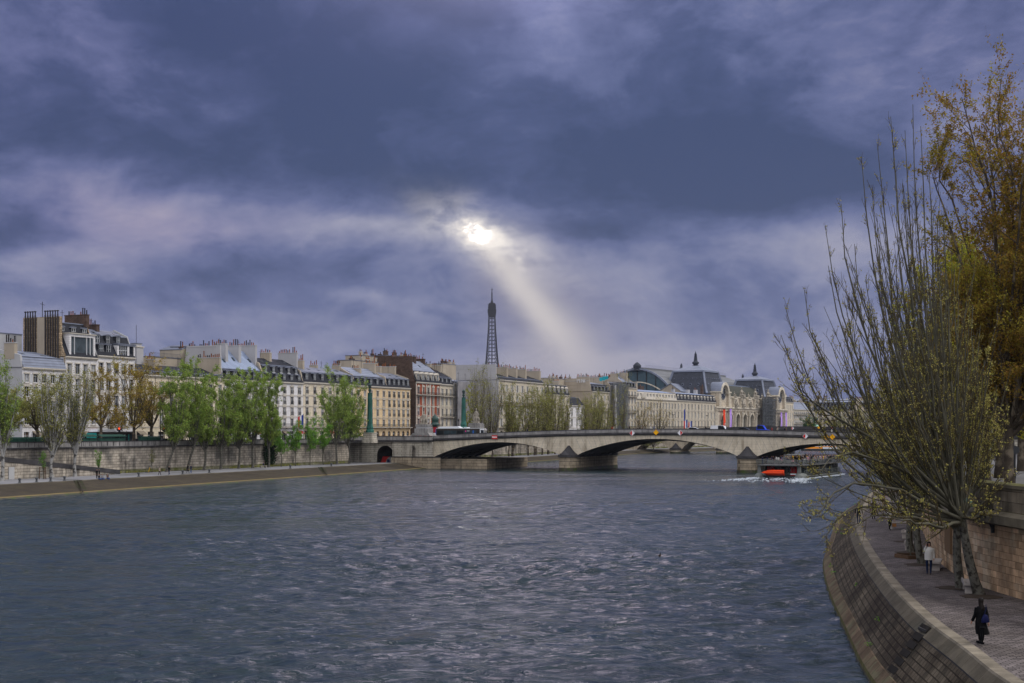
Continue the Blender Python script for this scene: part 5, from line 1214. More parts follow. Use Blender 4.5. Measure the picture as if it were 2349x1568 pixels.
def dome(name, cx_, cy_, hx, hy, z0, z1, zc, zsp):
    b = MB(); n = 7
    def ring(f, z): return [(cx_ - hx * f, cy_ - hy * f, z), (cx_ + hx * f, cy_ - hy * f, z), (cx_ + hx * f, cy_ + hy * f, z), (cx_ - hx * f, cy_ + hy * f, z)]
    fs = [1 - .29 * (k / n) ** .8 for k in range(n + 1)]; zs = [z0 + (z1 - z0) * k / n for k in range(n + 1)]
    for k in range(n): b.quads(ring(fs[k], zs[k]) + ring(fs[k + 1], zs[k + 1]), [(0, 1, 5, 4), (1, 2, 6, 5), (2, 3, 7, 6), (3, 0, 4, 7)], 'dome_slate')
    f = fs[-1]
    b.box(cx_ - hx * f - .5, cx_ + hx * f + .5, cy_ - hy * f - .5, cy_ + hy * f + .5, z1, z1 + .9, 'zinc')
    b.quads(ring(f + .02, z1 + .9) + ring(.22, zc), [(0, 1, 5, 4), (1, 2, 6, 5), (2, 3, 7, 6), (3, 0, 4, 7), (4, 5, 6, 7)], 'zinc')
    r_ = b.build('dome_roof', t)
    b = MB()
    for sx_, sy_ in ((-1, -1), (1, -1), (-1, 1), (1, 1)):
        for k in range(n):
            p0 = Vector((cx_ + sx_ * hx * fs[k], cy_ + sy_ * hy * fs[k], zs[k])); p1 = Vector((cx_ + sx_ * hx * fs[k + 1], cy_ + sy_ * hy * fs[k + 1], zs[k + 1])); b.bar(p0, p1, 1.0, 'zinc')
    b.build('dome_ribs', r_)
    def port(x, y, z, r, ax):
        pts = [(r * math.cos(math.pi * i / 5), r * math.sin(math.pi * i / 5)) for i in range(10)]
        if ax == 'y': b.prism_xz([(x + p, z + q) for p, q in pts], y - .35, y + .4, 'zinc'); b.prism_xz([(x + p * .7, z + q * .7) for p, q in pts], y - .4, y - .36, 'glass')
        else: b.prism_yz([(y + p, z + q) for p, q in pts], x - .35, x + .4, 'zinc'); b.prism_yz([(y + p * .7, z + q * .7) for p, q in pts], x - .4, x - .36, 'glass')
    for zq, rr_, m_ in ((.42, .75, 4), (.70, .4, 7)):
        ff = 1 - .29 * zq ** .8; z = z0 + (z1 - z0) * zq
        for k in range(m_):
            u = (k + .5) / m_ * 2 - 1
            b = MB(); port(cx_ + u * hx * .72, cy_ - hy * ff, z, rr_, 'y'); b.build('porthole', r_); b = MB(); port(cx_ - hx * ff, cy_ + u * hy * .72, z, rr_, 'x'); b.build('porthole', r_)
    b = MB(); b.lathe([(3.4, 0), (2.6, .5), (2.0, .9), (1.0, 1.2), (1.5, 1.6), (2.0, 2.3), (1.9, 2.9), (1.1, 3.4), (1.1, 3.8), (.62, 7.2), (.75, 7.3), (.3, 8.2), (.1, 9.2)], (cx_, cy_, zc - .6), 'dome_slate', 10)
    b.lathe([(1.2, 0), (1.0, 1.2), (.5, 1.6), (.8, 2.0), (.6, 2.8), (.1, 3.8)], (cx_ - hx * .1, cy_ + hy * .62, zc - 2.0), 'dome_slate', 8); b.build('finial', r_)
dome('dome', 14, 17, 16, 13, 30.5, 42.6, 46.4, 52); dome('dome', 112, 16, 15.5, 12, 30, 40.8, 43.8, 50)
M('hall_slate', (.045, .047, .035), var=.2, vs=.4, rough=.6)
b = MB(); pts = [(8 + 12 * (1 - math.cos(math.pi / 2 * i / 8)), 28.8 + 8.6 * math.sin(math.pi / 2 * i / 8)) for i in range(9)]
for (y0, z0), (y1, z1) in zip(pts, pts[1:]): b.face([(24, y0, z0), (103, y0, z0), (103, y1, z1), (24, y1, z1)], 'hall_slate')
for zz_ in (34.0, 35.4, 36.6): b.box(24, 103, 11.0 + (zz_ - 34) * 1.5, 13 + (zz_ - 34) * 1.5, zz_, zz_ + .3, 'zinc_blue')
b.box(24, 103, 19, 30, 37, 37.6, 'zinc_dark'); b.build('hall_roof', t)
# great vault over the nave with its glazed end
M('vault_glass', (.05, .085, .10), var=.15, rough=.2, spec=.6); M('vault_roof', (.16, .165, .17), var=.15, vs=.2, rough=.6, brick=(60, 1.6, .06, .12))
b = MB(); yc, hw_ = 42.6, 22.5; x0, x1 = -10, 122
def vz(u): return 30.5 + 13.8 * (1 - abs(u) ** 2.1)
pts = [(-1 + 2 * i / 24) for i in range(25)]
for u0, u1 in zip(pts, pts[1:]):
    b.face([(x0, yc + u0 * hw_, vz(u0)), (x1, yc + u0 * hw_, vz(u0)), (x1, yc + u1 * hw_, vz(u1)), (x0, yc + u1 * hw_, vz(u1))], 'vault_roof')
b.box(x0, x1, yc - 3.5, yc + 3.5, 43.8, 45.2, 'vault_roof'); b.box(x0 + 4, x1, yc - 13, yc - 12.2, 38.8, 40.0, 'dark_green')
vr = b.build('vault_roof', t)
b = MB(); b.face([(x0 + .3, yc + u * hw_ * .97, 8 + (vz(u) - 8.6)) for u in pts][::-1] + [(x0 + .3, yc - hw_, 20), (x0 + .3, yc + hw_, 20)], 'vault_glass'); b.build('vault_glazing', t)
b = MB()
for u0, u1 in zip(pts, pts[1:]):
    b.bar((x0 - .2, yc + u0 * hw_, vz(u0) + .1), (x0 - .2, yc + u1 * hw_, vz(u1) + .1), .9, 'zinc', 1.0)
    b.bar((x0 + .1, yc + u0 * hw_ * .62, 32.5 + 4.5 * (1 - u0 * u0)), (x0 + .1, yc + u1 * hw_ * .62, 32.5 + 4.5 * (1 - u1 * u1)), .5, 'museum_trim', .6)
for u in (-.75, -.5, -.25, 0, .25, .5, .75): b.box(x0, x0 + .25, yc + u * hw_ - .25, yc + u * hw_ + .25, 21, vz(u), 'iron')
b.build('vault_frame', t)
b = MB(); b.lathe([(2.2, 0), (1.6, .8), (2.2, 1.6), (2.3, 2.8), (1.2, 4.0), (.3, 4.6)], (x0, yc, 43.6), 'dome_slate', 9); b.lathe([(4.5, 0), (3, .4), (2, 1.2), (1.5, 2)], (x0, yc, 43.5), 'dome_slate', 9, True, .4, 1); b.build('crest', t)
b = MB(); railing(b, x0 + 4, x1, yc - 3, 45.2, 1.6, 1.5, 'iron_grey'); b.build('railing', t)
s_ = thing('scaffolding', 'tall dark scaffolding covering part of the museum front between the arches', 'scaffolding', MF.w(70, 0, 0), MF.a, 'scaffoldings on facades')
scaffold(s_, 26, ZST, 30, -2.0, 'iron_grey', 2.0, 2.0); scaffold(s_, 26, ZST, 30, -4.4, 'iron_grey', 2.6, 2.0, False)
b = MB(); b.box(1, 25, -3.2, -3.17, ZST, 29, 'net_dark'); b.build('netting', s_)
M('banner_red', (.75, .06, .02), var=.08); M('banner_violet', (.38, .22, .66), var=.2, vs=.4, col2=(.55, .40, .72), c2s=.3)
def banner(x, w, z0, z1, mat, label, word=None):
    q = MF.w(x, -1.9, 0); bt = thing('banner', label, 'banner', q, MF.a, 'banners on the museum front')
    b = MB(); n = 8
    for i in range(n): za, zb_ = z0 + (z1 - z0) * i / n, z0 + (z1 - z0) * (i + 1) / n; ya, yb = .12 * math.sin(i * 1.1), .12 * math.sin((i + 1) * 1.1); b.quads([(0, ya, za), (w, ya, za), (w, yb, zb_), (0, yb, zb_), (0, ya + .06, za), (w, ya + .06, za), (w, yb + .06, zb_), (0, yb + .06, zb_)], [(0, 1, 2, 3), (7, 6, 5, 4), (0, 3, 7, 4), (1, 5, 6, 2)], mat)
    b.build('cloth', bt); b = MB(); b.box(-.2, w + .2, -.05, .1, z1, z1 + .2, 'iron'); b.box(-.2, w + .2, -.05, .1, z0 - .15, z0, 'iron'); b.bar((w / 2, .1, z1 + .1), (w / 2, 1.6, z1 + .1), .12, 'iron'); b.build('rods', bt)
    if word:
        b = MB(); lettering(word, 'lettering', bt, (w * .25, -.22, z0 + 5.8), (0, 0, -1), (1, 0, 0), w * .5, 'sign_white', .35, .7, .28)
banner(8.2, 3.2, ZST + 1, ZST + 14.5, 'banner_red', 'red banner with white lettering beside the first museum arch', 'MXN')
banner(18.6, 3.0, ZST + 2, ZST + 15, 'banner_violet', 'violet banner between the first two museum arches')
banner(109.2, 3.0, ZST + 1.5, ZST + 14, 'banner_violet', 'violet banner left of the last museum arch')
banner(118.6, 3.0, ZST + 1.5, ZST + 14, 'banner_violet', 'lilac banner right of the last museum arch')

# ------------------------------------------------------------------ iron lattice tower on the skyline
M('tower_iron', (.018, .018, .024), var=.1, rough=.7)
ED = 3100; t = thing('lattice_tower', 'very tall iron lattice tower rising far behind the rooftops', 'tower', (PX(1128.5, ED), ED, 7), R(6))
prof = [(0, 62), (30, 47), (57, 34), (85, 25), (115, 18.6), (140, 15.3), (170, 12.4), (200, 10.2), (235, 8.2), (276, 6.6)]
def hwz(z): return float(np.interp(z, [p[0] for p in prof], [p[1] for p in prof]))
lv = list(range(0, 116, 12)) + list(np.linspace(115, 276, 20)); lv = sorted(set(float(round(v, 2)) for v in lv))
def leg_w(z): return float(np.interp(z, [0, 57, 115, 180, 276], [25, 17, 11.5, 6.0, 3.4]))
for sx_ in (-1, 1):
    for sy_ in (-1, 1):
        b = MB()
        for z0, z1 in zip(lv, lv[1:]):
            def cor(z): h = hwz(z); w_ = leg_w(z); return [Vector((sx_ * h, sy_ * h, z)), Vector((sx_ * (h - w_), sy_ * h, z)), Vector((sx_ * (h - w_), sy_ * (h - w_), z)), Vector((sx_ * h, sy_ * (h - w_), z))]
            a, c = cor(z0), cor(z1); th = float(np.interp(z0, [0, 276], [1.6, .8]))
            for i in (range(4) if z0 < 110 else (0, 3)):
                j = (i + 1) % 4; b.bar(a[i], c[i], th, 'tower_iron'); b.bar(a[i], c[j], th * .55, 'tower_iron'); b.bar(a[j], c[i], th * .55, 'tower_iron'); b.bar(c[i], c[j], th * .7, 'tower_iron')
        b.build('leg', t)
b = MB()
for z, h in ((57, 38), (115, 23)): b.box(-h, h, -h, h, z - 3, z + 4, 'tower_iron')
for z in lv:
    if z > 120:
        h = hwz(z)
        for s in (-1, 1): b.bar((-h, s * h, z), (h, s * h, z), .9, 'tower_iron'); b.bar((s * h, -h, z), (s * h, h, z), .9, 'tower_iron')
b.box(-1.1, 1.1, -1.1, 1.1, 116, 276, 'tower_iron'); b.build('platform_beams', t)
b = MB(); b.prism_xz([(-7.6, 262), (7.6, 262), (9.4, 274), (9.4, 280), (-9.4, 280), (-9.4, 274)], -8, 8, 'tower_iron'); b.box(-8.2, 8.2, -8.2, 8.2, 280, 288, 'tower_iron'); b.box(-7, 7, -7, 7, 288, 294, 'tower_iron')
for s in (-1, 1):
    for z in (279, 284, 289): b.box(s * 8.4 - 1.1, s * 8.4 + 1.1, -2, 2, z, z + 2, 'tower_iron')
b.build('top_platform', t)
b = MB(); b.lathe([(5, 0), (3.4, 4), (1.8, 9), (1.4, 14), (1.3, 26), (.9, 28), (.8, 32), (.55, 34), (.5, 38)], (0, 0, 292), 'tower_iron', 8); b.box(-2.6, 2.6, -.5, .5, 325, 326, 'tower_iron'); b.build('mast', t)

# ------------------------------------------------------------------ bridge head: pylons, statues, column
def pylon(xb, yb, d, ytop, label):
    z0 = ZST + .6; p = (PX(xb, d), d, 0); t = thing('lamp_pylon', label, 'lamp post', p, B1.a, 'tall green lamp pylons at the bridge ends'); t.scale = (.64, .64, 1)
    zt = PZ(ytop, d); zb = PZ(yb, d)
    b = MB(); b.box(-2.4, 2.4, -2.4, 2.4, ZST - .1, zb - 1.6, 'abutment_stone'); b.box(-2.1, 2.1, -2.1, 2.1, zb - 1.6, zb - .3, 'abutment_stone'); b.box(-2.3, 2.3, -2.3, 2.3, zb - .3, zb, 'abutment_stone'); b.build('pedestal', t)
    h = zt - zb; b = MB(); b.lathe([(1.7, 0), (1.75, .5), (1.35, .9), (1.5, 1.3), (1.25, 1.8), (1.12, 2.3)], (0, 0, zb), 'green_copper', 8, False)
    zs = zb + 2.3; ze_ = zb + h * .80
    b.lathe([(1.12, 0), (1.08, (ze_ - zs) * .12), (.85, (ze_ - zs) * .98), (1.05, (ze_ - zs))], (0, 0, zs), 'green_copper', 8, False)
    for s in range(8):
        a = math.pi * 2 * s / 8; b.bar((1.10 * math.cos(a), 1.10 * math.sin(a), zs), (.84 * math.cos(a), .84 * math.sin(a), ze_), .14, 'dark_green')
    b.build('shaft', t)
    b = MB(); hh = zt - ze_; b.lathe([(.45, 0), (.35, hh * .10), (.65, hh * .2), (.68, hh * .34), (.3, hh * .42), (.25, hh * .48)], (0, 0, ze_), 'dark_green', 8)
    for s in range(6): a = math.pi * 2 * s / 6; b.bar((.5 * math.cos(a), .5 * math.sin(a), ze_ + hh * .5), (.72 * math.cos(a), .72 * math.sin(a), ze_ + hh * .80), .09, 'dark_green')
    b.lathe([(.55, 0), (.75, hh * .02), (.78, hh * .04)], (0, 0, ze_ + hh * .46), 'dark_green', 8); b.lathe([(.85, 0), (.6, hh * .06), (.2, hh * .13), (.06, hh * .2)], (0, 0, ze_ + hh * .80), 'dark_green', 8); b.build('lantern', t)
    b = MB(); b.lathe([(.42, 0), (.62, hh * .28)], (0, 0, ze_ + hh * .51), 'glass_light', 6); b.build('glazing', t)
pylon(848.5, 993, 350, 879, 'near green bronze lamp pylon on a stone pedestal at the start of the bridge')
pylon(1063.5, 985, 392, 894, 'far green bronze lamp pylon standing in front of the scaffolded house')
def statue(xb, yb, d, ytop, label, ypl):
    t = thing('statue', label, 'statue', (PX(xb, d), d, 0), B1.a, 'seated stone statues at the bridge ends'); t.scale = (.66, .66, 1)
    zb, zp_, zt = PZ(yb, d), PZ(ypl, d), PZ(ytop, d)
    b = MB(); b.prism_xz([(-4.2, zb), (4.2, zb), (3.4, zb + .7), (-3.4, zb + .7)], -3, 3, 'parapet_stone'); b.box(-2.9, 2.9, -2.4, 2.4, zb + .7, zb + 1.9, 'parapet_stone')
    b.box(-2.35, 2.35, -2.0, 2.0, zb + 1.9, zp_ - .6, 'party_white'); b.box(-2.6, 2.6, -2.2, 2.2, zp_ - .6, zp_, 'parapet_stone'); b.build('pedestal', t)
    h = zt - zp_; rr = random.Random(3)
    b = MB(); b.box(-1.4, 1.4, -.9, .9, 0, h * .12, 'statue_stone'); b.box(-.7, .7, 0, .9, h * .1, h * .5, 'statue_stone')
    b.lathe([(1.15, 0), (1.1, h * .16), (.85, h * .32), (.72, h * .45), (.86, h * .62), (.62, h * .70), (.25, h * .76), (.22, h * .80)], (0, .2, h * .1), 'statue_stone', 10, True, 1, .75)
    b.lathe([(.05, -.34), (.30, -.15), (.36, .05), (.33, .25), (.34, .42), (.1, .5)], (0, .1, h * .93 - .1), 'statue_stone', 10)
    for s in (-1, 1):
        b.tube([(s * .7, .2, h * .74), (s * 1.05, 0, h * .58), (s * .95, -.55, h * .44)], [.24, .2, .14], 'statue_stone', 6)
        b.tube([(s * .45, .1, h * .38), (s * .55, -.85, h * .40), (s * .5, -.95, h * .1)], [.38, .32, .2], 'statue_stone', 7)
    b.tube([(-1.3, -.3, h * .1), (-1.35, -.35, h * .62)], [.16, .10], 'statue_stone', 6); b.lathe([(.1, 0), (.5, .5), (.45, 1.1), (.1, 1.4)], (1.3, -.2, h * .1), 'statue_stone', 8)
    b.build('figure', t, None, (0, 0, zp_))
statue(972, 1000, 348, 946, 'seated stone statue on a tall pedestal left of the bus', 974)
statue(1092, 988, 395, 938, 'seated stone statue on a pedestal at the right end of the bus', 971)
# advertising column
d = 372; t = thing('advertising_column', 'dark green advertising column with a domed cap between the statue and the bus', 'column', (PX(998, d), d, ZST), 0)
b = MB(); b.lathe([(.85, 0), (.85, .5), (.7, .55), (.7, 4.4), (.95, 4.6)], (0, 0, 0), 'dark_green', 16); b.build('drum', t)
b = MB(); b.lathe([(1.25, 0), (1.3, .25), (1.0, .5), (.9, 1.0), (1.0, 1.2), (.95, 1.9), (.6, 2.5), (.2, 2.8), (.08, 3.3)], (0, 0, 4.6), 'dark_green', 16); b.build('cap', t)
b = MB(); b.box(-.45, .45, -.76, -.70, .9, 2.4, 'sign_white'); b.box(-.4, .4, -.79, -.761, 1.0, 2.2, 'banner_violet'); b.box(-.5, .5, -.77, -.71, 2.6, 4.1, 'sign_darkred'); b.build('posters', t)

# ------------------------------------------------------------------ vehicles
M('bus_white', (.62, .64, .66), rough=.3, var=.04); M('bus_blue', (.02, .12, .45), rough=.35); M('tyre', (.01, .01, .01)); M('bus_teal', (.03, .30, .28), rough=.35)
M('magenta', (.75, .03, .28), rough=.4)
def wheel(parent, x, y, r, w=.3):
    q = MB(); pts = [(r * math.cos(2 * math.pi * i / 14), r * math.sin(2 * math.pi * i / 14)) for i in range(14)]
    q.prism_xz(pts, -w / 2, w / 2, 'tyre'); q.prism_xz([(p * .55, s * .55) for p, s in pts], -w / 2 - .02, w / 2 + .02, 'frame_grey'); q.build('wheel', parent, None, (x, y, r))
def bus(loc, ang, label, L=12.0, body='bus_blue', roofc='bus_white', hybrid=True):
    t = thing('bus', label, 'bus', loc, ang)
    b = MB(); hw2, Hh = 1.27, 2.95
    sec = [(-hw2, .35), (hw2, .35), (hw2, 2.5), (hw2 - .12, 2.9), (-hw2 + .12, 2.9), (-hw2, 2.5)]
    b.prism_yz(sec, 0.15, L - .15, 'shop_dark'); b.box(0, .152, -hw2, hw2, .35, 2.7, body); b.box(L - .152, L, -hw2 + .05, hw2 - .05, .35, 2.75, 'bus_white'); b.box(.2, L - .2, -hw2 - .02, hw2 + .02, .35, .95, body); b.build('body', t)
    b = MB(); b.box(.1, L - .1, -hw2 + .1, hw2 - .1, 2.901, 3.02, roofc)
    if hybrid: b.prism_xz([(.6, 3.02), (L * .55, 3.02), (L * .48, 3.5), (.9, 3.42)], -.95, .95, roofc); b.box(L * .62, L * .7, -.8, .8, 3.02, 3.25, roofc)
    b.build('roof', t)
    for k in range(6):
        x0 = .5 + k * (L - 1.4) / 6
        for s in (-1, 1): q = MB(); q.box(x0, x0 + (L - 1.4) / 6 - .18, s * (hw2 + .012) - .008, s * (hw2 + .012) + .008, 1.1, 2.35, 'glass_blue' if k % 3 else 'glass'); q.build('window', t)
    b = MB(); b.box(L - .01, L + .03, -1.0, 1.0, 1.0, 2.5, 'glass'); b.build('windscreen', t)
    b = MB(); b.box(L - 2.2, L - 1.9, -hw2 - .035, -hw2 - .02, .4, 2.4, body); b.box(L - 4.4, L - 4.1, -hw2 - .035, -hw2 - .02, 2.0, 2.35, 'magenta'); b.box(L - 3.9, L - 3.1, -hw2 - .035, -hw2 - .02, 2.2, 2.3, 'sign_white'); b.build('side_markings', t)
    for x in (2.6, L - 2.7):
        for s in (-1, 1): wheel(t, x, s * (hw2 - .1), .48)
    return t
s0 = B1.sx(1004, 9); p = B1.w(s0, 9, 0)
bus((p.x, p.y, zp1(s0) - 1.09), B1.a, 'dark city bus with a white roof crossing the near bridge', L=(B1.sx(1106, 9) - s0))
bb = Vector((*ray(210, offs(WALL_L, 9)), 0))
bus((bb.x, bb.y, ZST), ang_l, 'bus with white roof and teal stripe behind the book stalls', 12, 'bus_teal', 'bus_white')
def car(loc, ang, mat, label, group=None, L=4.3, van=False):
    t = thing('van' if van else 'car', label, 'van' if van else 'car', loc, ang, group)
    h = 1.95 if van else 1.45
    b = MB(); pr = [(0, .3), (L, .3), (L, .75), (L - .9, .9), (L - (1.5 if van else 1.7), h - .1), (L - 2.3, h), (.3, h) if van else (1.1, h), (.1 if van else .35, .95), (0, .8)]
    b.prism_xz(pr, -.88, .88, mat, False); b.build('body', t)
    b = MB(); b.prism_xz([(L - 1.05, .98), (L - 1.62, h - .14), (L - 2.3, h - .08), ((L - 2.9) if van else 1.2, h - .08), ((L - 2.9) if van else .6, .98)], -.895, .895, 'glass'); b.build('windows', t)
    for x in (.85, L - .85):
        for s in (-1, 1): wheel(t, x, s * .78, .33, .2)
    for s in (-1, 1): b = MB(); b.box(L - .03, L + .02, s * .65 - .16, s * .65 + .16, .6, .75, 'sign_white'); b.build('headlight', t)
    return t
M('car_dark', (.02, .022, .028), rough=.3); M('car_white', (.65, .66, .68), rough=.3); M('car_blue', (.01, .05, .55), rough=.4); M('car_grey', (.16, .17, .18), rough=.3)
def on_bridge(xv, y, k=B1): s = k.sx(xv, y); p = k.w(s, y); return (p.x, p.y, zp1(s) - 1.09), s
pz, s = on_bridge(1630, 8); car(pz, B1.a, 'car_white', 'white van on the crown of the near bridge', None, 5.0, True)
pz, s = on_bridge(1574, 22); car(pz, B1.a, 'car_white', 'white car showing only its roof over the bridge parapet, left of the van')
pz, s = on_bridge(1736, 8); t = car((pz[0], pz[1], pz[2] + .25), B1.a, 'car_blue', 'small bright blue vehicle above the right part of the near bridge', None, 3.2, True)
pz, s = on_bridge(1690, 20); car(pz, B1.a, 'car_dark', 'dark car on the near bridge, right of the white van')
for k, (xv, off_, m_, lb) in enumerate(((300, 8, 'car_dark', 'dark car on the left quay street, right of the bus'), (330, 9, 'car_grey', 'grey car on the left quay street between the two plane trees'),
        (362, 8, 'car_dark', 'dark car on the left quay street behind the lamp post'), (905, 26, 'car_dark', 'dark car parked before the ochre houses'), (930, 22, 'car_white', 'white car before the ochre houses'),
        (1120, 8, 'car_grey', 'grey car behind the bridge parapet below the tall bare trees'))):
    q = Vector((*ray(xv, offs(WALL_L, off_)), 0)) if xv < 800 else Vector((*ray(xv, offs(FACADE, -9)), 0))
    car((q.x, q.y, ZST), ang_l, m_, lb)
# traffic lights, lamps
M('lamp_red', (1, .05, .01), emit=4.0); M('lamp_amber', (1, .35, .02), emit=3.0)
def traffic_light(x, y, z, ang, label, h=3.0):
    t = thing('traffic_light', label, 'traffic light', (x, y, z), ang, 'traffic lights'); b = MB(); b.bar((0, 0, 0), (0, 0, h), .12, 'iron'); b.build('post', t)
    b = MB(); b.box(-.2, .2, -.15, .15, h - .2, h + .9, 'iron'); b.box(-.55, -.2, -.05, .05, h + .1, h + .5, 'iron'); b.build('housing', t)
    b = MB(); b.prism_xz([(.15 * math.cos(i * math.pi / 5), h + .62 + .15 * math.sin(i * math.pi / 5)) for i in range(10)], -.20, -.151, 'lamp_red'); b.build('red_lamp', t)
for xv, yv, lb in ((274, 1010, 'traffic light showing red between the plane tree and the bus'), (377, 1013, 'traffic light showing red at the edge of the green trees')):
    q = Vector((*ray(xv, offs(WALL_L, 6)), 0)); traffic_light(q.x, q.y, ZST, 0, lb, 3.0)
def street_lamp(x, y, z, h, label, group='street lamps', arm=False, ang=0.0):
    t = thing('street_lamp', label, 'street lamp', (x, y, z), ang, group)
    b = MB(); b.lathe([(.22, 0), (.2, .5), (.11, .9), (.08, h - .6), (.12, h - .5)], (0, 0, 0), 'iron', 8); b.build('post', t)
    if arm:
        for s in (-1, 1): b = MB(); b.tube([(0, 0, h - 1), (s * .8, 0, h - .3), (s * 1.6, 0, h - .4)], [.05, .05, .04], 'iron', 5); b.lathe([(.1, .3), (.34, .05), (.3, -.06)][::-1], (s * 1.6, 0, h - .5), 'iron', 8); b.build('lamp_head', t)
    else:
        b = MB(); b.lathe([(.14, 0), (.30, .55)], (0, 0, h - .5), 'glass_light', 6); b.build('glazing', t)
        b = MB(); b.lathe([(.36, 0), (.25, .18), (.08, .3), (.03, .5)], (0, 0, h + .05), 'iron', 8); b.build('lamp_top', t)
q = Vector((*ray(368, offs(WALL_L, 2)), 0)); street_lamp(q.x, q.y, ZST, 8.6, 'black lantern post at the left edge of the green trees')
q = Vector((*ray(1052, offs(FACADE, -12)), 0)); street_lamp(q.x, q.y, ZST, 6.5, 'black lantern post beside the far green pylon')
for xv, lb in ((1545, 'double armed street lamp before the long ornate palace'), (1622, 'double armed street lamp before the palace wing'), (1717, 'double armed street lamp before the museum arches')):
    q = Vector((*ray(xv, offs(FACADE, -10)), 0)); street_lamp(q.x, q.y, ZST, 11, lb, 'double armed street lamps', True, MF.a + .6)
# flags
M('flag_blue', (.02, .05, .35)); M('flag_white', (.7, .7, .7)); M('flag_red', (.6, .02, .03))
def flag(xv, ytop, d, label, fh=4.2, fw=2.0, ph=None):
    z1 = PZ(ytop, d); t = thing('flag', label, 'flag', (PX(xv, d), d, ZST), 0, 'flags'); b = MB(); h = z1 - ZST; b.bar((0, 0, 0), (0, 0, h), .14, 'steel_pole'); b.build('pole', t)
    b = MB()
    for k, m_ in enumerate(('flag_blue', 'flag_white', 'flag_red')):
        for i in range(5):
            def P(u, v): return (-.08 - u * fw * .75, .15 * math.sin(u * 5 + v * 2), h - .2 - v * fh - u * fh * .22)
            u0, u1 = k / 3, (k + 1) / 3; v0, v1 = i / 5, (i + 1) / 5; b.face([P(u0, v0), P(u1, v0), P(u1, v1), P(u0, v1)], m_)
    b.build('cloth', t)
flag(1572, 938, 700, 'tall blue white and red flag before the palace wing', 7, 3.2); flag(1577, 962, 690, 'lower flag beside the tall flag pole', 4, 2.4); flag(1587, 965, 690, 'short flag right of the other flags by the palace', 3.4, 2.2)
flag(696, 950, 372, 'red and white flag peeping between the young green trees', 3.0, 1.8)
# ------------------------------------------------------------------ trees
M('bark_plane', (.085, .078, .06), var=.35, vs=1.2, coords='obj', col2=(.18, .175, .15), c2s=1.8, c2t=(.54, .62))
def nrm(v): return v / (np.linalg.norm(v, axis=-1, keepdims=True) + 1e-9)
def walk(rng, S, Dr, Ln, k, up, wob, r0, r1):
    B = len(S); P = np.zeros((B, k, 3)); P[:, 0] = S; d = nrm(Dr)
    for i in range(1, k):
        d = nrm(d + np.array([0, 0, 1.0]) * up / k + rng.normal(0, wob, (B, 3))); P[:, i] = P[:, i - 1] + d * (Ln / (k - 1))[:, None]
    t = np.linspace(0, 1, k)[None]; Rr = np.asarray(r0)[:, None] * (1 - t) + np.asarray(r1)[:, None] * t
    return P, Rr
def spawn(rng, P, Rr, m, tr, ang, up, Lf, k=5, rr=.5, wob=.08, rend=.25, side=None, rmin=.004):
    B, K, _ = P.shape; t = rng.uniform(tr[0], tr[1], (B, m)) ; f = t * (K - 1); i = np.clip(f.astype(int), 0, K - 2); w = (f - i)[..., None]
    bi = np.arange(B)[:, None]
    S = P[bi, i] * (1 - w) + P[bi, i + 1] * w; T = nrm(P[bi, i + 1] - P[bi, i])
    r = (Rr[bi, i] * (1 - w[..., 0]) + Rr[bi, i + 1] * w[..., 0]) * rr
    Q = nrm(rng.normal(0, 1, (B, m, 3))); Q = nrm(Q - (Q * T).sum(-1, keepdims=True) * T)
    if side is not None: Q = nrm(Q + np.array(side))
    a = rng.uniform(ang[0], ang[1], (B, m, 1)); D = np.cos(a) * T + np.sin(a) * Q
    Ln = Lf(rng, t) if callable(Lf) else np.full((B, m), Lf) * rng.uniform(.6, 1.2, (B, m))
    r = np.maximum(r, rmin)
    return walk(rng, S.reshape(-1, 3), D.reshape(-1, 3), Ln.reshape(-1), k, up, wob, r.reshape(-1), np.maximum(r.reshape(-1) * rend, rmin * .8))
def sample_pts(rng, P, n, tr=(0, 1)):
    B, K, _ = P.shape; b = rng.integers(0, B, n); f = rng.uniform(tr[0], tr[1], n) * (K - 1); i = np.clip(f.astype(int), 0, K - 2); w = (f - i)[:, None]
    return P[b, i] * (1 - w) + P[b, i + 1] * w
def leaves_mesh(rng, C, size, name, mat, flat=.0, asp=.7):
    n = len(C); N = nrm(rng.normal(0, 1, (n, 3)) + np.array([0, 0, flat])); A = nrm(np.cross(N, rng.normal(0, 1, (n, 3)))); Bv = np.cross(N, A)
    s = (size * rng.uniform(.55, 1.3, n))[:, None]
    V = np.stack([C - A * s * .5, C + Bv * s * .5 * asp * .7 + A * s * .05, C + A * s * .5 + N * s * .1, C - Bv * s * .5 * asp * .7 + A * s * .05], axis=1).reshape(-1, 3)
    return np_mesh(name, V, np.arange(4 * n).reshape(-1, 4), mat, False)
def wood_mesh(name, parts, mats):
    Vs, Qs, Ms, off = [], [], [], 0; names = []
    for P, Rr, n, mt_ in parts:
        V, Q = tube_batch(P, Rr, n); Vs.append(V); Qs.append(Q + off); off += len(V)
        if mt_ not in names: names.append(mt_)
        Ms.append(np.full(len(Q), names.index(mt_)))
    return np_mesh(name, np.concatenate(Vs), np.concatenate(Qs), None, True, np.concatenate(Ms), names)
def trunk_path(base, top, r0, r1, k=7, bow=(0, 0, 0), flare=1.5):
    t = np.linspace(0, 1, k)[:, None]; b = np.array(base, float); e = np.array(top, float)
    P = b + (e - b) * t + np.array(bow) * np.sin(np.pi * t); r = r0 + (r1 - r0) * t[:, 0]; r[0] *= flare; r[1] *= 1.12
    return P[None], r[None]
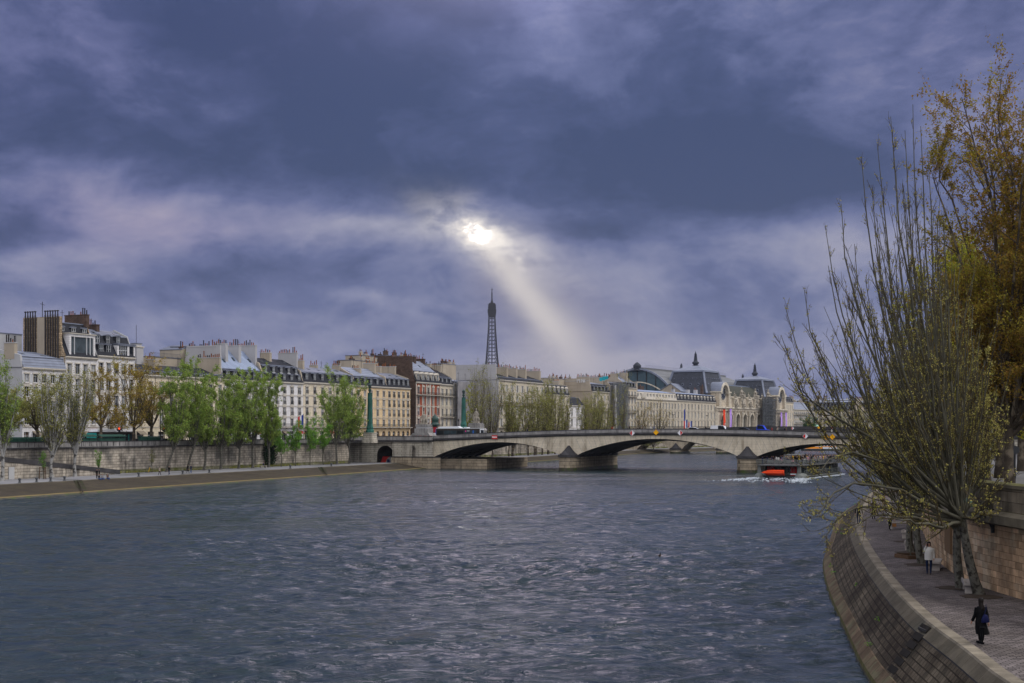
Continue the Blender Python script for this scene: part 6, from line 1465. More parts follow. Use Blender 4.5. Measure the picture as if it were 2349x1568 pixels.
def crown_tree(label, base, h, rad, seed, leafmat, bark='bark_white', nl=7000, ls=.34, clear=.22, kind='broad', group=None, lean=(0, 0), name='tree', trunk_r=.22, nlimb=12, twigs=True, dens_top=1.0, cat='tree', twigmat=None, flatness=0, ltr=(.25, 1.0), upness=None, shear=0.0):
    rng = rng_(seed); t = thing(name, label, cat, base, 0, group); hc = h * clear; twigmat = twigmat or bark
    top = (lean[0] * hc, lean[1] * hc, hc); TP, TR = trunk_path((0, 0, -.3), top, trunk_r, trunk_r * .75, 6, (rng.normal(0, .15), rng.normal(0, .15), 0))
    # main limbs
    az = rng.uniform(0, 2 * np.pi, nlimb) + np.arange(nlimb) * 2.4
    if kind == 'poplar': el = rng.uniform(.95, 1.45, nlimb); Ln = h * (1 - clear) * rng.uniform(.62, 1.02, nlimb); up, wob = .5, .05
    elif kind == 'oval': el = rng.uniform(.6, 1.4, nlimb); Ln = (h * (1 - clear)) * rng.uniform(.55, 1.0, nlimb) * np.clip(np.sin(el), .6, 1); up, wob = .55, .09
    else: el = rng.uniform(.35, 1.3, nlimb); Ln = np.where(el < .9, rad * rng.uniform(.9, 1.35, nlimb), h * (1 - clear) * rng.uniform(.7, 1.0, nlimb)); up, wob = .45, .12
    if upness is not None: up = upness
    el[0] = 1.5; Ln[0] = h * (1 - clear) * .98
    sp = rad / (h * (1 - clear)) if kind != 'broad' else 1
    D = np.stack([np.cos(az) * np.cos(el), np.sin(az) * np.cos(el), np.sin(el)], 1)
    S = np.repeat(np.array([[top[0], top[1], top[2]]]), nlimb, 0) - np.array([[0, 0, 1.]]) * rng.uniform(0, hc * .28, (nlimb, 1)); S[:, 0] = S[:, 2] / hc * top[0]; S[:, 1] = S[:, 2] / hc * top[1]
    LP, LR = walk(rng, S, D, Ln, 8, up, wob, np.full(nlimb, trunk_r * (.5 if h < 24 else .36)) * rng.uniform(.6, 1, nlimb), np.full(nlimb, trunk_r * .06))
    mz = LP[..., 2].max(); fz = (h * .93 - hc) / (mz - hc)
    if kind != 'poplar': fz = max(fz, (h * .80 - hc) / (np.percentile(LP[:, -1, 2], 62) - hc))
    zz_ = np.where(LP[..., 2] > hc, hc + (LP[..., 2] - hc) * fz, LP[..., 2]); LP[..., 2] = np.where(zz_ > .82 * h, .82 * h + (zz_ - .82 * h) * .35, zz_)
    rq = np.percentile(np.hypot(LP[..., 0] - top[0], LP[..., 1] - top[1]).max(axis=1), 80); fr_ = rad * (1.05 if kind != 'broad' else .85) / rq
    LP[..., :2] = S[:, None, :2] + (LP[..., :2] - S[:, None, :2]) * fr_
    dr_ = LP[..., :2] - S[:, None, :2]; rd_ = np.hypot(dr_[..., 0], dr_[..., 1])[..., None] + 1e-6; LP[..., :2] = S[:, None, :2] + dr_ * np.where(rd_ > rad * .9, (rad * .9 + (rd_ - rad * .9) * .25) / rd_, 1)
    LP[..., 0] += shear * np.clip(LP[..., 2] - hc, 0, None)
    sc = h / 18
    if kind == 'poplar': B1_, R1_ = spawn(rng, LP, LR, 9, (.08, .95), (.2, .6), .8, lambda r, t_: (1.0 - t_ * .6) * 3.4 * sc * r.uniform(.5, 1.1, t_.shape), 5, .5, .06)
    else: B1_, R1_ = spawn(rng, LP, LR, 13 if h > 21 and kind == 'broad' else 8, (.15, .98), (.4, 1.1), .35, lambda r, t_: (1.15 - t_ * .55) * rad * .72 * r.uniform(.5, 1.1, t_.shape), 5, .5, .1)
    B2_, R2_ = spawn(rng, B1_, R1_, 6, (.15, 1), (.3, .9), .3, 1.25 * sc if kind == 'poplar' else rad * .28, 4, .5, .12)
    parts = [(TP, TR, 9, bark), (LP, LR, 6, bark), (B1_, R1_, 4, twigmat)]
    if twigs: parts.append((B2_, R2_, 3, twigmat))
    put('trunk', wood_mesh('trunk', parts, None), t)
    C = np.concatenate([sample_pts(rng, B2_, int(nl * .72), ltr), sample_pts(rng, B1_, int(nl * .28), (.4, 1))]) + rng.normal(0, ls * .55, (nl // 100 * 0 + int(nl * .72) + int(nl * .28), 3))
    # thin out by drifting clumps so that gaps show
    ph = rng.uniform(0, 6, 6); q = np.sin(C[:, 0] * 1.1 + ph[0]) * np.sin(C[:, 1] * 1.2 + ph[1]) * np.sin(C[:, 2] * .9 + ph[2]) + .5 * np.sin(C[:, 0] * 2.7 + ph[3]) * np.sin(C[:, 2] * 2.3 + ph[4])
    C = C[q + rng.normal(0, .25, len(C)) > -.42]
    C = C[C[:, 2] > hc * .55]
    put('crown', leaves_mesh(rng, C, ls, 'crown', leafmat, flatness), t)
    return t
def wl_pt(xv, off_):       # point on the left bank, off_ metres from the wall towards the river (negative = street side)
    return ray(xv, offs(WALL_L[:2] + [(-24.54, 395)], -off_))
# riverside leafy trees on the lower quay, left to right (photo column, height in photo px, crown half width px)
GL = 'leafy riverside trees in front of the left embankment wall'
leafy = [(381, 238, 38, 'leaf_green', (.34, 0), 'leafy green tree with a leaning trunk, leftmost of the green group'), (429, 252, 40, 'leaf_green', (.3, 0), 'tallest leafy green tree, second of the green group, leaning right'),
         (468, 205, 30, 'leaf_green', (.05, 0), 'leafy green tree third from the left in the green group'), (506, 205, 40, 'leaf_green', (0, .05), 'leafy green tree with forked bare stems, middle of the green group'),
         (547, 218, 34, 'leaf_green', (.05, 0), 'leafy green tree left of the ivy patch with a dark slender trunk'), (580, 222, 40, 'leaf_green', (-.03, 0), 'leafy green tree with a spreading fork just left of the dark ivy'), (616, 205, 28, 'leaf_green', (0, 0), 'straight slim leafy tree in front of the dark ivy patch'),
         (773, 200, 40, 'leaf_green', (-.06, 0), 'large leafy tree second from the bridge'), (800, 190, 34, 'leaf_green', (-.05, 0), 'large leafy tree next to the bridge abutment')]
for i, (x, hp, wp, lm, ln, lb) in enumerate(leafy):
    p = wl_pt(x, 3.2); d = p[1]; sc_ = d / F
    crown_tree(lb, (p[0], p[1], ZQL), hp * 1.08 * sc_, wp * 1.22 * sc_, 100 + i, lm, 'bark_poplar', 24000, .31, .24, 'oval', GL, ln, 'riverside_tree', .28, 20, twigmat='bark_limb')
young = [(645, 110, 17, 'young lime green tree right of the ivy, first of four'), (678, 108, 17, 'young lime green tree, second of four along the wall'), (711, 124, 19, 'taller young lime green tree, third of four along the wall'), (742, 112, 19, 'young lime green tree with a fan of stems, fourth of four')]
for i, (x, hp, wp, lb) in enumerate(young):
    p = wl_pt(x, 3.0); sc_ = p[1] / F
    crown_tree(lb, (p[0], p[1], ZQL), hp * sc_, wp * sc_, 130 + i, 'leaf_young', 'bark_limb', 5200, .30, .3, 'oval', 'young trees along the left embankment wall', (0, 0), 'young_tree', .11, 12)
# pale bare poplars and small saplings on the left
for i, (x, yb, hp, wp, lm, lb, nl_) in enumerate(((5, 1104, 296, 34, 'leaf_green', 'tall half leafed poplar at the left edge of the picture', 4200), (120, 1096, 252, 34, 'leaf_olive', 'pale trunked bare poplar, left one of the pair', 2600), (172, 1094, 262, 33, 'leaf_olive', 'pale trunked bare poplar, right one of the pair', 2600))):
    d = 9 * F / (yb - HY); sc_ = d / F
    crown_tree(lb, (PX(x, d), d, ZQL), hp * 1.06 * sc_, wp * 1.15 * sc_, 150 + i, lm, 'bark_white', int(nl_ * 2.6), .30, .2, 'poplar', 'tall poplars on the left quay', (.02, 0), 'poplar', .34, 26, twigmat='bark_limb')
for i, (x, yt, yb, lb) in enumerate(((99, 1030, 1100, 'thin sapling in a wooden guard, left of the pale poplars'), (226, 1027, 1098, 'thin sapling behind the standing couple'), (270, 1029, 1082, 'green sapling tied to wooden stakes at the ramp foot'), (348, 1028, 1084, 'bare young tree by the wall at the ramp end'))):
    d = 9 * F / (yb - HY); sc_ = d / F
    crown_tree(lb, (PX(x, d), d, ZQL), (yb - yt) * sc_, 8 * sc_, 170 + i, 'leaf_young' if i != 3 else 'leaf_olive', 'bark_limb', 700 if i != 3 else 260, .2, .35, 'poplar', 'saplings on the left quay', (0, 0), 'sapling', .06, 9)
# plane trees and small trees on the upper street, left
for i, (x, hp, wp, lm, lb, off_, cl) in enumerate(((307, 165, 66, 'leaf_gold', 'golden plane tree, left one of the two in front of the cream house', -3, .26), (348, 165, 60, 'leaf_gold', 'golden plane tree, right one of the two in front of the cream house', -3.2, .27), (232, 160, 44, 'leaf_gold', 'golden plane tree half hidden behind the right pale poplar', -3.5, .3),
        (85, 130, 45, 'leaf_olive', 'olive leafed plane tree behind the left pale poplar', -3.5, .3), (20, 120, 45, 'leaf_olive', 'plane tree behind the poplar at the left edge', -3.5, .3))):
    p = wl_pt(x, off_); sc_ = p[1] / F
    crown_tree(lb, (p[0], p[1], ZST), hp * 1.13 * sc_, wp * 1.1 * sc_, 180 + i, lm, 'bark_dark', 9500, .30, cl, 'broad', 'plane trees along the left street', (0, 0), 'plane_tree', .36, 11)
for i, (x, hp) in enumerate(((250, 90), (279, 95), (425, 110))):
    p = wl_pt(x, -12); sc_ = p[1] / F
    crown_tree(('small thin street tree before the cream facade, left of the traffic light', 'small thin street tree just right of the traffic light', 'street tree behind the leaning green tree')[i], (p[0], p[1], ZST), hp * sc_, 18 * sc_, 190 + i, 'leaf_gold', 'bark_dark', 1300, .24, .4, 'broad', 'small street trees', (0, 0), 'street_tree', .12, 8)
# beyond the bridge: two tall bare ones, then rows of budding poplars (upper street side)
def beyond(x, ytop, wp, lm, label, off_, seed, nl=2400, kind='poplar', group='budding poplars beyond the near bridge', name='poplar', tr=.3, ls=.30, bark='bark_dark', ybase=None, nlimb=20, clear=.10):
    P_ = offs([(-30, 384), (-11, 426), (8, 476), (36, 566), (56, 606), (134, 733), (195, 840), (230, 900)], -off_); q = ray(x, P_); zb = ZST if off_ < 0 else ZQL
    h = PZ(ytop, q[1]) - zb; crown_tree(label, (q[0], q[1], zb), h * 1.05, wp * 1.3 * q[1] / F, seed, lm, bark, int(nl * 2.4), ls * 1.15, clear, kind, group, (0, 0), name, tr, nlimb, twigmat='bark_twig')
beyond(1098, 812, 22, 'leaf_olive', 'very tall bare poplar left of the iron tower', 4, 201, 1500, nlimb=24)
beyond(1128, 818, 26, 'leaf_olive', 'very tall bare poplar in front of the iron tower', 4, 202, 1700, nlimb=26)
for i, (x, yt, wp) in enumerate(((1168, 868, 16), (1178, 905, 16), (1212, 872, 15), (1226, 884, 15), (1243, 868, 17), (1258, 876, 15), (1273, 862, 17), (1292, 890, 15), (1341, 898, 13), (1357, 893, 15), (1371, 886, 14), (1386, 905, 13))):
    beyond(x, yt, wp, 'leaf_olive', 'olive budding poplar, number %s from the left in the row beyond the bridge' % ('one two three four five six seven eight nine ten eleven twelve'.split()[i]), 4.5, 210 + i, 1900, ls=.34)
beyond(1078, 925, 16, 'leaf_lime', 'low yellow green tree left of the far statue', -4, 230, 2000, 'broad', 'small trees beyond the near bridge', 'street_tree', .15)
for i, (x, yt, wp, lb) in enumerate(((1406, 920, 13, 'small yellowish tree before the scaffold drape'), (1431, 905, 17, 'slim yellow green tree before the netted house'), (1471, 912, 24, 'bare spreading tree at the left corner of the long palace'), (1512, 925, 26, 'thin golden twigged tree before the long palace'))):
    beyond(x, yt, wp, 'leaf_gold' if i > 1 else 'leaf_olive', lb, -3, 235 + i, 900, 'broad', 'small trees beyond the near bridge', 'street_tree', .22, .34)
for i, (x, lb) in enumerate(((1500, 'green riverside tree seen under the middle arch, left one'), (1527, 'green riverside tree seen under the middle arch, right one'))):
    P_ = offs([(8, 476), (36, 566), (56, 606)], -4); q = ray(x, P_) or (60, 570)
    crown_tree(lb, (q[0], q[1], ZQL), 8.5, 5.0, 245 + i, 'leaf_olive', 'bark_dark', 3000, .3, .2, 'broad', 'trees seen under the middle arch', (0, 0), 'riverside_tree', .2, 10)
for i, x in enumerate((1175, 1229, 1257, 1288, 1307, 1334)):
    P_ = offs([(-30, 384), (-11, 426), (8, 476), (36, 566)], -4); q = ray(x, P_)
    b = MB(); t = thing('riverside_tree', 'dark tree trunk seen under the left arch, number %s from the left' % ('one two three four five six'.split()[i]), 'tree', (q[0], q[1], ZQL), 0, 'dark trunks seen under the left arch')
    b.tube([(0, 0, -.2), (.1, 0, 2), (.2, .1, 5), (.5, .1, 7.4)], [.42, .30, .26, .16], 'bark_dark', 8); b.tube([(.15, 0, 3.4), (-.6, 0, 5.4), (-.9, 0, 7)], [.16, .12, .06], 'bark_dark', 6); b.build('trunk', t)
p = (PX(1856, 880), 880, ZST)
crown_tree('round dense dark green tree in front of the pale green dome', p, 12.2, 5.0, 260, 'leaf_dark', 'bark_dark', 9000, .5, .10, 'broad', None, (0, 0), 'round_tree', .3, 22, ltr=(.0, 1))
crown_tree('tall olive poplar before the distant classical house', (PX(1922, 900), 900, ZST), 19.5, 5, 261, 'leaf_olive', 'bark_dark', 5000, .45, .08, 'oval', None, (0, 0), 'poplar', .3, 20)
crown_tree('olive tree half hidden by branches beyond the far bridge', (PX(1975, 880), 880, ZST), 16, 7, 262, 'leaf_olive', 'bark_dark', 4500, .45, .1, 'oval', None, (0, 0), 'riverside_tree', .3, 16)
# ivy on the wall
p = wl_pt(618, .25); t = thing('ivy', 'dark mass of ivy hanging on the left embankment wall', 'plant', (p[0], p[1], ZQL), ang_l)
rng = rng_(77); n = 2600; C = np.stack([rng.normal(0, 1, n) * 1.6, -abs(rng.normal(0, .35, n)), rng.uniform(0, 1, n) ** .8 * 5.6 + .6], 1); C = C[(abs(C[:, 0]) < 2.9 * np.sqrt(np.clip(1 - ((C[:, 2] - 3.4) / 3.4) ** 2, 0, 1)))]
put('foliage', leaves_mesh(rng, C, .42, 'foliage', 'ivy'), t)
# stuff: grass and moss tufts at the foot of the wall
rng = rng_(78); pts = []
for k in range(5200):
    xv = rng.uniform(0, 800); p = wl_pt(float(xv), float(.2 + abs(rng.normal(0, .5))))
    if p and math.sin(xv * .06) + math.sin(xv * .021 + 1) > -.3: pts.append((p[0], p[1], ZQL + rng.uniform(0, .35)))
tg = stuff(put('weeds', leaves_mesh(rng, np.array(pts), .3, 'weeds', 'leaf_olive'))); tag(tg, 'patchy weeds growing along the foot of the left embankment wall', 'weeds')

# ------------------------------------------------------------------ the big poplars on the right quay
def fan_poplar(label, base, fork, limbs, seed, group, dz=ZQR, n2=17, n3=6, nb=30000, r0=.36, rl=.135, bud=.115, extra=20, spread=(.12, .5), depth=3.0, tr2=(.22, .99), bark='bark_poplar'):
    """base, fork: world points; limbs: list of world end points"""
    rng = rng_(seed); t = thing('poplar', label, 'tree', base, 0, group); o = np.array(base); f = np.array(fork) - o
    TP, TR = trunk_path((0, 0, -.25), f, r0, r0 * .72, 9, (-.12, 0, 0), 1.45)
    E = np.array(limbs) - o; n = len(E); k = 9
    Sx = f[None] - np.array([0, 0, 1.]) * rng.uniform(0, .5, (n, 1)); Sx = np.repeat(f[None], n, 0) + rng.normal(0, .07, (n, 3)) - np.array([[0, 0, 1.]]) * rng.uniform(0, .35, (n, 1))
    v = E - Sx; Ld = np.linalg.norm(v, axis=1)
    mid = Sx + v * .42; hz = v.copy(); hz[:, 2] = 0
    mid += hz * .40; mid[:, 2] -= np.linalg.norm(hz, axis=1) * .20
    tt = np.linspace(0, 1, k)[None, :, None]; LP = Sx[:, None] * (1 - tt) ** 2 + 2 * mid[:, None] * tt * (1 - tt) + E[:, None] * tt ** 2
    LP[:, 1:-1] += rng.normal(0, .05, (n, k - 2, 3)) * (Ld / 10)[:, None, None]
    rr = rl * np.clip(Ld / 14, .45, 1.1) * rng.uniform(.75, 1.15, n); t1 = np.linspace(0, 1, k)[None]; LR = rr[:, None] * (1 - t1) ** .8 + .012
    M1, MR1 = spawn(rng, LP, LR, 5, (.08, .72), (.12, .42), .55, lambda r, t_: (1 - t_) * Ld[:, None] * r.uniform(.45, .85, t_.shape), 7, .55, .045, .1, rmin=.012)
    allP = [(LP, LR), (M1, MR1)]
    B1a, R1a = spawn(rng, LP, LR, n2, tr2, spread, .75, lambda r, t_: (.5 + (1 - t_) * 1.5) * r.uniform(.5, 1.1, t_.shape), 6, .45, .06, .3, rmin=.010)
    B1b, R1b = spawn(rng, M1, MR1, 9, (.1, .99), spread, .75, lambda r, t_: (.4 + (1 - t_) * 1.1) * r.uniform(.5, 1.1, t_.shape), 5, .5, .07, .35, rmin=.009)
    B2a, R2a = spawn(rng, B1a, R1a, n3, (.1, 1), (.2, .75), .6, .40, 4, .6, .12, .5, rmin=.007)
    B2b, R2b = spawn(rng, B1b, R1b, max(2, n3 - 2), (.1, 1), (.2, .75), .6, .34, 4, .6, .12, .5, rmin=.007)
    put('trunk', wood_mesh('trunk', [(TP, TR, 14, bark), (LP, LR, 7, 'bark_limb'), (M1, MR1, 5, 'bark_limb'), (B1a, R1a, 4, 'bark_twig'), (B1b, R1b, 3, 'bark_twig'), (B2a, R2a, 3, 'bark_twig'), (B2b, R2b, 3, 'bark_twig')], None), t)
    C = np.concatenate([sample_pts(rng, B2a, int(nb * .42), (.3, 1)), sample_pts(rng, B2b, int(nb * .42), (.3, 1)), sample_pts(rng, B1a, int(nb * .16), (.2, 1))])
    lo = np.clip((C[:, 2] - 3) / 12, 0, 1); keep = rng.uniform(0, 1, len(C)) > lo * .72; C = C[keep]
    C = np.repeat(C, 2, 0) + rng.normal(0, bud * .45, (len(C) * 2, 3))
    put('crown', leaves_mesh(rng, C, bud, 'crown', 'leaf_bud', 0, .8), t)
    return t
def at(x, y, d): return (PX(x, d), d, PZ(y, d))
rng = rng_(5)
fk = at(2207, 1186, 62.2)
ends = [(1792, 770, 60), (1800, 700, 63), (1845, 665, 61), (1893, 520, 64), (1930, 468, 62), (1900, 610, 58), (1976, 360, 61), (2000, 425, 65), (2043, 268, 62), (2020, 470, 58), (2094, 240, 63), (2112, 290, 60), (2128, 350, 65), (2076, 300, 61), (2012, 330, 62), (2070, 420, 62),
        (2150, 520, 60), (2165, 470, 64), (2190, 620, 61), (2232, 700, 63), (1960, 560, 66), (1940, 700, 57), (2120, 600, 57), (2060, 560, 67), (2210, 800, 66), (2260, 860, 62), (2285, 960, 61), (1985, 640, 60), (1915, 850, 63), (2090, 760, 58), (2170, 760, 67)]
ends = [at(x, y, d + rng.normal(0, .6)) for x, y, d in ends] + [at(x, y, 62 + rng.normal(0, 2.5)) for x, y in [(1890 + 26 * k_ + rng.uniform(-12, 12), 470 + 300 * rng.uniform(0, 1) + 200 * abs(k_ - 8) / 8) for k_ in range(16)][::2]]
fan_poplar('large budding poplar nearest the camera, its leaning trunk right of the stone bench', at(2250, 1366, 7.8 * F / (1366 - HY)), fk, ends, 301, 'poplars on the right quay', nb=17000, bud=.088, r0=.24, rl=.072, n2=15, n3=4)
# drooping lower limbs of the near tree, arching out over the river
def droop(label, base, fork, paths, seed):
    rng = rng_(seed); t = thing('branch_group', label, 'branches', fork, 0); return t
low = [[(2200, 1190), (2140, 1160), (2050, 1120), (1960, 1105), (1905, 1140), (1872, 1190)], [(2196, 1196), (2120, 1185), (2040, 1165), (1975, 1160), (1925, 1185), (1893, 1235)], [(2195, 1205), (2130, 1200), (2060, 1185), (2000, 1180), (1960, 1210)],
       [(2205, 1180), (2130, 1120), (2040, 1065), (1960, 1040), (1905, 1045), (1880, 1085)], [(2200, 1200), (2150, 1215), (2100, 1195), (2050, 1185)], [(2214, 1188), (2245, 1190), (2255, 1160), (2290, 1090)], [(2205, 1185), (2120, 1090), (2010, 1010), (1900, 950), (1845, 905), (1835, 880)]]
big = bpy.data.objects[[o.name for o in COL.objects if o.name.startswith('poplar') and o.get('label', '').startswith('large budding')][0]]
o_ = np.array(big.location); rg = rng_(9); LPs = []
for q in low:
    ds = 62 - np.linspace(0, 1, len(q)) * rg.uniform(2, 7); W = np.array([at(x, y, d) for (x, y), d in zip(q, ds)]) - o_
    t_ = np.linspace(0, 1, 9); s_ = np.linspace(0, 1, len(W)); LPs.append(np.stack([np.interp(t_, s_, W[:, i]) for i in range(3)], 1))
LP = np.array(LPs); LP[:, 1:] += rg.normal(0, .05, LP[:, 1:].shape); LR = np.full((len(LP), 9), .085) * (1 - np.linspace(0, 1, 9)[None]) + .014
B1a, R1a = spawn(rg, LP, LR, 20, (.15, 1), (.25, .9), .75, lambda r, t_: r.uniform(.5, 1.9, t_.shape), 6, .5, .09, .3, rmin=.011)
B2a, R2a = spawn(rg, B1a, R1a, 6, (.1, 1), (.25, .9), .5, .45, 4, .6, .12, .5, rmin=.007)
put('low_branches', wood_mesh('low_branches', [(LP, LR, 6, 'bark_limb'), (B1a, R1a, 4, 'bark_twig'), (B2a, R2a, 3, 'bark_twig')], None), big)
C = sample_pts(rg, B2a, 2600, (.5, 1)) + rg.normal(0, .05, (2600, 3)); put('buds', leaves_mesh(rg, C, .11, 'buds', 'leaf_bud'), big)
# the others along the quay
def quay_poplar(label, xb, yb, fx, fy, seed, pts, nb, sc=1.0, n2=9, n3=4):
    d = 7.8 * F / (yb - HY); rg = rng_(seed); ends = [at(x, y, d + rg.normal(0, 2.0)) for x, y in pts]
    return fan_poplar(label, at(xb, yb, d), at(fx, fy, d), ends, seed, 'poplars on the right quay', nb=nb, r0=.24 * sc, rl=.085, n2=n2, n3=n3, bud=.11)
def cloud(rg, n, x0, x1, ytop, ybot):
    out = []
    for i in range(n): x = x0 + (x1 - x0) * (i + rg.uniform(.2, .8)) / n; u = abs((x - (x0 + x1) / 2) / ((x1 - x0) / 2)); out.append((x, ytop + (ybot - ytop) * u ** 1.6 + rg.uniform(-25, 60)))
    return out
rg = rng_(11)
quay_poplar('budding poplar standing close behind the near one, right of the bench', 2207, 1352, 2196, 1206, 302, cloud(rg, 13, 2000, 2300, 600, 900), 8000)
quay_poplar('budding poplar with a leaning trunk behind the man in the pale jacket', 2118, 1296, 2102, 1190, 303, cloud(rg, 14, 1985, 2230, 640, 960), 9000)
quay_poplar('budding poplar with a straight trunk beside the planter stakes', 2091, 1268, 2089, 1186, 304, cloud(rg, 12, 1990, 2210, 700, 980), 8500)
quay_poplar('budding poplar farther along the right quay behind the benches', 2096, 1225, 2094, 1165, 305, cloud(rg, 11, 1985, 2200, 760, 1000), 8000)
quay_poplar('farthest budding poplar on the right quay near the walkers', 2092, 1190, 2092, 1140, 306, cloud(rg, 11, 1975, 2190, 800, 1010), 8000)
# plane trees on the upper pavement at the right
def plane(label, x, d, h, rad, seed, lm, nl, ls, lean=(0, 0), r=.42, clear=.28, nlimb=22, off=0, shear=0.0):
    return crown_tree(label, (PX(x, d) + off, d, ZSR + .12), h, rad, seed, lm, 'bark_dark' if h < 24 else 'bark_plane', int(nl * 1.35), ls, clear, 'broad', 'plane trees on the right street', lean, 'plane_tree', r, nlimb, twigmat='bark_dark', upness=.5, shear=shear)
plane('huge amber plane tree at the right edge, its pale trunk rising behind the wall', 2308, 84, 22.5, 5.9, 401, 'leaf_amber', 110000, .18, (.0, 0), .32, .22, 48, .3, .06)
plane('amber plane tree beyond the right edge, crown reaching into the top corner', 2440, 90, 22.5, 7.5, 402, 'leaf_amber', 80000, .20, (0, 0), .4, .24, 40)
plane('tall amber plane tree behind the huge one on the right', 2295, 112, 22, 5.6, 403, 'leaf_amber', 60000, .24, (0, 0), .4, .42, 32, 0, .06)
plane('yellow green plane tree at mid distance on the right street', 2258, 106, 17.5, 6, 404, 'leaf_lime', 42000, .25, (0, 0), .4)
plane('yellow green plane tree near the traffic on the right street', 2345, 130, 18, 8, 405, 'leaf_lime', 28000, .38, (0, 0), .4)
for i, (x, d, h) in enumerate(((2230, 205, 20), (2300, 235, 21), (2345, 260, 22), (2190, 250, 20), (2260, 300, 21), (2320, 340, 22), (2150, 310, 20), (2210, 370, 21), (2400, 230, 22), (2380, 330, 22))):
    plane('lime green plane tree in the distant avenue on the right, number %s' % ('one two three four five six seven eight nine ten'.split()[i]) + ' by distance', x, d, h, 9, 410 + i, 'leaf_lime', 12000, .6, (0, 0), .4)
# ------------------------------------------------------------------ people
M('skin', (.42, .22, .15), rough=.6, spec=.3, var=.05, coords='obj'); M('hair_dark', (.012, .009, .008), rough=.5); M('cloth_black', (.004, .004, .005), spec=.1, var=.2, coords='obj'); M('cloth_navy', (.010, .013, .05), var=.2, coords='obj'); M('cloth_blue', (.02, .06, .20), coords='obj')
M('cloth_white', (.55, .54, .50), var=.08, coords='obj'); M('cloth_grey', (.16, .16, .16), coords='obj'); M('cloth_brown', (.14, .09, .06), coords='obj'); M('cloth_red', (.40, .02, .02), coords='obj'); M('cloth_yellow', (.65, .40, .03), coords='obj'); M('cloth_jeans', (.015, .025, .06), coords='obj'); M('cloth_pink', (.42, .22, .24), coords='obj'); M('cloth_beige', (.38, .32, .24), coords='obj'); M('leather_tan', (.30, .14, .05)); M('bag_blue', (.008, .010, .045))
def skinned(name, joints, edges, root, sub=1, fingers=None):
    me = bpy.data.meshes.new(name); keys = list(joints); idx = {k: i for i, k in enumerate(keys)}
    V = [joints[k][0] for k in keys]; Rd = [joints[k][1] for k in keys]; E = [(idx[a], idx[b]) for a, b in edges]
    me.from_pydata(V, E, []); o = bpy.data.objects.new('tmp_' + name, me); COL.objects.link(o)
    md = o.modifiers.new('s', 'SKIN'); md.use_smooth_shade = True; md.branch_smoothing = .6
    sv = me.skin_vertices[0].data if me.skin_vertices else None
    if sv is None: me.skin_vertices.new() if hasattr(me.skin_vertices, 'new') else None; sv = me.skin_vertices[0].data
    for i, r in enumerate(Rd): sv[i].radius = (r, r) if not isinstance(r, tuple) else r; sv[i].use_root = (keys[i] == root)
    s = o.modifiers.new('d', 'SUBSURF'); s.levels = sub; s.render_levels = sub
    dg = bpy.context.evaluated_depsgraph_get(); dg.update(); ev = o.evaluated_get(dg); m2 = bpy.data.meshes.new_from_object(ev); m2.name = name
    bpy.data.objects.remove(o); bpy.data.meshes.remove(me)
    for p in m2.polygons: p.use_smooth = True
    return m2
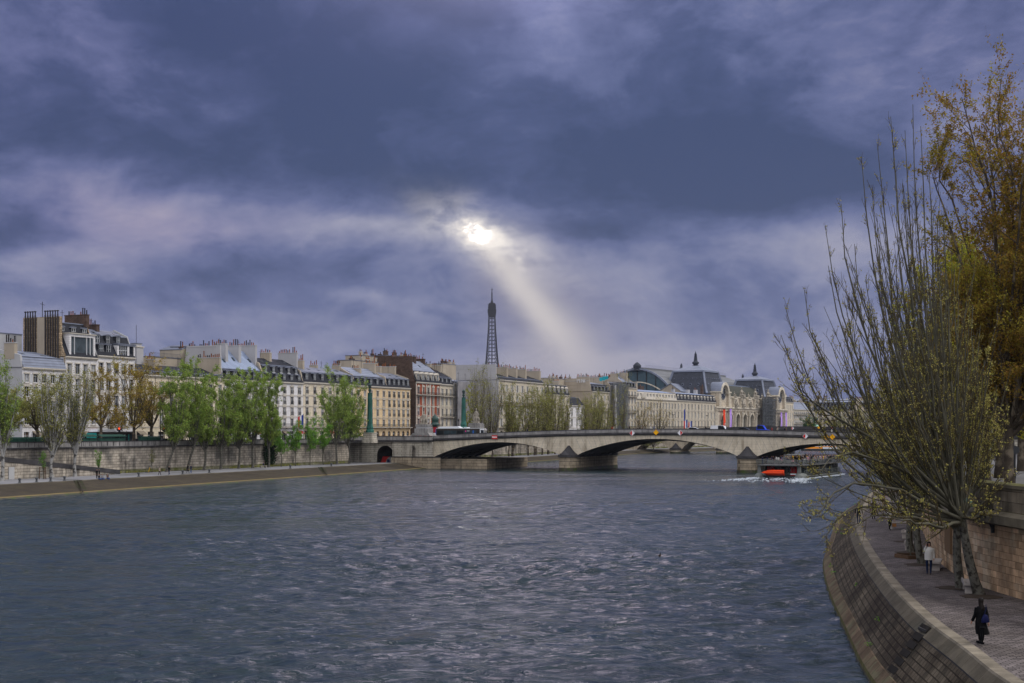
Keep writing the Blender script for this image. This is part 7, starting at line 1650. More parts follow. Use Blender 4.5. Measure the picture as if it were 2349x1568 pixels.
def pose(kind, fem=False, fing=False):
    """facing +y, feet at z=0"""
    J = {}; sh = .165 if fem else .19
    def put_(k, v, r): J[k] = (v, r)
    sit = kind == 'sit'
    ph = .50 if sit else .93
    put_('pel', (0, 0, ph), (.15, .115)); put_('wai', (0, .0, ph + .18), (.125, .10)); put_('che', (0, .0, ph + .40), (.155, .115)); put_('nk0', (0, 0, ph + .52), .07); put_('nek', (0, .01, ph + .60), .052); put_('chi', (0, .035, ph + .665), (.068, .07)); put_('hed', (0, .02, ph + .745), (.078, .093)); put_('top', (0, .01, ph + .80), (.058, .065))
    E = [('pel', 'wai'), ('wai', 'che'), ('che', 'nk0'), ('nk0', 'nek'), ('nek', 'chi'), ('chi', 'hed'), ('hed', 'top')]
    for s, n in ((-1, 'l'), (1, 'r')):
        put_('sh' + n, (s * sh, 0, ph + .47), .062)
        step = {'walk': .22, 'walk2': -.22}.get(kind, 0) * s
        if kind == 'phone' and s == 1: el, wr = (s * (sh + .07), .02, ph + .22), (s * (sh - .05), .10, ph + .60)
        elif kind == 'sit': el, wr = (s * (sh + .05), .08, ph + .22), (s * .12, .32, ph + .18)
        elif kind in ('walk', 'walk2'): el, wr = (s * (sh + .05), -.02 - step * .25, ph + .20), (s * (sh + .07), -.02 - step * .7 + .06, ph - .04)
        elif kind == 'lean': el, wr = (s * (sh + .05), .10, ph + .22), (s * (sh - .02), .34, ph + .20)
        else: el, wr = (s * (sh + .05), -.01, ph + .20), (s * (sh + .06), .05, ph - .05)
        put_('el' + n, el, .046); put_('wr' + n, wr, .032); dv = Vector(wr) - Vector(el); dv.normalize(); w = Vector(wr)
        put_('ha' + n, tuple(w + dv * .08), (.040, .022)); E += [('che', 'sh' + n), ('sh' + n, 'el' + n), ('el' + n, 'wr' + n), ('wr' + n, 'ha' + n)]
        if not fing: put_('fi' + n, tuple(w + dv * .16), .018); E.append(('ha' + n, 'fi' + n))
        else:
            sd = Vector((0, 1, 0)) if abs(dv.z) > .5 else Vector((1, 0, 0)); hp = w + dv * .09
            for q in range(4):
                k = 'f%d%s' % (q, n); off_ = sd * (.030 - .020 * q); L_ = (.075, .085, .08, .06)[q]
                put_(k + 'a', tuple(hp + off_ + dv * .02), .010); put_(k + 'b', tuple(hp + off_ * 1.15 + dv * (.02 + L_ * .5)), .009); put_(k + 'c', tuple(hp + off_ * 1.15 + dv * (.02 + L_ * .95) + Vector((-s * .02, 0, 0))), .007); E += [('ha' + n, k + 'a'), (k + 'a', k + 'b'), (k + 'b', k + 'c')]
            put_('th' + n, tuple(w + dv * .05 + sd * .045), .011); put_('tj' + n, tuple(w + dv * .10 + sd * .06), .009); E += [('wr' + n, 'th' + n), ('th' + n, 'tj' + n)]
        if sit: kn, an = (s * .11, .45, ph + .0), (s * .11, .42, .09)
        else: kn, an = (s * .10, step * .5 + .02 + (.06 if step < 0 else 0), .50), (s * .09, step * 1.0 - (.05 if step < 0 else 0), .09 + (.05 if step < -.1 else 0))
        put_('hi' + n, (s * .095, 0, ph - .03), .098); put_('kn' + n, kn, .062); put_('cf' + n, tuple((Vector(kn) * .62 + Vector(an) * .38) - Vector((0, .015, 0))), .058); put_('an' + n, an, .038); put_('to' + n, (an[0], an[1] + .15, an[2] - .045), (.042, .03))
        E += [('pel', 'hi' + n), ('hi' + n, 'kn' + n), ('kn' + n, 'cf' + n), ('cf' + n, 'an' + n), ('an' + n, 'to' + n)]
    return J, E, ph
PM = {}
def person_mesh(kind, fem=False, long_coat=False, fing=False, sub=1, long_hair=False):
    key = (kind, fem, long_coat, fing, long_hair)
    if key in PM: return PM[key]
    J, E, ph = pose(kind, fem, fing); me = skinned('body', J, E, 'pel', sub)
    for q in ('skin', 'cloth_black', 'cloth_jeans', 'hair_dark'): me.materials.append(MATS[q])      # slots: skin, top, legs, hair
    hz = ph + .66; coat = ph - (.42 if long_coat else .06)
    wr = [J['wrl'][0], J['wrr'][0]]
    for p in me.polygons:
        c = p.center; i = 1
        hand = any((c - (Vector(w) + (Vector(w) - Vector(J['el' + n_][0])).normalized() * .09)).length < .105 for w, n_ in zip(wr, 'lr'))
        if c.z > ph + .575 and abs(c.x) < .14 and c.y > -.14: i = 3 if (c.z > ph + .755 or c.y < -.0 + (.045 if c.z > ph + .70 else 0)) else 0
        elif hand and (abs(c.x) > .1): i = 0
        elif kind == 'sit': i = 1 if (c.z > ph + .08 and c.y < .40) else (2 if c.z > .10 else 3)
        elif c.z < .10: i = 3
        elif c.z < coat: i = 2
        p.material_index = i
    PM[key] = me; return me
def person(label, loc, ang, kind='stand', top='cloth_black', legs='cloth_jeans', hair='hair_dark', fem=False, sc=1.0, group=None, fing=False, long_coat=False, cat='person', sub=1):
    """ang: direction faced, measured from +x"""
    t = thing('person', label, cat, loc, ang - math.pi / 2, group); t.scale = (sc,) * 3
    me = person_mesh(kind, fem, long_coat, fing, sub); o = put('body', me, t)
    for i, m_ in ((1, top), (2, legs), (3, hair)):
        o.material_slots[i].link = 'OBJECT'; o.material_slots[i].material = MATS[m_]
    return t
def hair_cap(t, kind, long_=True, mat='hair_dark'):
    ph = .50 if kind == 'sit' else .93; z = ph + .745; b = MB()
    prof = [(.02, .105), (.065, .09), (.092, .05), (.10, 0), (.095, -.06), (.09, -.14)] + ([(.105, -.24), (.10, -.34), (.06, -.40), (.01, -.41)] if long_ else [(.04, -.15)])
    n = 16; base = []
    for r, dz in prof[::-1]:
        for i in range(n):
            a = 2 * math.pi * i / n; rx = r; ry = r * 1.12; y = -math.cos(a) * ry; x = math.sin(a) * rx
            if y > .03 and dz < .06: y = .03
            if dz < -.15: y = min(y, .0) - .045
            base.append((x, y + .0, z + dz))
    fs = []
    for j in range(len(prof) - 1):
        for i in range(n): i2 = (i + 1) % n; fs.append((j * n + i, j * n + i2, (j + 1) * n + i2, (j + 1) * n + i))
    b.quads(base, fs, mat, True); b.face(base[-n:], mat, True); return b.build('hair', t)
def face_bits(t, kind):
    ph = .50 if kind == 'sit' else .93; z = ph + .73; b = MB()
    b.lathe([(.004, -.03), (.014, -.018), (.008, .02)], (0, .118, z), 'skin', 6)
    for s in (-1, 1): b.lathe([(.002, -.011), (.012, 0), (.002, .011)], (s * .030, .105, z + .022), 'cloth_white', 6); b.lathe([(.001, -.006), (.007, 0), (.001, .006)], (s * .030, .114, z + .022), 'hair_dark', 6); b.lathe([(.002, -.03), (.02, 0), (.002, .03)], (s * .083, .01, z), 'skin', 6, True, .5, 1)
    b.box(-.024, .024, .098, .108, z - .052, z - .044, 'cloth_pink'); b.build('face', t)
def loft(b, rings, mat):
    n = len(rings[0]); base = [p for r in rings for p in r]; fs = []
    for j in range(len(rings) - 1):
        for i in range(n): i2 = (i + 1) % n; fs.append((j * n + i, j * n + i2, (j + 1) * n + i2, (j + 1) * n + i))
    b.quads(base, fs, mat, True)
def ell(cx_, cy_, rx, ry, z, n=16, wob=0, ph=0): return [(cx_ + (rx + wob * math.sin(5 * 2 * math.pi * i / n + ph)) * math.cos(2 * math.pi * i / n), cy_ + (ry + wob * math.sin(4 * 2 * math.pi * i / n + ph)) * math.sin(2 * math.pi * i / n), z) for i in range(n)]
def RQ(x, y): d = 7.8 * F / (y - HY); return (PX(x, d), d, ZQR + .02)
def sleeves(b, J, mat):
    for n_ in 'lr':
        a, e_, w_ = (Vector(J[k + n_][0]) for k in ('sh', 'el', 'wr')); b.tube([tuple(a), tuple((a + e_) / 2), tuple(e_), tuple((e_ + w_) / 2), tuple(w_)], [.085, .072, .068, .062, .056], mat, 10)
# woman in the long black coat, walking away
t = person('woman with long black hair in a long black coat walking away in the foreground', RQ(2250, 1480), R(101), 'walk', 'cloth_black', 'cloth_black', fem=True, sc=.95, fing=True, long_coat=True, sub=2)
hair_cap(t, 'walk', True)
b = MB(); J, E, ph = pose('walk', True); loft(b, [ell(0, 0, .075, .07, 1.47), ell(0, 0, .15, .10, 1.43), ell(0, 0, .205, .135, 1.37), ell(0, 0, .205, .15, 1.2), ell(0, 0, .18, .14, 1.05), ell(0, -.01, .215, .17, .85, 16, .012), ell(.02, -.03, .235, .20, .62, 16, .02, 1), ell(.05, -.05, .26, .22, .40, 16, .03, 2)], 'cloth_black'); sleeves(b, J, 'cloth_black'); b.build('coat', t)
b = MB()
for s in (-1, 1): a = Vector(J['an' + ('l' if s < 0 else 'r')][0]); b.lathe([(.05, 0), (.085, .28), (.11, .5)], (a.x, a.y, a.z + .06), 'cloth_black', 10); b.box(a.x - .045, a.x + .045, a.y - .05, a.y + .20, a.z - .09, a.z - .01, 'cloth_black')
b.build('trousers_and_shoes', t)
loc = Vector(RQ(2250, 1480)); bt = thing('shoulder_bag', 'dark blue bag on the back of the woman in the long black coat', 'bag', loc + Vector((.10, -.17, .98)), R(11))
b = MB(); loft(b, [ell(0, 0, .02, .02, .13), ell(0, 0, .08, .05, .10), ell(0, 0, .14, .07, -.02), ell(0, 0, .165, .08, -.14), ell(0, 0, .14, .06, -.17)], 'bag_blue'); b.build('bag_body', bt); b = MB(); b.tube([(-.05, 0, .12), (.02, -.02, .32), (.06, .06, .48)], [.012, .012, .012], 'bag_blue', 6); b.build('strap', bt)
# man in the pale jacket, phone at his ear, facing the camera
t = person('man in a pale grey jacket and dark jeans holding a phone to his ear', RQ(2131, 1320), R(-112), 'phone', 'cloth_white', 'cloth_jeans', fing=True, sub=2); hair_cap(t, 'phone', False); face_bits(t, 'phone')
J, E, ph = pose('phone'); b = MB(); loft(b, [ell(0, 0, .08, .075, 1.49), ell(0, 0, .16, .11, 1.45), ell(0, 0, .235, .155, 1.38), ell(0, 0, .24, .17, 1.2), ell(0, 0, .23, .165, 1.0, 16, .008), ell(0, 0, .225, .165, .80, 16, .008)], 'cloth_white'); sleeves(b, J, 'cloth_white'); b.build('jacket', t)
ml = Vector(RQ(2131, 1320)); pt = thing('phone', 'dark phone held at the ear of the man in the pale jacket', 'phone', ml + Vector((-.09, -.06, 1.63)), 0); b = MB(); b.box(-.035, .035, -.006, .006, -.07, .07, 'iron'); b.build('case', pt); b = MB(); b.box(-.03, .03, -.009, -.0065, -.06, .06, 'glass'); b.build('screen', pt)
# others on the right quay
t = person('woman in a cream blazer walking on the right quay beside a brown bag', RQ(2041, 1218), R(-80), 'walk', 'cloth_white', 'cloth_black', fem=True, sc=1.02); hair_cap(t, 'walk', False)
q = Vector(RQ(2051, 1218)); bt = thing('handbag', 'tan brown handbag carried by the woman in the cream blazer', 'bag', q + Vector((0, -.05, .42)), 0); b = MB(); b.prism_xz([(-.16, -.13), (.16, -.13), (.13, .12), (-.13, .12)], -.06, .06, 'leather_tan'); b.build('bag_body', bt); b = MB(); b.tube([(-.09, 0, .12), (0, 0, .34), (.09, 0, .12)], [.012] * 3, 'leather_tan', 5); b.build('handle', bt)
t = person('person in a black hooded coat walking along the kerb of the right quay', RQ(1970, 1205), R(70), 'walk2', 'cloth_black', 'cloth_jeans', sc=1.03)
t = person('person in a dark coat beside the kerb on the right quay, facing the camera', RQ(2004, 1193), R(-85), 'stand', 'cloth_black', 'cloth_black', sc=1.0); hair_cap(t, 'stand', True)
t = person('person in a navy jacket and pink trousers farther along the right quay', RQ(2027, 1158), R(-85), 'walk', 'cloth_navy', 'cloth_pink', fem=True, sc=1.05)
# upper pavement on the right
d = 168; person('person in a long dark coat on the upper pavement behind the wall', (PX(2281, d), d, ZSR + .12), R(80), 'walk', 'cloth_black', 'cloth_black', long_coat=True)
for i, (x, d, tp) in enumerate(((2332, 300, 'cloth_black'), (2340, 296, 'cloth_beige'), (2334, 330, 'cloth_navy'), (2200, 170, 'cloth_blue'), (2212, 172, 'cloth_navy'))):
    person(('person in black crossing the far right road', 'person in beige stepping over the far right road', 'person in navy at the far right crossing', 'person in blue on the upper pavement behind the branches', 'person in navy on the upper pavement behind the branches')[i], (PX(x, d), d, ZSR + .12), R(200 - 40 * i), 'walk', tp)
# left quay people
def KL(x, off_): p = ray(x, offs(KERB_L[:4], off_)); return (p[0], p[1], ZQL)
person('person in a beige jacket walking just left of the lone walker in black', KL(366, 1.0), R(60), 'walk', 'cloth_beige', 'cloth_black')
person('lone walker in black on the left quay at the edge of the green trees', KL(388, 1.0), R(240), 'walk2', 'cloth_black', 'cloth_navy')
person('walker in a dark jacket, left one of the close pair on the left quay', KL(431, 3.2), R(50), 'walk', 'cloth_black', 'cloth_black'); person('walker in a blue jacket, right one of the close pair on the left quay', KL(438, 3.2), R(50), 'walk2', 'cloth_navy', 'cloth_blue')
person('person in black standing by the kerb, left one of the standing couple', KL(222, 1.2), R(-20), 'stand', 'cloth_black', 'cloth_black'); person('person in black standing by the kerb, right one of the standing couple', KL(228, 1.0), R(200), 'stand', 'cloth_black', 'cloth_black')
for i, (x, tp) in enumerate(((227, 'cloth_black'), (234, 'cloth_grey'), (246, 'cloth_brown'))):
    p = KL(x, -.05); person(('person in black with blue jeans seated on the left kerb', 'person in grey seated on the left kerb in the middle of three', 'person in dark brown seated on the left kerb, right of the others')[i], (p[0], p[1], ZQL - .42), ang_l - R(90), 'sit', tp, 'cloth_blue')
p = wl_pt(604, 4.2); person('person in blue seated on a bench below the dark ivy', (p[0], p[1], ZQL), ang_l - R(90), 'sit', 'cloth_navy', 'cloth_black')
# at the arch under the bridge
q = B1.w(B1.sx(869, 1.2), 1.2, ZQL); person('person standing in the mouth of the underpass arch', q, R(-100), 'stand', 'cloth_navy', 'cloth_black')
q = B1.w(B1.sx(880, 2.0), 2.0, ZQL); t = thing('tent', 'low red tent inside the underpass arch', 'tent', q, B1.a); b = MB(); b.prism_yz([(0, 0), (2.4, 0), (1.2, 1.6)], -1.3, 1.2, 'cloth_red'); b.build('canopy', t); b = MB(); b.bar((-1.35, 1.2, 0), (-1.35, 1.2, 1.65), .04, 'iron'); b.build('pole', t)
q = B1.w(B1.sx(896, 2.0), 2.0, ZQL); t = thing('tent', 'grey blue tent beside the red one inside the underpass arch', 'tent', q, B1.a); b = MB(); b.lathe([(1.3, 0), (1.15, .7), (.7, 1.3), (.05, 1.6)], (0, 0, 0), 'cloth_grey', 10); b.build('canopy', t); b = MB(); b.box(-.4, .4, -1.25, -1.2, 0, .9, 'cloth_navy'); b.build('door_flap', t)
# walkers on the two bridges (their heads above the parapet)
rg = random.Random(3); tops = ['cloth_black', 'cloth_navy', 'cloth_red', 'cloth_beige', 'cloth_grey', 'cloth_black', 'cloth_brown', 'cloth_white', 'cloth_blue', 'cloth_black']
CN = {'cloth_black': 'black', 'cloth_navy': 'navy', 'cloth_red': 'red', 'cloth_beige': 'beige', 'cloth_grey': 'grey', 'cloth_brown': 'brown', 'cloth_white': 'white', 'cloth_blue': 'blue', 'cloth_yellow': 'yellow', 'cloth_pink': 'pink'}
for i, x in enumerate((1206, 1210, 1404, 1408, 1414, 1444, 1474, 1493, 1500, 1619, 1659, 1667, 1771, 1783, 1786, 1800, 1804, 1908)):
    (px, py, pz), s = on_bridge(x, 2.2 + rg.random() * 1.2); tp = tops[i % 10]
    person('walker in %s on the near bridge, %s' % (CN[tp], 'number %s from the left' % ('one two three four five six seven eight nine ten eleven twelve thirteen fourteen fifteen sixteen seventeen eighteen'.split()[i])), (px, py, zp1(s) - .95), B1.a + (0 if i % 2 else math.pi), 'walk' if i % 2 else 'walk2', tp, group='walkers on the near bridge')
for i, x in enumerate((870, 876, 880, 893, 902, 918, 927, 936, 1047)):
    p = ray(x, offs(FACADE, -20)); tp = ['cloth_red', 'cloth_blue', 'cloth_white', 'cloth_black', 'cloth_red', 'cloth_navy', 'cloth_blue', 'cloth_beige', 'cloth_yellow'][i]
    person('person in %s at the crossing before the ochre houses, number %s from the left' % (CN[tp], 'one two three four five six seven eight nine'.split()[i]), (p[0], p[1], ZST + .1), R(40 * i), 'walk', tp, group='people at the crossing')

# ------------------------------------------------------------------ furniture of the right quay
def bench(x, y, ang, label, L=2.0, back=True):
    p = RQ(x, y); t = thing('stone_bench', label, 'bench', p, ang, 'stone benches on the right quay')
    b = MB(); b.box(-L / 2, L / 2, -.32, .32, .42, .54, 'bench_stone'); b.build('seat', t)
    for s in (-1, 1): b = MB(); b.prism_xz([(s * L * .36 - .09, 0), (s * L * .36 + .09, 0), (s * L * .36 + .07, .42), (s * L * .36 - .07, .42)], -.26, .26, 'bench_stone'); b.build('leg', t)
    if back: b = MB(); b.box(-L / 2 + .1, L / 2 - .1, .24, .32, .54, .60, 'bench_stone'); b.build('back_edge', t)
bench(2224, 1360, R(75), 'stone bench between the two nearest poplar trunks'); bench(2146, 1308, R(70), 'stone bench behind the man in the pale jacket'); bench(2087, 1263, R(70), 'small stone bench left of the planter stakes', 1.4); bench(2081, 1236, R(65), 'small stone bench beyond the straight poplar trunk', 1.4)
bench(2066, 1215, R(10), 'stone bench set across the quay near the farther poplars', 2.0); bench(2068, 1200, R(10), 'farthest stone bench, set across the quay', 2.0)
p = RQ(2094, 1282); t = thing('tree_guard', 'young tree pit framed with timber and tall wooden stakes beside the poplar', 'tree guard', p, R(15))
b = MB()
for a, c in (((-.75, -.75), (.75, -.75)), ((.75, -.75), (.75, .75)), ((.75, .75), (-.75, .75)), ((-.75, .75), (-.75, -.75))): b.bar((*a, .12), (*c, .12), .10, 'wood_dark', .24)
b.build('timber_frame', t); b = MB(); b.box(-.7, .7, -.7, .7, 0, .12, 'soil'); b.build('soil', t)
for x, y in ((.25, -.3), (.45, .0), (.0, .25), (.45, .3)): b = MB(); b.tube([(x, y, 0), (x, y, 2.5)], [.045, .035], 'wood_dark' if x else 'bark_limb', 6); b.build('stake', t)
b = MB(); b.bar((.0, -.3, 2.2), (.5, .3, 2.2), .06, 'bark_limb'); b.build('tie', t)
# tree pits
for i, (x, y) in enumerate(((2250, 1372), (2190, 1352), (2112, 1298), (2086, 1270), (2082, 1245))):
    p = RQ(x, y); b = MB(); pts = [(math.cos(a * .5236) * (.9 + .15 * math.sin(a * 3)), math.sin(a * .5236) * (.8 + .1 * math.cos(a * 2))) for a in range(12)]; b.prism_xy(pts, -.02, .035, 'soil')
    o = b.build('soil_patch', None, None, (p[0], p[1], ZQR + .035)); struct(o)
# window with grille in the wall, mooring ring, lamp bracket
def rwall(xv, z):
    p = ray(xv, rb); q = ray(xv + 1, rb); return Vector((p[0], p[1], z)), math.atan2(q[1] - p[1], q[0] - p[0])
p, _ = rwall(2177, 0); a_ = math.atan2(6, 1.2)
t = thing('barred_window', 'tall barred window in the brown wall behind the near poplars', 'window', (p.x, p.y, PZ(1253, p.y)), a_ + math.pi)
hh = PZ(1202, p.y) - PZ(1253, p.y)
b = MB(); b.box(-1.25, 1.25, .0 - .10, .10, -.35, hh + .35, 'right_wall'); b.build('frame', t); b = MB(); b.box(-.95, .95, .101, .115, 0, hh, 'interior'); b.build('opening', t)
b = MB()
for k in range(7): b.box(-.9 + k * .3 - .02, -.9 + k * .3 + .02, .13, .16, 0, hh, 'iron')
for k in range(4): b.box(-.95, .95, .125, .165, hh * (k + .5) / 4 - .02, hh * (k + .5) / 4 + .02, 'iron')
b.build('grille', t)
d = 66; p, _ = rwall(2282, 0); t = thing('wall_lamp', 'green wall lamp on a black iron bracket below the parapet on the right', 'lamp', (p.x - .05, p.y, PZ(1180, p.y)), 0)
dpx = p.y / F; b = MB(); b.box(-.12, .02, -.06, .06, -.9, .25, 'iron'); b.bar((-.05, 0, -.75), (-.45, 0, .0), .07, 'iron'); b.bar((-.45, 0, 0), (-.95, 0, .62), .06, 'iron'); b.bar((-.05, 0, .05), (-.75, 0, .62), .07, 'iron'); b.bar((-.55, 0, .25), (-1.0, 0, .60), .05, 'iron'); b.build('bracket', t)
b = MB(); b.lathe([(.10, -.10), (.36, -.05), (.33, .18), (.12, .30), (.02, .36)], (-1.35, 0, .42), 'green_copper', 12); b.build('lamp_head', t); b = MB(); b.lathe([(.02, 0), (.28, .05)], (-1.35, 0, .30), 'glass_light', 12); b.build('glazing', t)
# traffic post and round sign seen from behind at the far right
d = 112; x0 = PX(2324, d); t = thing('street_lamp', 'tall black lamp post in front of the huge amber plane tree', 'street lamp', (x0, d, ZSR + .1), 0)
b = MB(); b.lathe([(.26, 0), (.22, .9), (.13, 1.3), (.10, 10.0)], (0, 0, 0), 'iron', 8); b.build('post', t); b = MB(); b.lathe([(.12, 0), (.3, .5), (.35, .9), (.1, 1.3)], (0, 0, 10), 'iron', 8); b.build('lamp_head', t)
d = 90; t = thing('road_sign', 'round road sign seen from behind on a dark post at the right edge', 'sign', (PX(2328, d), d, ZSR + .1), 0)
b = MB(); b.bar((0, 0, 0), (0, 0, 3.0), .08, 'iron'); b.build('post', t); b = MB(); b.prism_xz([(.28 * math.cos(i * .5236), 2.7 + .28 * math.sin(i * .5236)) for i in range(12)], -.1, -.06, 'iron_grey'); b.build('disc', t)
for i, (x, d, m_) in enumerate(((2212, 330, 'car_dark'), (2232, 320, 'car_white'), (2255, 335, 'car_dark'), (2272, 300, 'car_grey'), (2285, 310, 'car_dark'), (2190, 350, 'car_white'))):
    car((PX(x, d), d, ZSR), R(-100 + 10 * i), m_, ('dark car in the queue on the right road, leftmost but one', 'white car in the queue on the right road', 'dark car in the middle of the queue on the right road', 'grey car in the queue on the right road', 'dark car nearest the plane trunk on the right road', 'white car leftmost on the right road')[i], 'cars queuing on the right road')
traffic_light(PX(2236, 260), 260, ZSR, 0, 'traffic light showing red on the right road behind the branches', 3.6)
# weeds in the slope joints
rng = rng_(60); pts = []
for (x, y, n) in ((2110, 1300, 0), ):
    pass
for k in range(26):
    i = int(rng.uniform(8, 180)); f = rng.choice([.45, .74, .76, .9]); a, c = krd[i], wtr[i]; pz = 2.1 - (f - .25) * 2.8
    for q in range(14): pts.append((a[0] + (c[0] - a[0]) * f + rng.normal(0, .07), a[1] + (c[1] - a[1]) * f + rng.normal(0, .12), max(.3, pz) + rng.uniform(0, .18)))
o = stuff(put('weeds', leaves_mesh(rng, np.array(pts), .12, 'weeds', 'leaf_young'))); tag(o, 'small green weeds growing in the joints of the right embankment', 'weeds')
# a notch of steps cut into the right slope, and on the left
t = thing('mooring_steps', 'short dark flight of steps cut in the right embankment slope', 'steps')
b = MB(); i0 = min(range(len(krd)), key=lambda i: abs(krd[i][1] - 54)); a, c = Vector((*krd[i0], 0)), Vector((*wtr[i0], 0))
for k in range(6): f = .1 + k * .11; p = a.lerp(c, f); z = 2.55 - k * .33; b.box(-.15, .15, -.55, .55, -.06, .05, 'interior', Matrix.Translation((p.x, p.y, z)) @ Matrix.Rotation(math.atan2((c - a).y, (c - a).x), 4, 'Z') @ Matrix.Rotation(R(52), 4, 'Y'))
b.build('treads', t); b = MB(); p = a.lerp(c, .12); b.box(p.x - .06, p.x + .06, p.y - .5, p.y + .5, 2.42, 2.56, 'coping_dark'); b.build('top_stone', t)
for lab, xv in (('short flight of mooring steps cut in the left slope near the seated group', 178), ('short flight of mooring steps cut in the left slope below the leafy trees', 735 * .0 + 735)):
    a = Vector((*ray(xv, KERB_L), 0)); c = Vector((*ray(xv + 16, WATER_L), 0)); t = thing('mooring_steps', lab, 'steps', (0, 0, 0)); b = MB()
    for k in range(9): f = .03 + k * .085; p = a.lerp(c, f); z = ZQL - .1 - k * .125; b.box(-.16, .16, -.9, .9, -.05, .10, 'wet_stone', Matrix.Translation((p.x, p.y, z)) @ Matrix.Rotation(ang_l - R(90), 4, 'Z'))
    b.build('treads', t); b = MB(); b.bar((a.x + .4, a.y - .9, ZQL), (c.x, c.y - .9, .4), .14, 'kerb_band'); b.build('edge', t)
# left quay: bollards, benches, guards, bin
for i, x in enumerate((45, 84, 116, 148, 247, 318, 419, 480, 666, 760)):
    p = KL(x, .5); t = thing('bollard', 'iron mooring bollard on the left quay edge, number %s from the left' % ('one two three four five six seven eight nine ten'.split()[i]), 'bollard', p, 0, 'bollards on the left quay edge')
    b = MB(); b.lathe([(.26, 0), (.2, .1), (.17, .5), (.28, .62), (.26, .75), (.1, .82)], (0, 0, 0), 'iron_grey', 10); b.build('post', t); b = MB(); b.lathe([(.34, 0), (.34, .06)], (0, 0, 0), 'iron_grey', 10); b.build('base', t)
p = wl_pt(604, 4.4); t = thing('bench', 'pale bench below the ivy carrying the seated person in blue', 'bench', (p[0], p[1], ZQL), ang_l); b = MB(); b.box(-1.2, 1.2, -.25, .3, .40, .5, 'bench_stone'); b.build('seat', t)
for s in (-1, 1): b = MB(); b.box(s * .9 - .1, s * .9 + .1, -.22, .25, 0, .40, 'bench_stone'); b.build('leg', t)
for i, (x, y) in enumerate(((99, 1100), (270, 1083))):
    d = 9 * F / (y - HY); t = thing('tree_guard', ('wooden guard rails round the leftmost sapling', 'three wooden stakes round the green sapling at the ramp foot')[i], 'tree guard', (PX(x, d), d, ZQL), 0)
    for q in ((-.6, -.3), (.6, -.3), (0, .5)): b = MB(); b.bar((q[0], q[1], 0), (q[0] * .8, q[1], 2.2), .11, 'wood_dark'); b.build('stake', t)
    b = MB(); b.bar((-.6, -.3, 2.1), (.6, -.3, 2.1), .09, 'wood_dark'); b.bar((-.6, -.3, 1.4), (.6, -.3, 1.4), .07, 'wood_dark'); b.build('rail', t)
p = wl_pt(340, 3.0); t = thing('scooter', 'yellow handled scooter leaning near the ramp foot', 'scooter', (p[0], p[1], ZQL), 0); b = MB(); b.bar((0, 0, 0), (.35, 0, 1.1), .09, 'cloth_yellow'); b.bar((-.6, 0, .12), (0, 0, .12), .12, 'iron'); b.build('frame', t)
for s in (-.6, .05): wheel(t, s, 0, .12, .05)
# book stalls on the left parapet
def stall(x, i, open_):
    p = Vector((*ray(x, offs(WALL_L[:3], .2)), 8.12)); t = thing('book_stall', 'dark green riverside book stall on the parapet, number %s from the left' % ('one two three four five six seven eight nine ten eleven twelve thirteen fourteen fifteen'.split()[i]), 'stall', p, ang_l, 'book stalls on the left parapet')
    b = MB(); b.box(-1, 1, -.15, .6, -.05, .62, 'stall_green'); b.build('box', t); b = MB()
    if open_: b.prism_yz([(-.5, .85), (.7, 1.25), (.7, 1.32), (-.5, .92)], -1.04, 1.04, 'stall_green'); b.bar((-.9, -.1, .6), (-.9, -.1, 1.0), .05, 'iron'); b.bar((.9, -.1, .6), (.9, -.1, 1.0), .05, 'iron')
    else: b.prism_yz([(-.2, .62), (.65, .62), (.65, .86), (.2, .88)], -1.04, 1.04, 'stall_green')
    b.build('lid', t); b = MB()
    for s in (-.8, .8): b.box(s - .03, s + .03, -.62 + .3, -.28, -1.0, .1, 'iron')
    b.build('hangers', t)
for i, x in enumerate((12, 30, 49, 70, 92, 178, 196, 213, 237, 251, 265, 279, 330, 345, 360)): stall(x, i, 4 < i < 12)
for i, (xa, m_) in enumerate(((205, 'dark_green'),)):
    pass

# ------------------------------------------------------------------ tour boat
BT = Frame((PX(1787, 282), 282), math.atan2(.88, .475)); BW = 5.0      # stern centre; local x = forward, y = port
M('boat_grey', (.15, .16, .15), rough=.45, var=.06); M('boat_dark', (.03, .035, .035), rough=.4); M('orange_red', (.80, .07, .015), rough=.4, var=.05); M('foam', (.42, .46, .50), var=.2); M('deck_grey', (.10, .10, .10), rough=.7)
t = thing('tour_boat', 'two deck grey tour boat crowded with passengers, passing under the right arch', 'boat', (BT.o.x, BT.o.y, 0), BT.a)
BL = 40.0
def hw_b(x): return BW * (1 - max(0, (x - 28) / 12.5) ** 2.2)
b = MB(); xs = np.linspace(0, BL, 21)
for x0, x1 in zip(xs, xs[1:]):
    a, c = hw_b(x0), hw_b(x1); q = [(x0, -a, .62), (x1, -c, .62), (x1, -c * .9, -.6), (x0, -a * .9, -.6)]; b.face(q, 'boat_grey'); b.face([(p_[0], -p_[1], p_[2]) for p_ in q][::-1], 'boat_grey')
    b.face([(x0, -a, .62), (x0, a, .62), (x1, c, .62), (x1, -c, .62)], 'deck_grey')
    for s in (-1, 1): b.quads([(x0, s * a, .50), (x1, s * c, .50), (x1, s * (c + .14), .50), (x0, s * (a + .14), .50), (x0, s * a, .74), (x1, s * c, .74), (x1, s * (c + .14), .74), (x0, s * (a + .14), .74)], [(4, 5, 6, 7), (0, 1, 5, 4), (3, 7, 6, 2), (0, 3, 2, 1)], 'boat_grey')
b.face([(0, -BW, .62), (0, BW, .62), (0, BW * .9, -.6), (0, -BW * .9, -.6)], 'boat_dark'); b.build('hull', t)
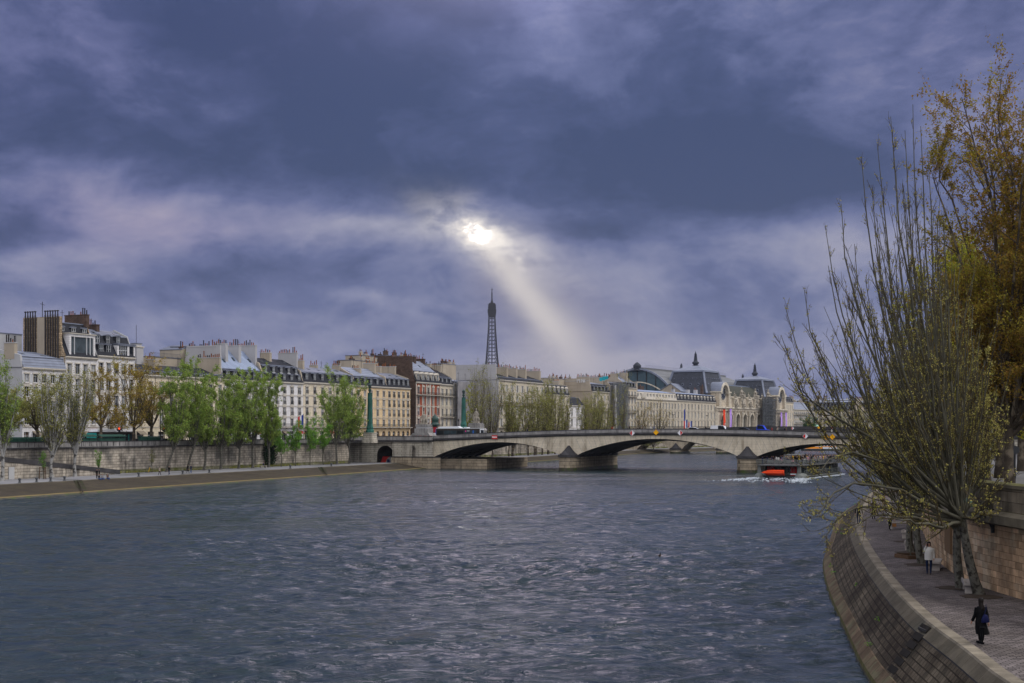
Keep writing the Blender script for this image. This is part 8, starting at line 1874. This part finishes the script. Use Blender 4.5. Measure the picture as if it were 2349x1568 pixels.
for s in (-1, 1):
    b = MB(); b.lathe([(.05, -1.0), (.7, -.8), (1.0, -.3), (1.05, .6), (1.05, 2.6)], (0, 0, 0), 'boat_grey', 16); o = b.build('stern_pontoon', t, None, (.2, s * 4.35, .25)); o.rotation_euler = (0, R(90), 0)
b = MB(); b.box(2.0, 33, -3.6, 3.6, .64, 2.86, 'boat_dark'); b.box(1.9, 1.99, -3.2, -1.9, .7, 2.6, 'cloth_red'); b.box(1.9, 1.99, 1.6, 3.2, .7, 2.6, 'cloth_red'); b.build('cabin', t)
for k in range(24):
    x = 2.6 + k * 1.28
    for s in (-1, 1): q = MB(); q.box(x, x + 1.1, s * 3.62 - .01, s * 3.62 + .01, .95, 2.6, 'glass_blue'); q.build('window', t)
b = MB()
for x in [0.4, 5.4, 10.4, 15.4, 20.4, 25.4, 31]:
    for s in (-1, 1): y = min(4.6, hw_b(x) - .3); b.bar((x, s * (y - .1), .64), (x, s * (y - .4), 2.88), .36 if x < 1 else .2, 'boat_grey')
for s in (-1, 1): b.prism_yz([(s * 4.75, .64), (s * 3.3, .64), (s * 3.9, 1.5), (s * 4.0, 2.86), (s * 4.6, 2.86)][::s], .0, .3, 'boat_grey')
b.build('pillars', t)
ZD = 3.0; b = MB(); b.box(-.5, 33.5, -4.7, 4.7, 2.86, ZD, 'deck_grey'); b.box(-.55, 33.55, -4.8, 4.8, 2.80, 2.859, 'boat_grey'); b.build('upper_deck', t)
b = MB()
def rail(pts, z, h, out=.25):
    for a, c in zip(pts, pts[1:]):
        A_, C_ = Vector((*a, z)), Vector((*c, z)); L_ = (C_ - A_).length; n = max(1, int(L_ / 1.5)); dr = (C_ - A_).normalized(); no = Vector((dr.y, -dr.x, 0)) * out
        for i in range(n + 1): q = A_.lerp(C_, i / n); b.bar(q, q + no + Vector((0, 0, h)), .07, 'boat_grey')
        for f in (.35, .68, 1.0): b.bar(A_ + no * f + Vector((0, 0, h * f)), C_ + no * f + Vector((0, 0, h * f)), .05 if f < 1 else .08, 'boat_grey')
rail([(33.4, -4.6), (-.4, -4.6)][::-1], ZD, 1.05, .25); rail([(-.4, 4.6), (33.4, 4.6)][::-1], ZD, 1.05, .25); rail([(-.4, 4.6), (-.4, -4.6)], ZD, 1.05, .25); b.build('upper_rail', t)
b = MB(); rail([(2, -4.85), (28, -4.85), (34, -4.0), (38.5, -2.2)], .74, 1.0, .0); rail([(38.5, 2.2), (34, 4.0), (28, 4.85), (2, 4.85)], .74, 1.0, .0); b.build('lower_rail', t)
b = MB()
for x in range(3, 31, 2): b.box(x, x + .4, -3.6, -.5, ZD + .35, ZD + .45, 'boat_grey'); b.box(x, x + .4, .5, 3.6, ZD + .35, ZD + .45, 'boat_grey'); b.box(x + .36, x + .44, -3.6, -.5, ZD + .45, ZD + .9, 'boat_grey'); b.box(x + .36, x + .44, .5, 3.6, ZD + .45, ZD + .9, 'boat_grey')
b.build('deck_seats', t)
b = MB(); b.box(6, 16, -.9, .9, ZD + 1.9, ZD + 2.0, 'boat_grey')
for x in (6.4, 11, 15.6): b.bar((x, -.6, ZD), (x, -.6, ZD + 1.9), .08, 'boat_grey'); b.bar((x, .6, ZD), (x, .6, ZD + 1.9), .08, 'boat_grey')
b.build('awning', t)
for y0 in (1.6, -1.9):
    b = MB()
    for r0_ in (.95, .72):
        for i in range(20): a0, a1 = 2 * math.pi * i / 20, 2 * math.pi * (i + 1) / 20; b.bar((1.85, y0 + r0_ * math.cos(a0), 1.85 + r0_ * math.sin(a0)), (1.85, y0 + r0_ * math.cos(a1), 1.85 + r0_ * math.sin(a1)), .05, 'boat_grey')
    for i in range(6): a0 = math.pi * i / 3; b.bar((1.85, y0, 1.85), (1.85, y0 + .95 * math.cos(a0), 1.85 + .95 * math.sin(a0)), .05, 'boat_grey')
    b.build('stern_wheel', t)
b = MB(); b.box(.1, .16, -4.0, -2.4, .95, 1.2, 'sign_white'); b.box(.1, .16, 2.4, 3.9, .95, 1.2, 'sign_white'); b.build('name_plates', t)
b = MB(); b.bar((.0, -3.8, .66), (.0, -3.8, 1.2), .06, 'boat_grey'); b.bar((0, -4, 1.25), (0, 4, 1.25), .05, 'boat_grey'); b.bar((0, -4, .95), (0, 4, .95), .05, 'boat_grey'); b.build('stern_rail', t)
# upturned orange dinghy on the stern
dt = thing('dinghy', 'bright orange dinghy hung on the stern of the tour boat', 'boat', BT.w(-.55, .95, 1.35), BT.a, None)
b = MB(); secs = [(-2.3, .60, .0), (-1.0, .62, 0), (.4, .60, 0), (1.4, .48, .02), (2.1, .26, .05), (2.5, .03, .1)]; rings = []
for y, h_, e_ in secs:
    rings.append([(-.06, y, -h_), (-.35, y, -h_ * .9), (-.55, y, -h_ * .45), (-.62, y, -h_ * .40), (-.75, y, 0), (-.62, y, h_ * .40), (-.55, y, h_ * .45), (-.35, y, h_ * .9), (-.06, y, h_)])
loft(b, rings, 'orange_red'); b.face(rings[0], 'orange_red'); b.build('hull', dt)
b = MB()
for z in (-.28, .28): b.bar((-.66, -2.2, z), (-.60, 1.6, z * .8), .06, 'cloth_red')
b.build('strakes', dt); b = MB(); b.bar((0, 1.6, .4), (.5, 1.2, 1.4), .05, 'iron'); b.bar((0, -1.4, .4), (.5, -1.2, 1.4), .05, 'iron'); b.build('hoist', dt)
# passengers
rg = random.Random(12); cols = ['cloth_black'] * 7 + ['cloth_navy'] * 3 + ['cloth_grey'] * 2 + ['cloth_white', 'cloth_brown', 'cloth_beige', 'cloth_yellow', 'cloth_pink', 'cloth_blue', 'cloth_red']
k = 0
for x in np.arange(1.2, 32.8, 1.0):
    for y in (-4.1, -3.2, -2.2, -1.2, 1.2, 2.2, 3.2, 4.1):
        if rg.random() < (.72 if x < 8 else .45 if x < 16 else .18): continue
        tp = rg.choice(cols); kd = 'sit' if (x < 18 and rg.random() < .5) else rg.choice(['stand', 'lean', 'phone', 'walk']); xx = x + rg.uniform(-.3, .3); yy = y + rg.uniform(-.25, .25)
        q = BT.w(xx, yy, ZD + (0 if kd != 'sit' else .0)); fa = BT.a + rg.choice([0, -math.pi / 2, math.pi / 2, math.pi]) if kd != 'sit' else BT.a + math.pi
        person('%s passenger in %s on the upper deck of the tour boat' % ('seated' if kd == 'sit' else 'standing', CN[tp]), q, fa, kd, tp, rg.choice(['cloth_jeans', 'cloth_black', 'cloth_grey']), group='passengers on the tour boat')
        k += 1
# wake foam: churned low crests built as real little waves
rng = rng_(41); C = []
for i in range(1100):
    u = rng.uniform(0, 1) ** 1.6; s = rng.choice([-1, 1]); w_ = 1.2 + u * 9; x = -u * 20 - .3; y = s * (4.6 + u * 5 + rng.normal(0, .5 + u * 1.5)) if rng.random() < .75 else rng.normal(0, 3.4 * (1 - u * .3))
    if rng.random() < (1 - u) ** 1.2: q = BT.w(x, y, .02 + .35 * rng.uniform(0, 1) * (1 - u) ** 3); C.append((q.x, q.y, q.z))
for i in range(900): x = rng.uniform(0, 40); q = BT.w(x, -hw_b(x) - abs(rng.normal(0, .35)) - .1, .05 + .15 * rng.uniform(0, 1)); C.append((q.x, q.y, q.z))
C = np.array(C); n = len(C); sz = rng.uniform(.08, .34, n)
V = []; 
A = np.stack([np.cos(rng.uniform(-.5, .5, n)), np.sin(rng.uniform(-.5, .5, n)), np.zeros(n)], 1); Bq = np.stack([-A[:, 1], A[:, 0], np.zeros(n)], 1)
V = np.stack([C - A * sz[:, None], C - Bq * sz[:, None] * .35, C + A * sz[:, None], C + Bq * sz[:, None] * .35 + np.array([0, 0, .10])], 1).reshape(-1, 3)
o = stuff(put('wake_foam', np_mesh('wake_foam', V, np.arange(4 * n).reshape(-1, 4), 'foam', False))); tag(o, 'white foam of the wake behind the tour boat', 'foam')
# barge beyond the far bridge
BG = Frame((PX(1842, 655), 655), math.atan2(-.05, 1)); t = thing('barge', 'long white and orange passenger barge beyond the far bridge', 'boat', (BG.o.x, BG.o.y, 0), BG.a)
b = MB(); pl = [(-1.0, .0), (.5, -2.2), (3, -2.9), (20.5, -2.9), (20.5, 2.9), (3, 2.9), (.5, 2.2)]; b.prism_xy(pl, -.4, .9, 'boat_dark'); b.build('hull', t)
b = MB(); b.prism_xy([(x, y * 1.02) for x, y in pl], .9, 1.7, 'bus_white'); b.build('bulwark', t)
b = MB(); M('orange', (.85, .30, .02)); b.prism_xy([(-1.1, 0), (.5, -2.3), (3, -3.0), (9, -3.0), (9, -2.7), (3, -2.7), (.5, -2)], 1.0, 1.9, 'orange'); b.box(9, 18, -3.02, -2.93, 1.9, 2.2, 'orange'); b.box(2.6, 3.3, -2.5, 2.5, 1.7, 2.6, 'orange'); b.build('orange_stripe', t)
b = MB(); b.box(5, 19, -2.3, 2.3, 1.7, 3.1, 'bus_white'); b.box(4.8, 19.3, -2.5, 2.5, 3.1, 3.25, 'zinc_blue'); b.build('cabin', t)
for k in range(9): q = MB(); q.box(5.5 + k * 1.5, 6.6 + k * 1.5, -2.33, -2.31, 2.1, 2.9, 'glass_blue'); q.build('window', t)
b = MB()
for k in range(12): b.bar((5 + k * 1.3, -2.3, 3.25), (5 + k * 1.3, -2.3, 4.2), .07, 'frame_white')
b.bar((5, -2.3, 4.2), (19.5, -2.3, 4.2), .08, 'frame_white'); b.box(16, 20, -2, 2, 4.3, 4.4, 'frame_white'); b.build('railing', t)
# water birds and buoy
for i, (x, y) in enumerate(((1447, 1283), (1513.5, 1277), (2000 * 0 + 1858, 1188))):
    d = HC * F / (y - HY); t = thing('duck', ('dark duck on the open water, left one of two', 'dark duck with raised tail on the open water, right one of two', 'dark duck swimming near the hanging branches')[i], 'bird', (PX(x, d), d, -.03), R(20 + 50 * i), 'ducks on the river')
    J = {'a': ((-.16, 0, .08), .03), 'b': ((-.06, 0, .07), .085), 'c': ((.08, 0, .08), .09), 'd': ((.15, 0, .15), .045), 'e': ((.17, 0, .26), .032), 'f': ((.185, 0, .31), .045), 'g': ((.25, 0, .30), .014)}
    me = skinned('body', J, [('a', 'b'), ('b', 'c'), ('c', 'd'), ('d', 'e'), ('e', 'f'), ('f', 'g')], 'b', 1); me.materials.append(MATS['cloth_black']); put('body', me, t)
    for s in (-1, 1): b = MB(); b.prism_xz([(-.20, .16), (.05, .17), (.10, .08), (-.08, .05)], s * .085 - .012, s * .085 + .012, 'cloth_brown'); b.build('wing', t)
d = 200; t = thing('buoy', 'small dark buoy on the water right of the tour boat', 'buoy', (PX(1884, 310), 310 - 40, 0), 0)
b = MB(); b.lathe([(.15, -.3), (.42, -.1), (.45, .5), (.2, .8), (.1, 1.3), (.22, 1.35), (.2, 1.7)], (0, 0, 0), 'iron', 10); b.build('float', t)

# ------------------------------------------------------------------ air
if HAZE:
    m = bpy.data.materials.new('air'); MATS['air'] = m; nt, N, L = nodes(m); o_ = N.new('ShaderNodeOutputMaterial'); v = N.new('ShaderNodeVolumePrincipled')
    v.inputs['Color'].default_value = (.72, .76, .86, 1); v.inputs['Density'].default_value = HAZE; v.inputs['Anisotropy'].default_value = .2; L.new(v.outputs[0], o_.inputs['Volume'])
    b = MB(); b.box(-4200, 4200, -400, 5000, -6, 420, 'air'); h = stuff(b.build('haze')); tag(h, 'thin blue grey air over the whole river view', 'haze')
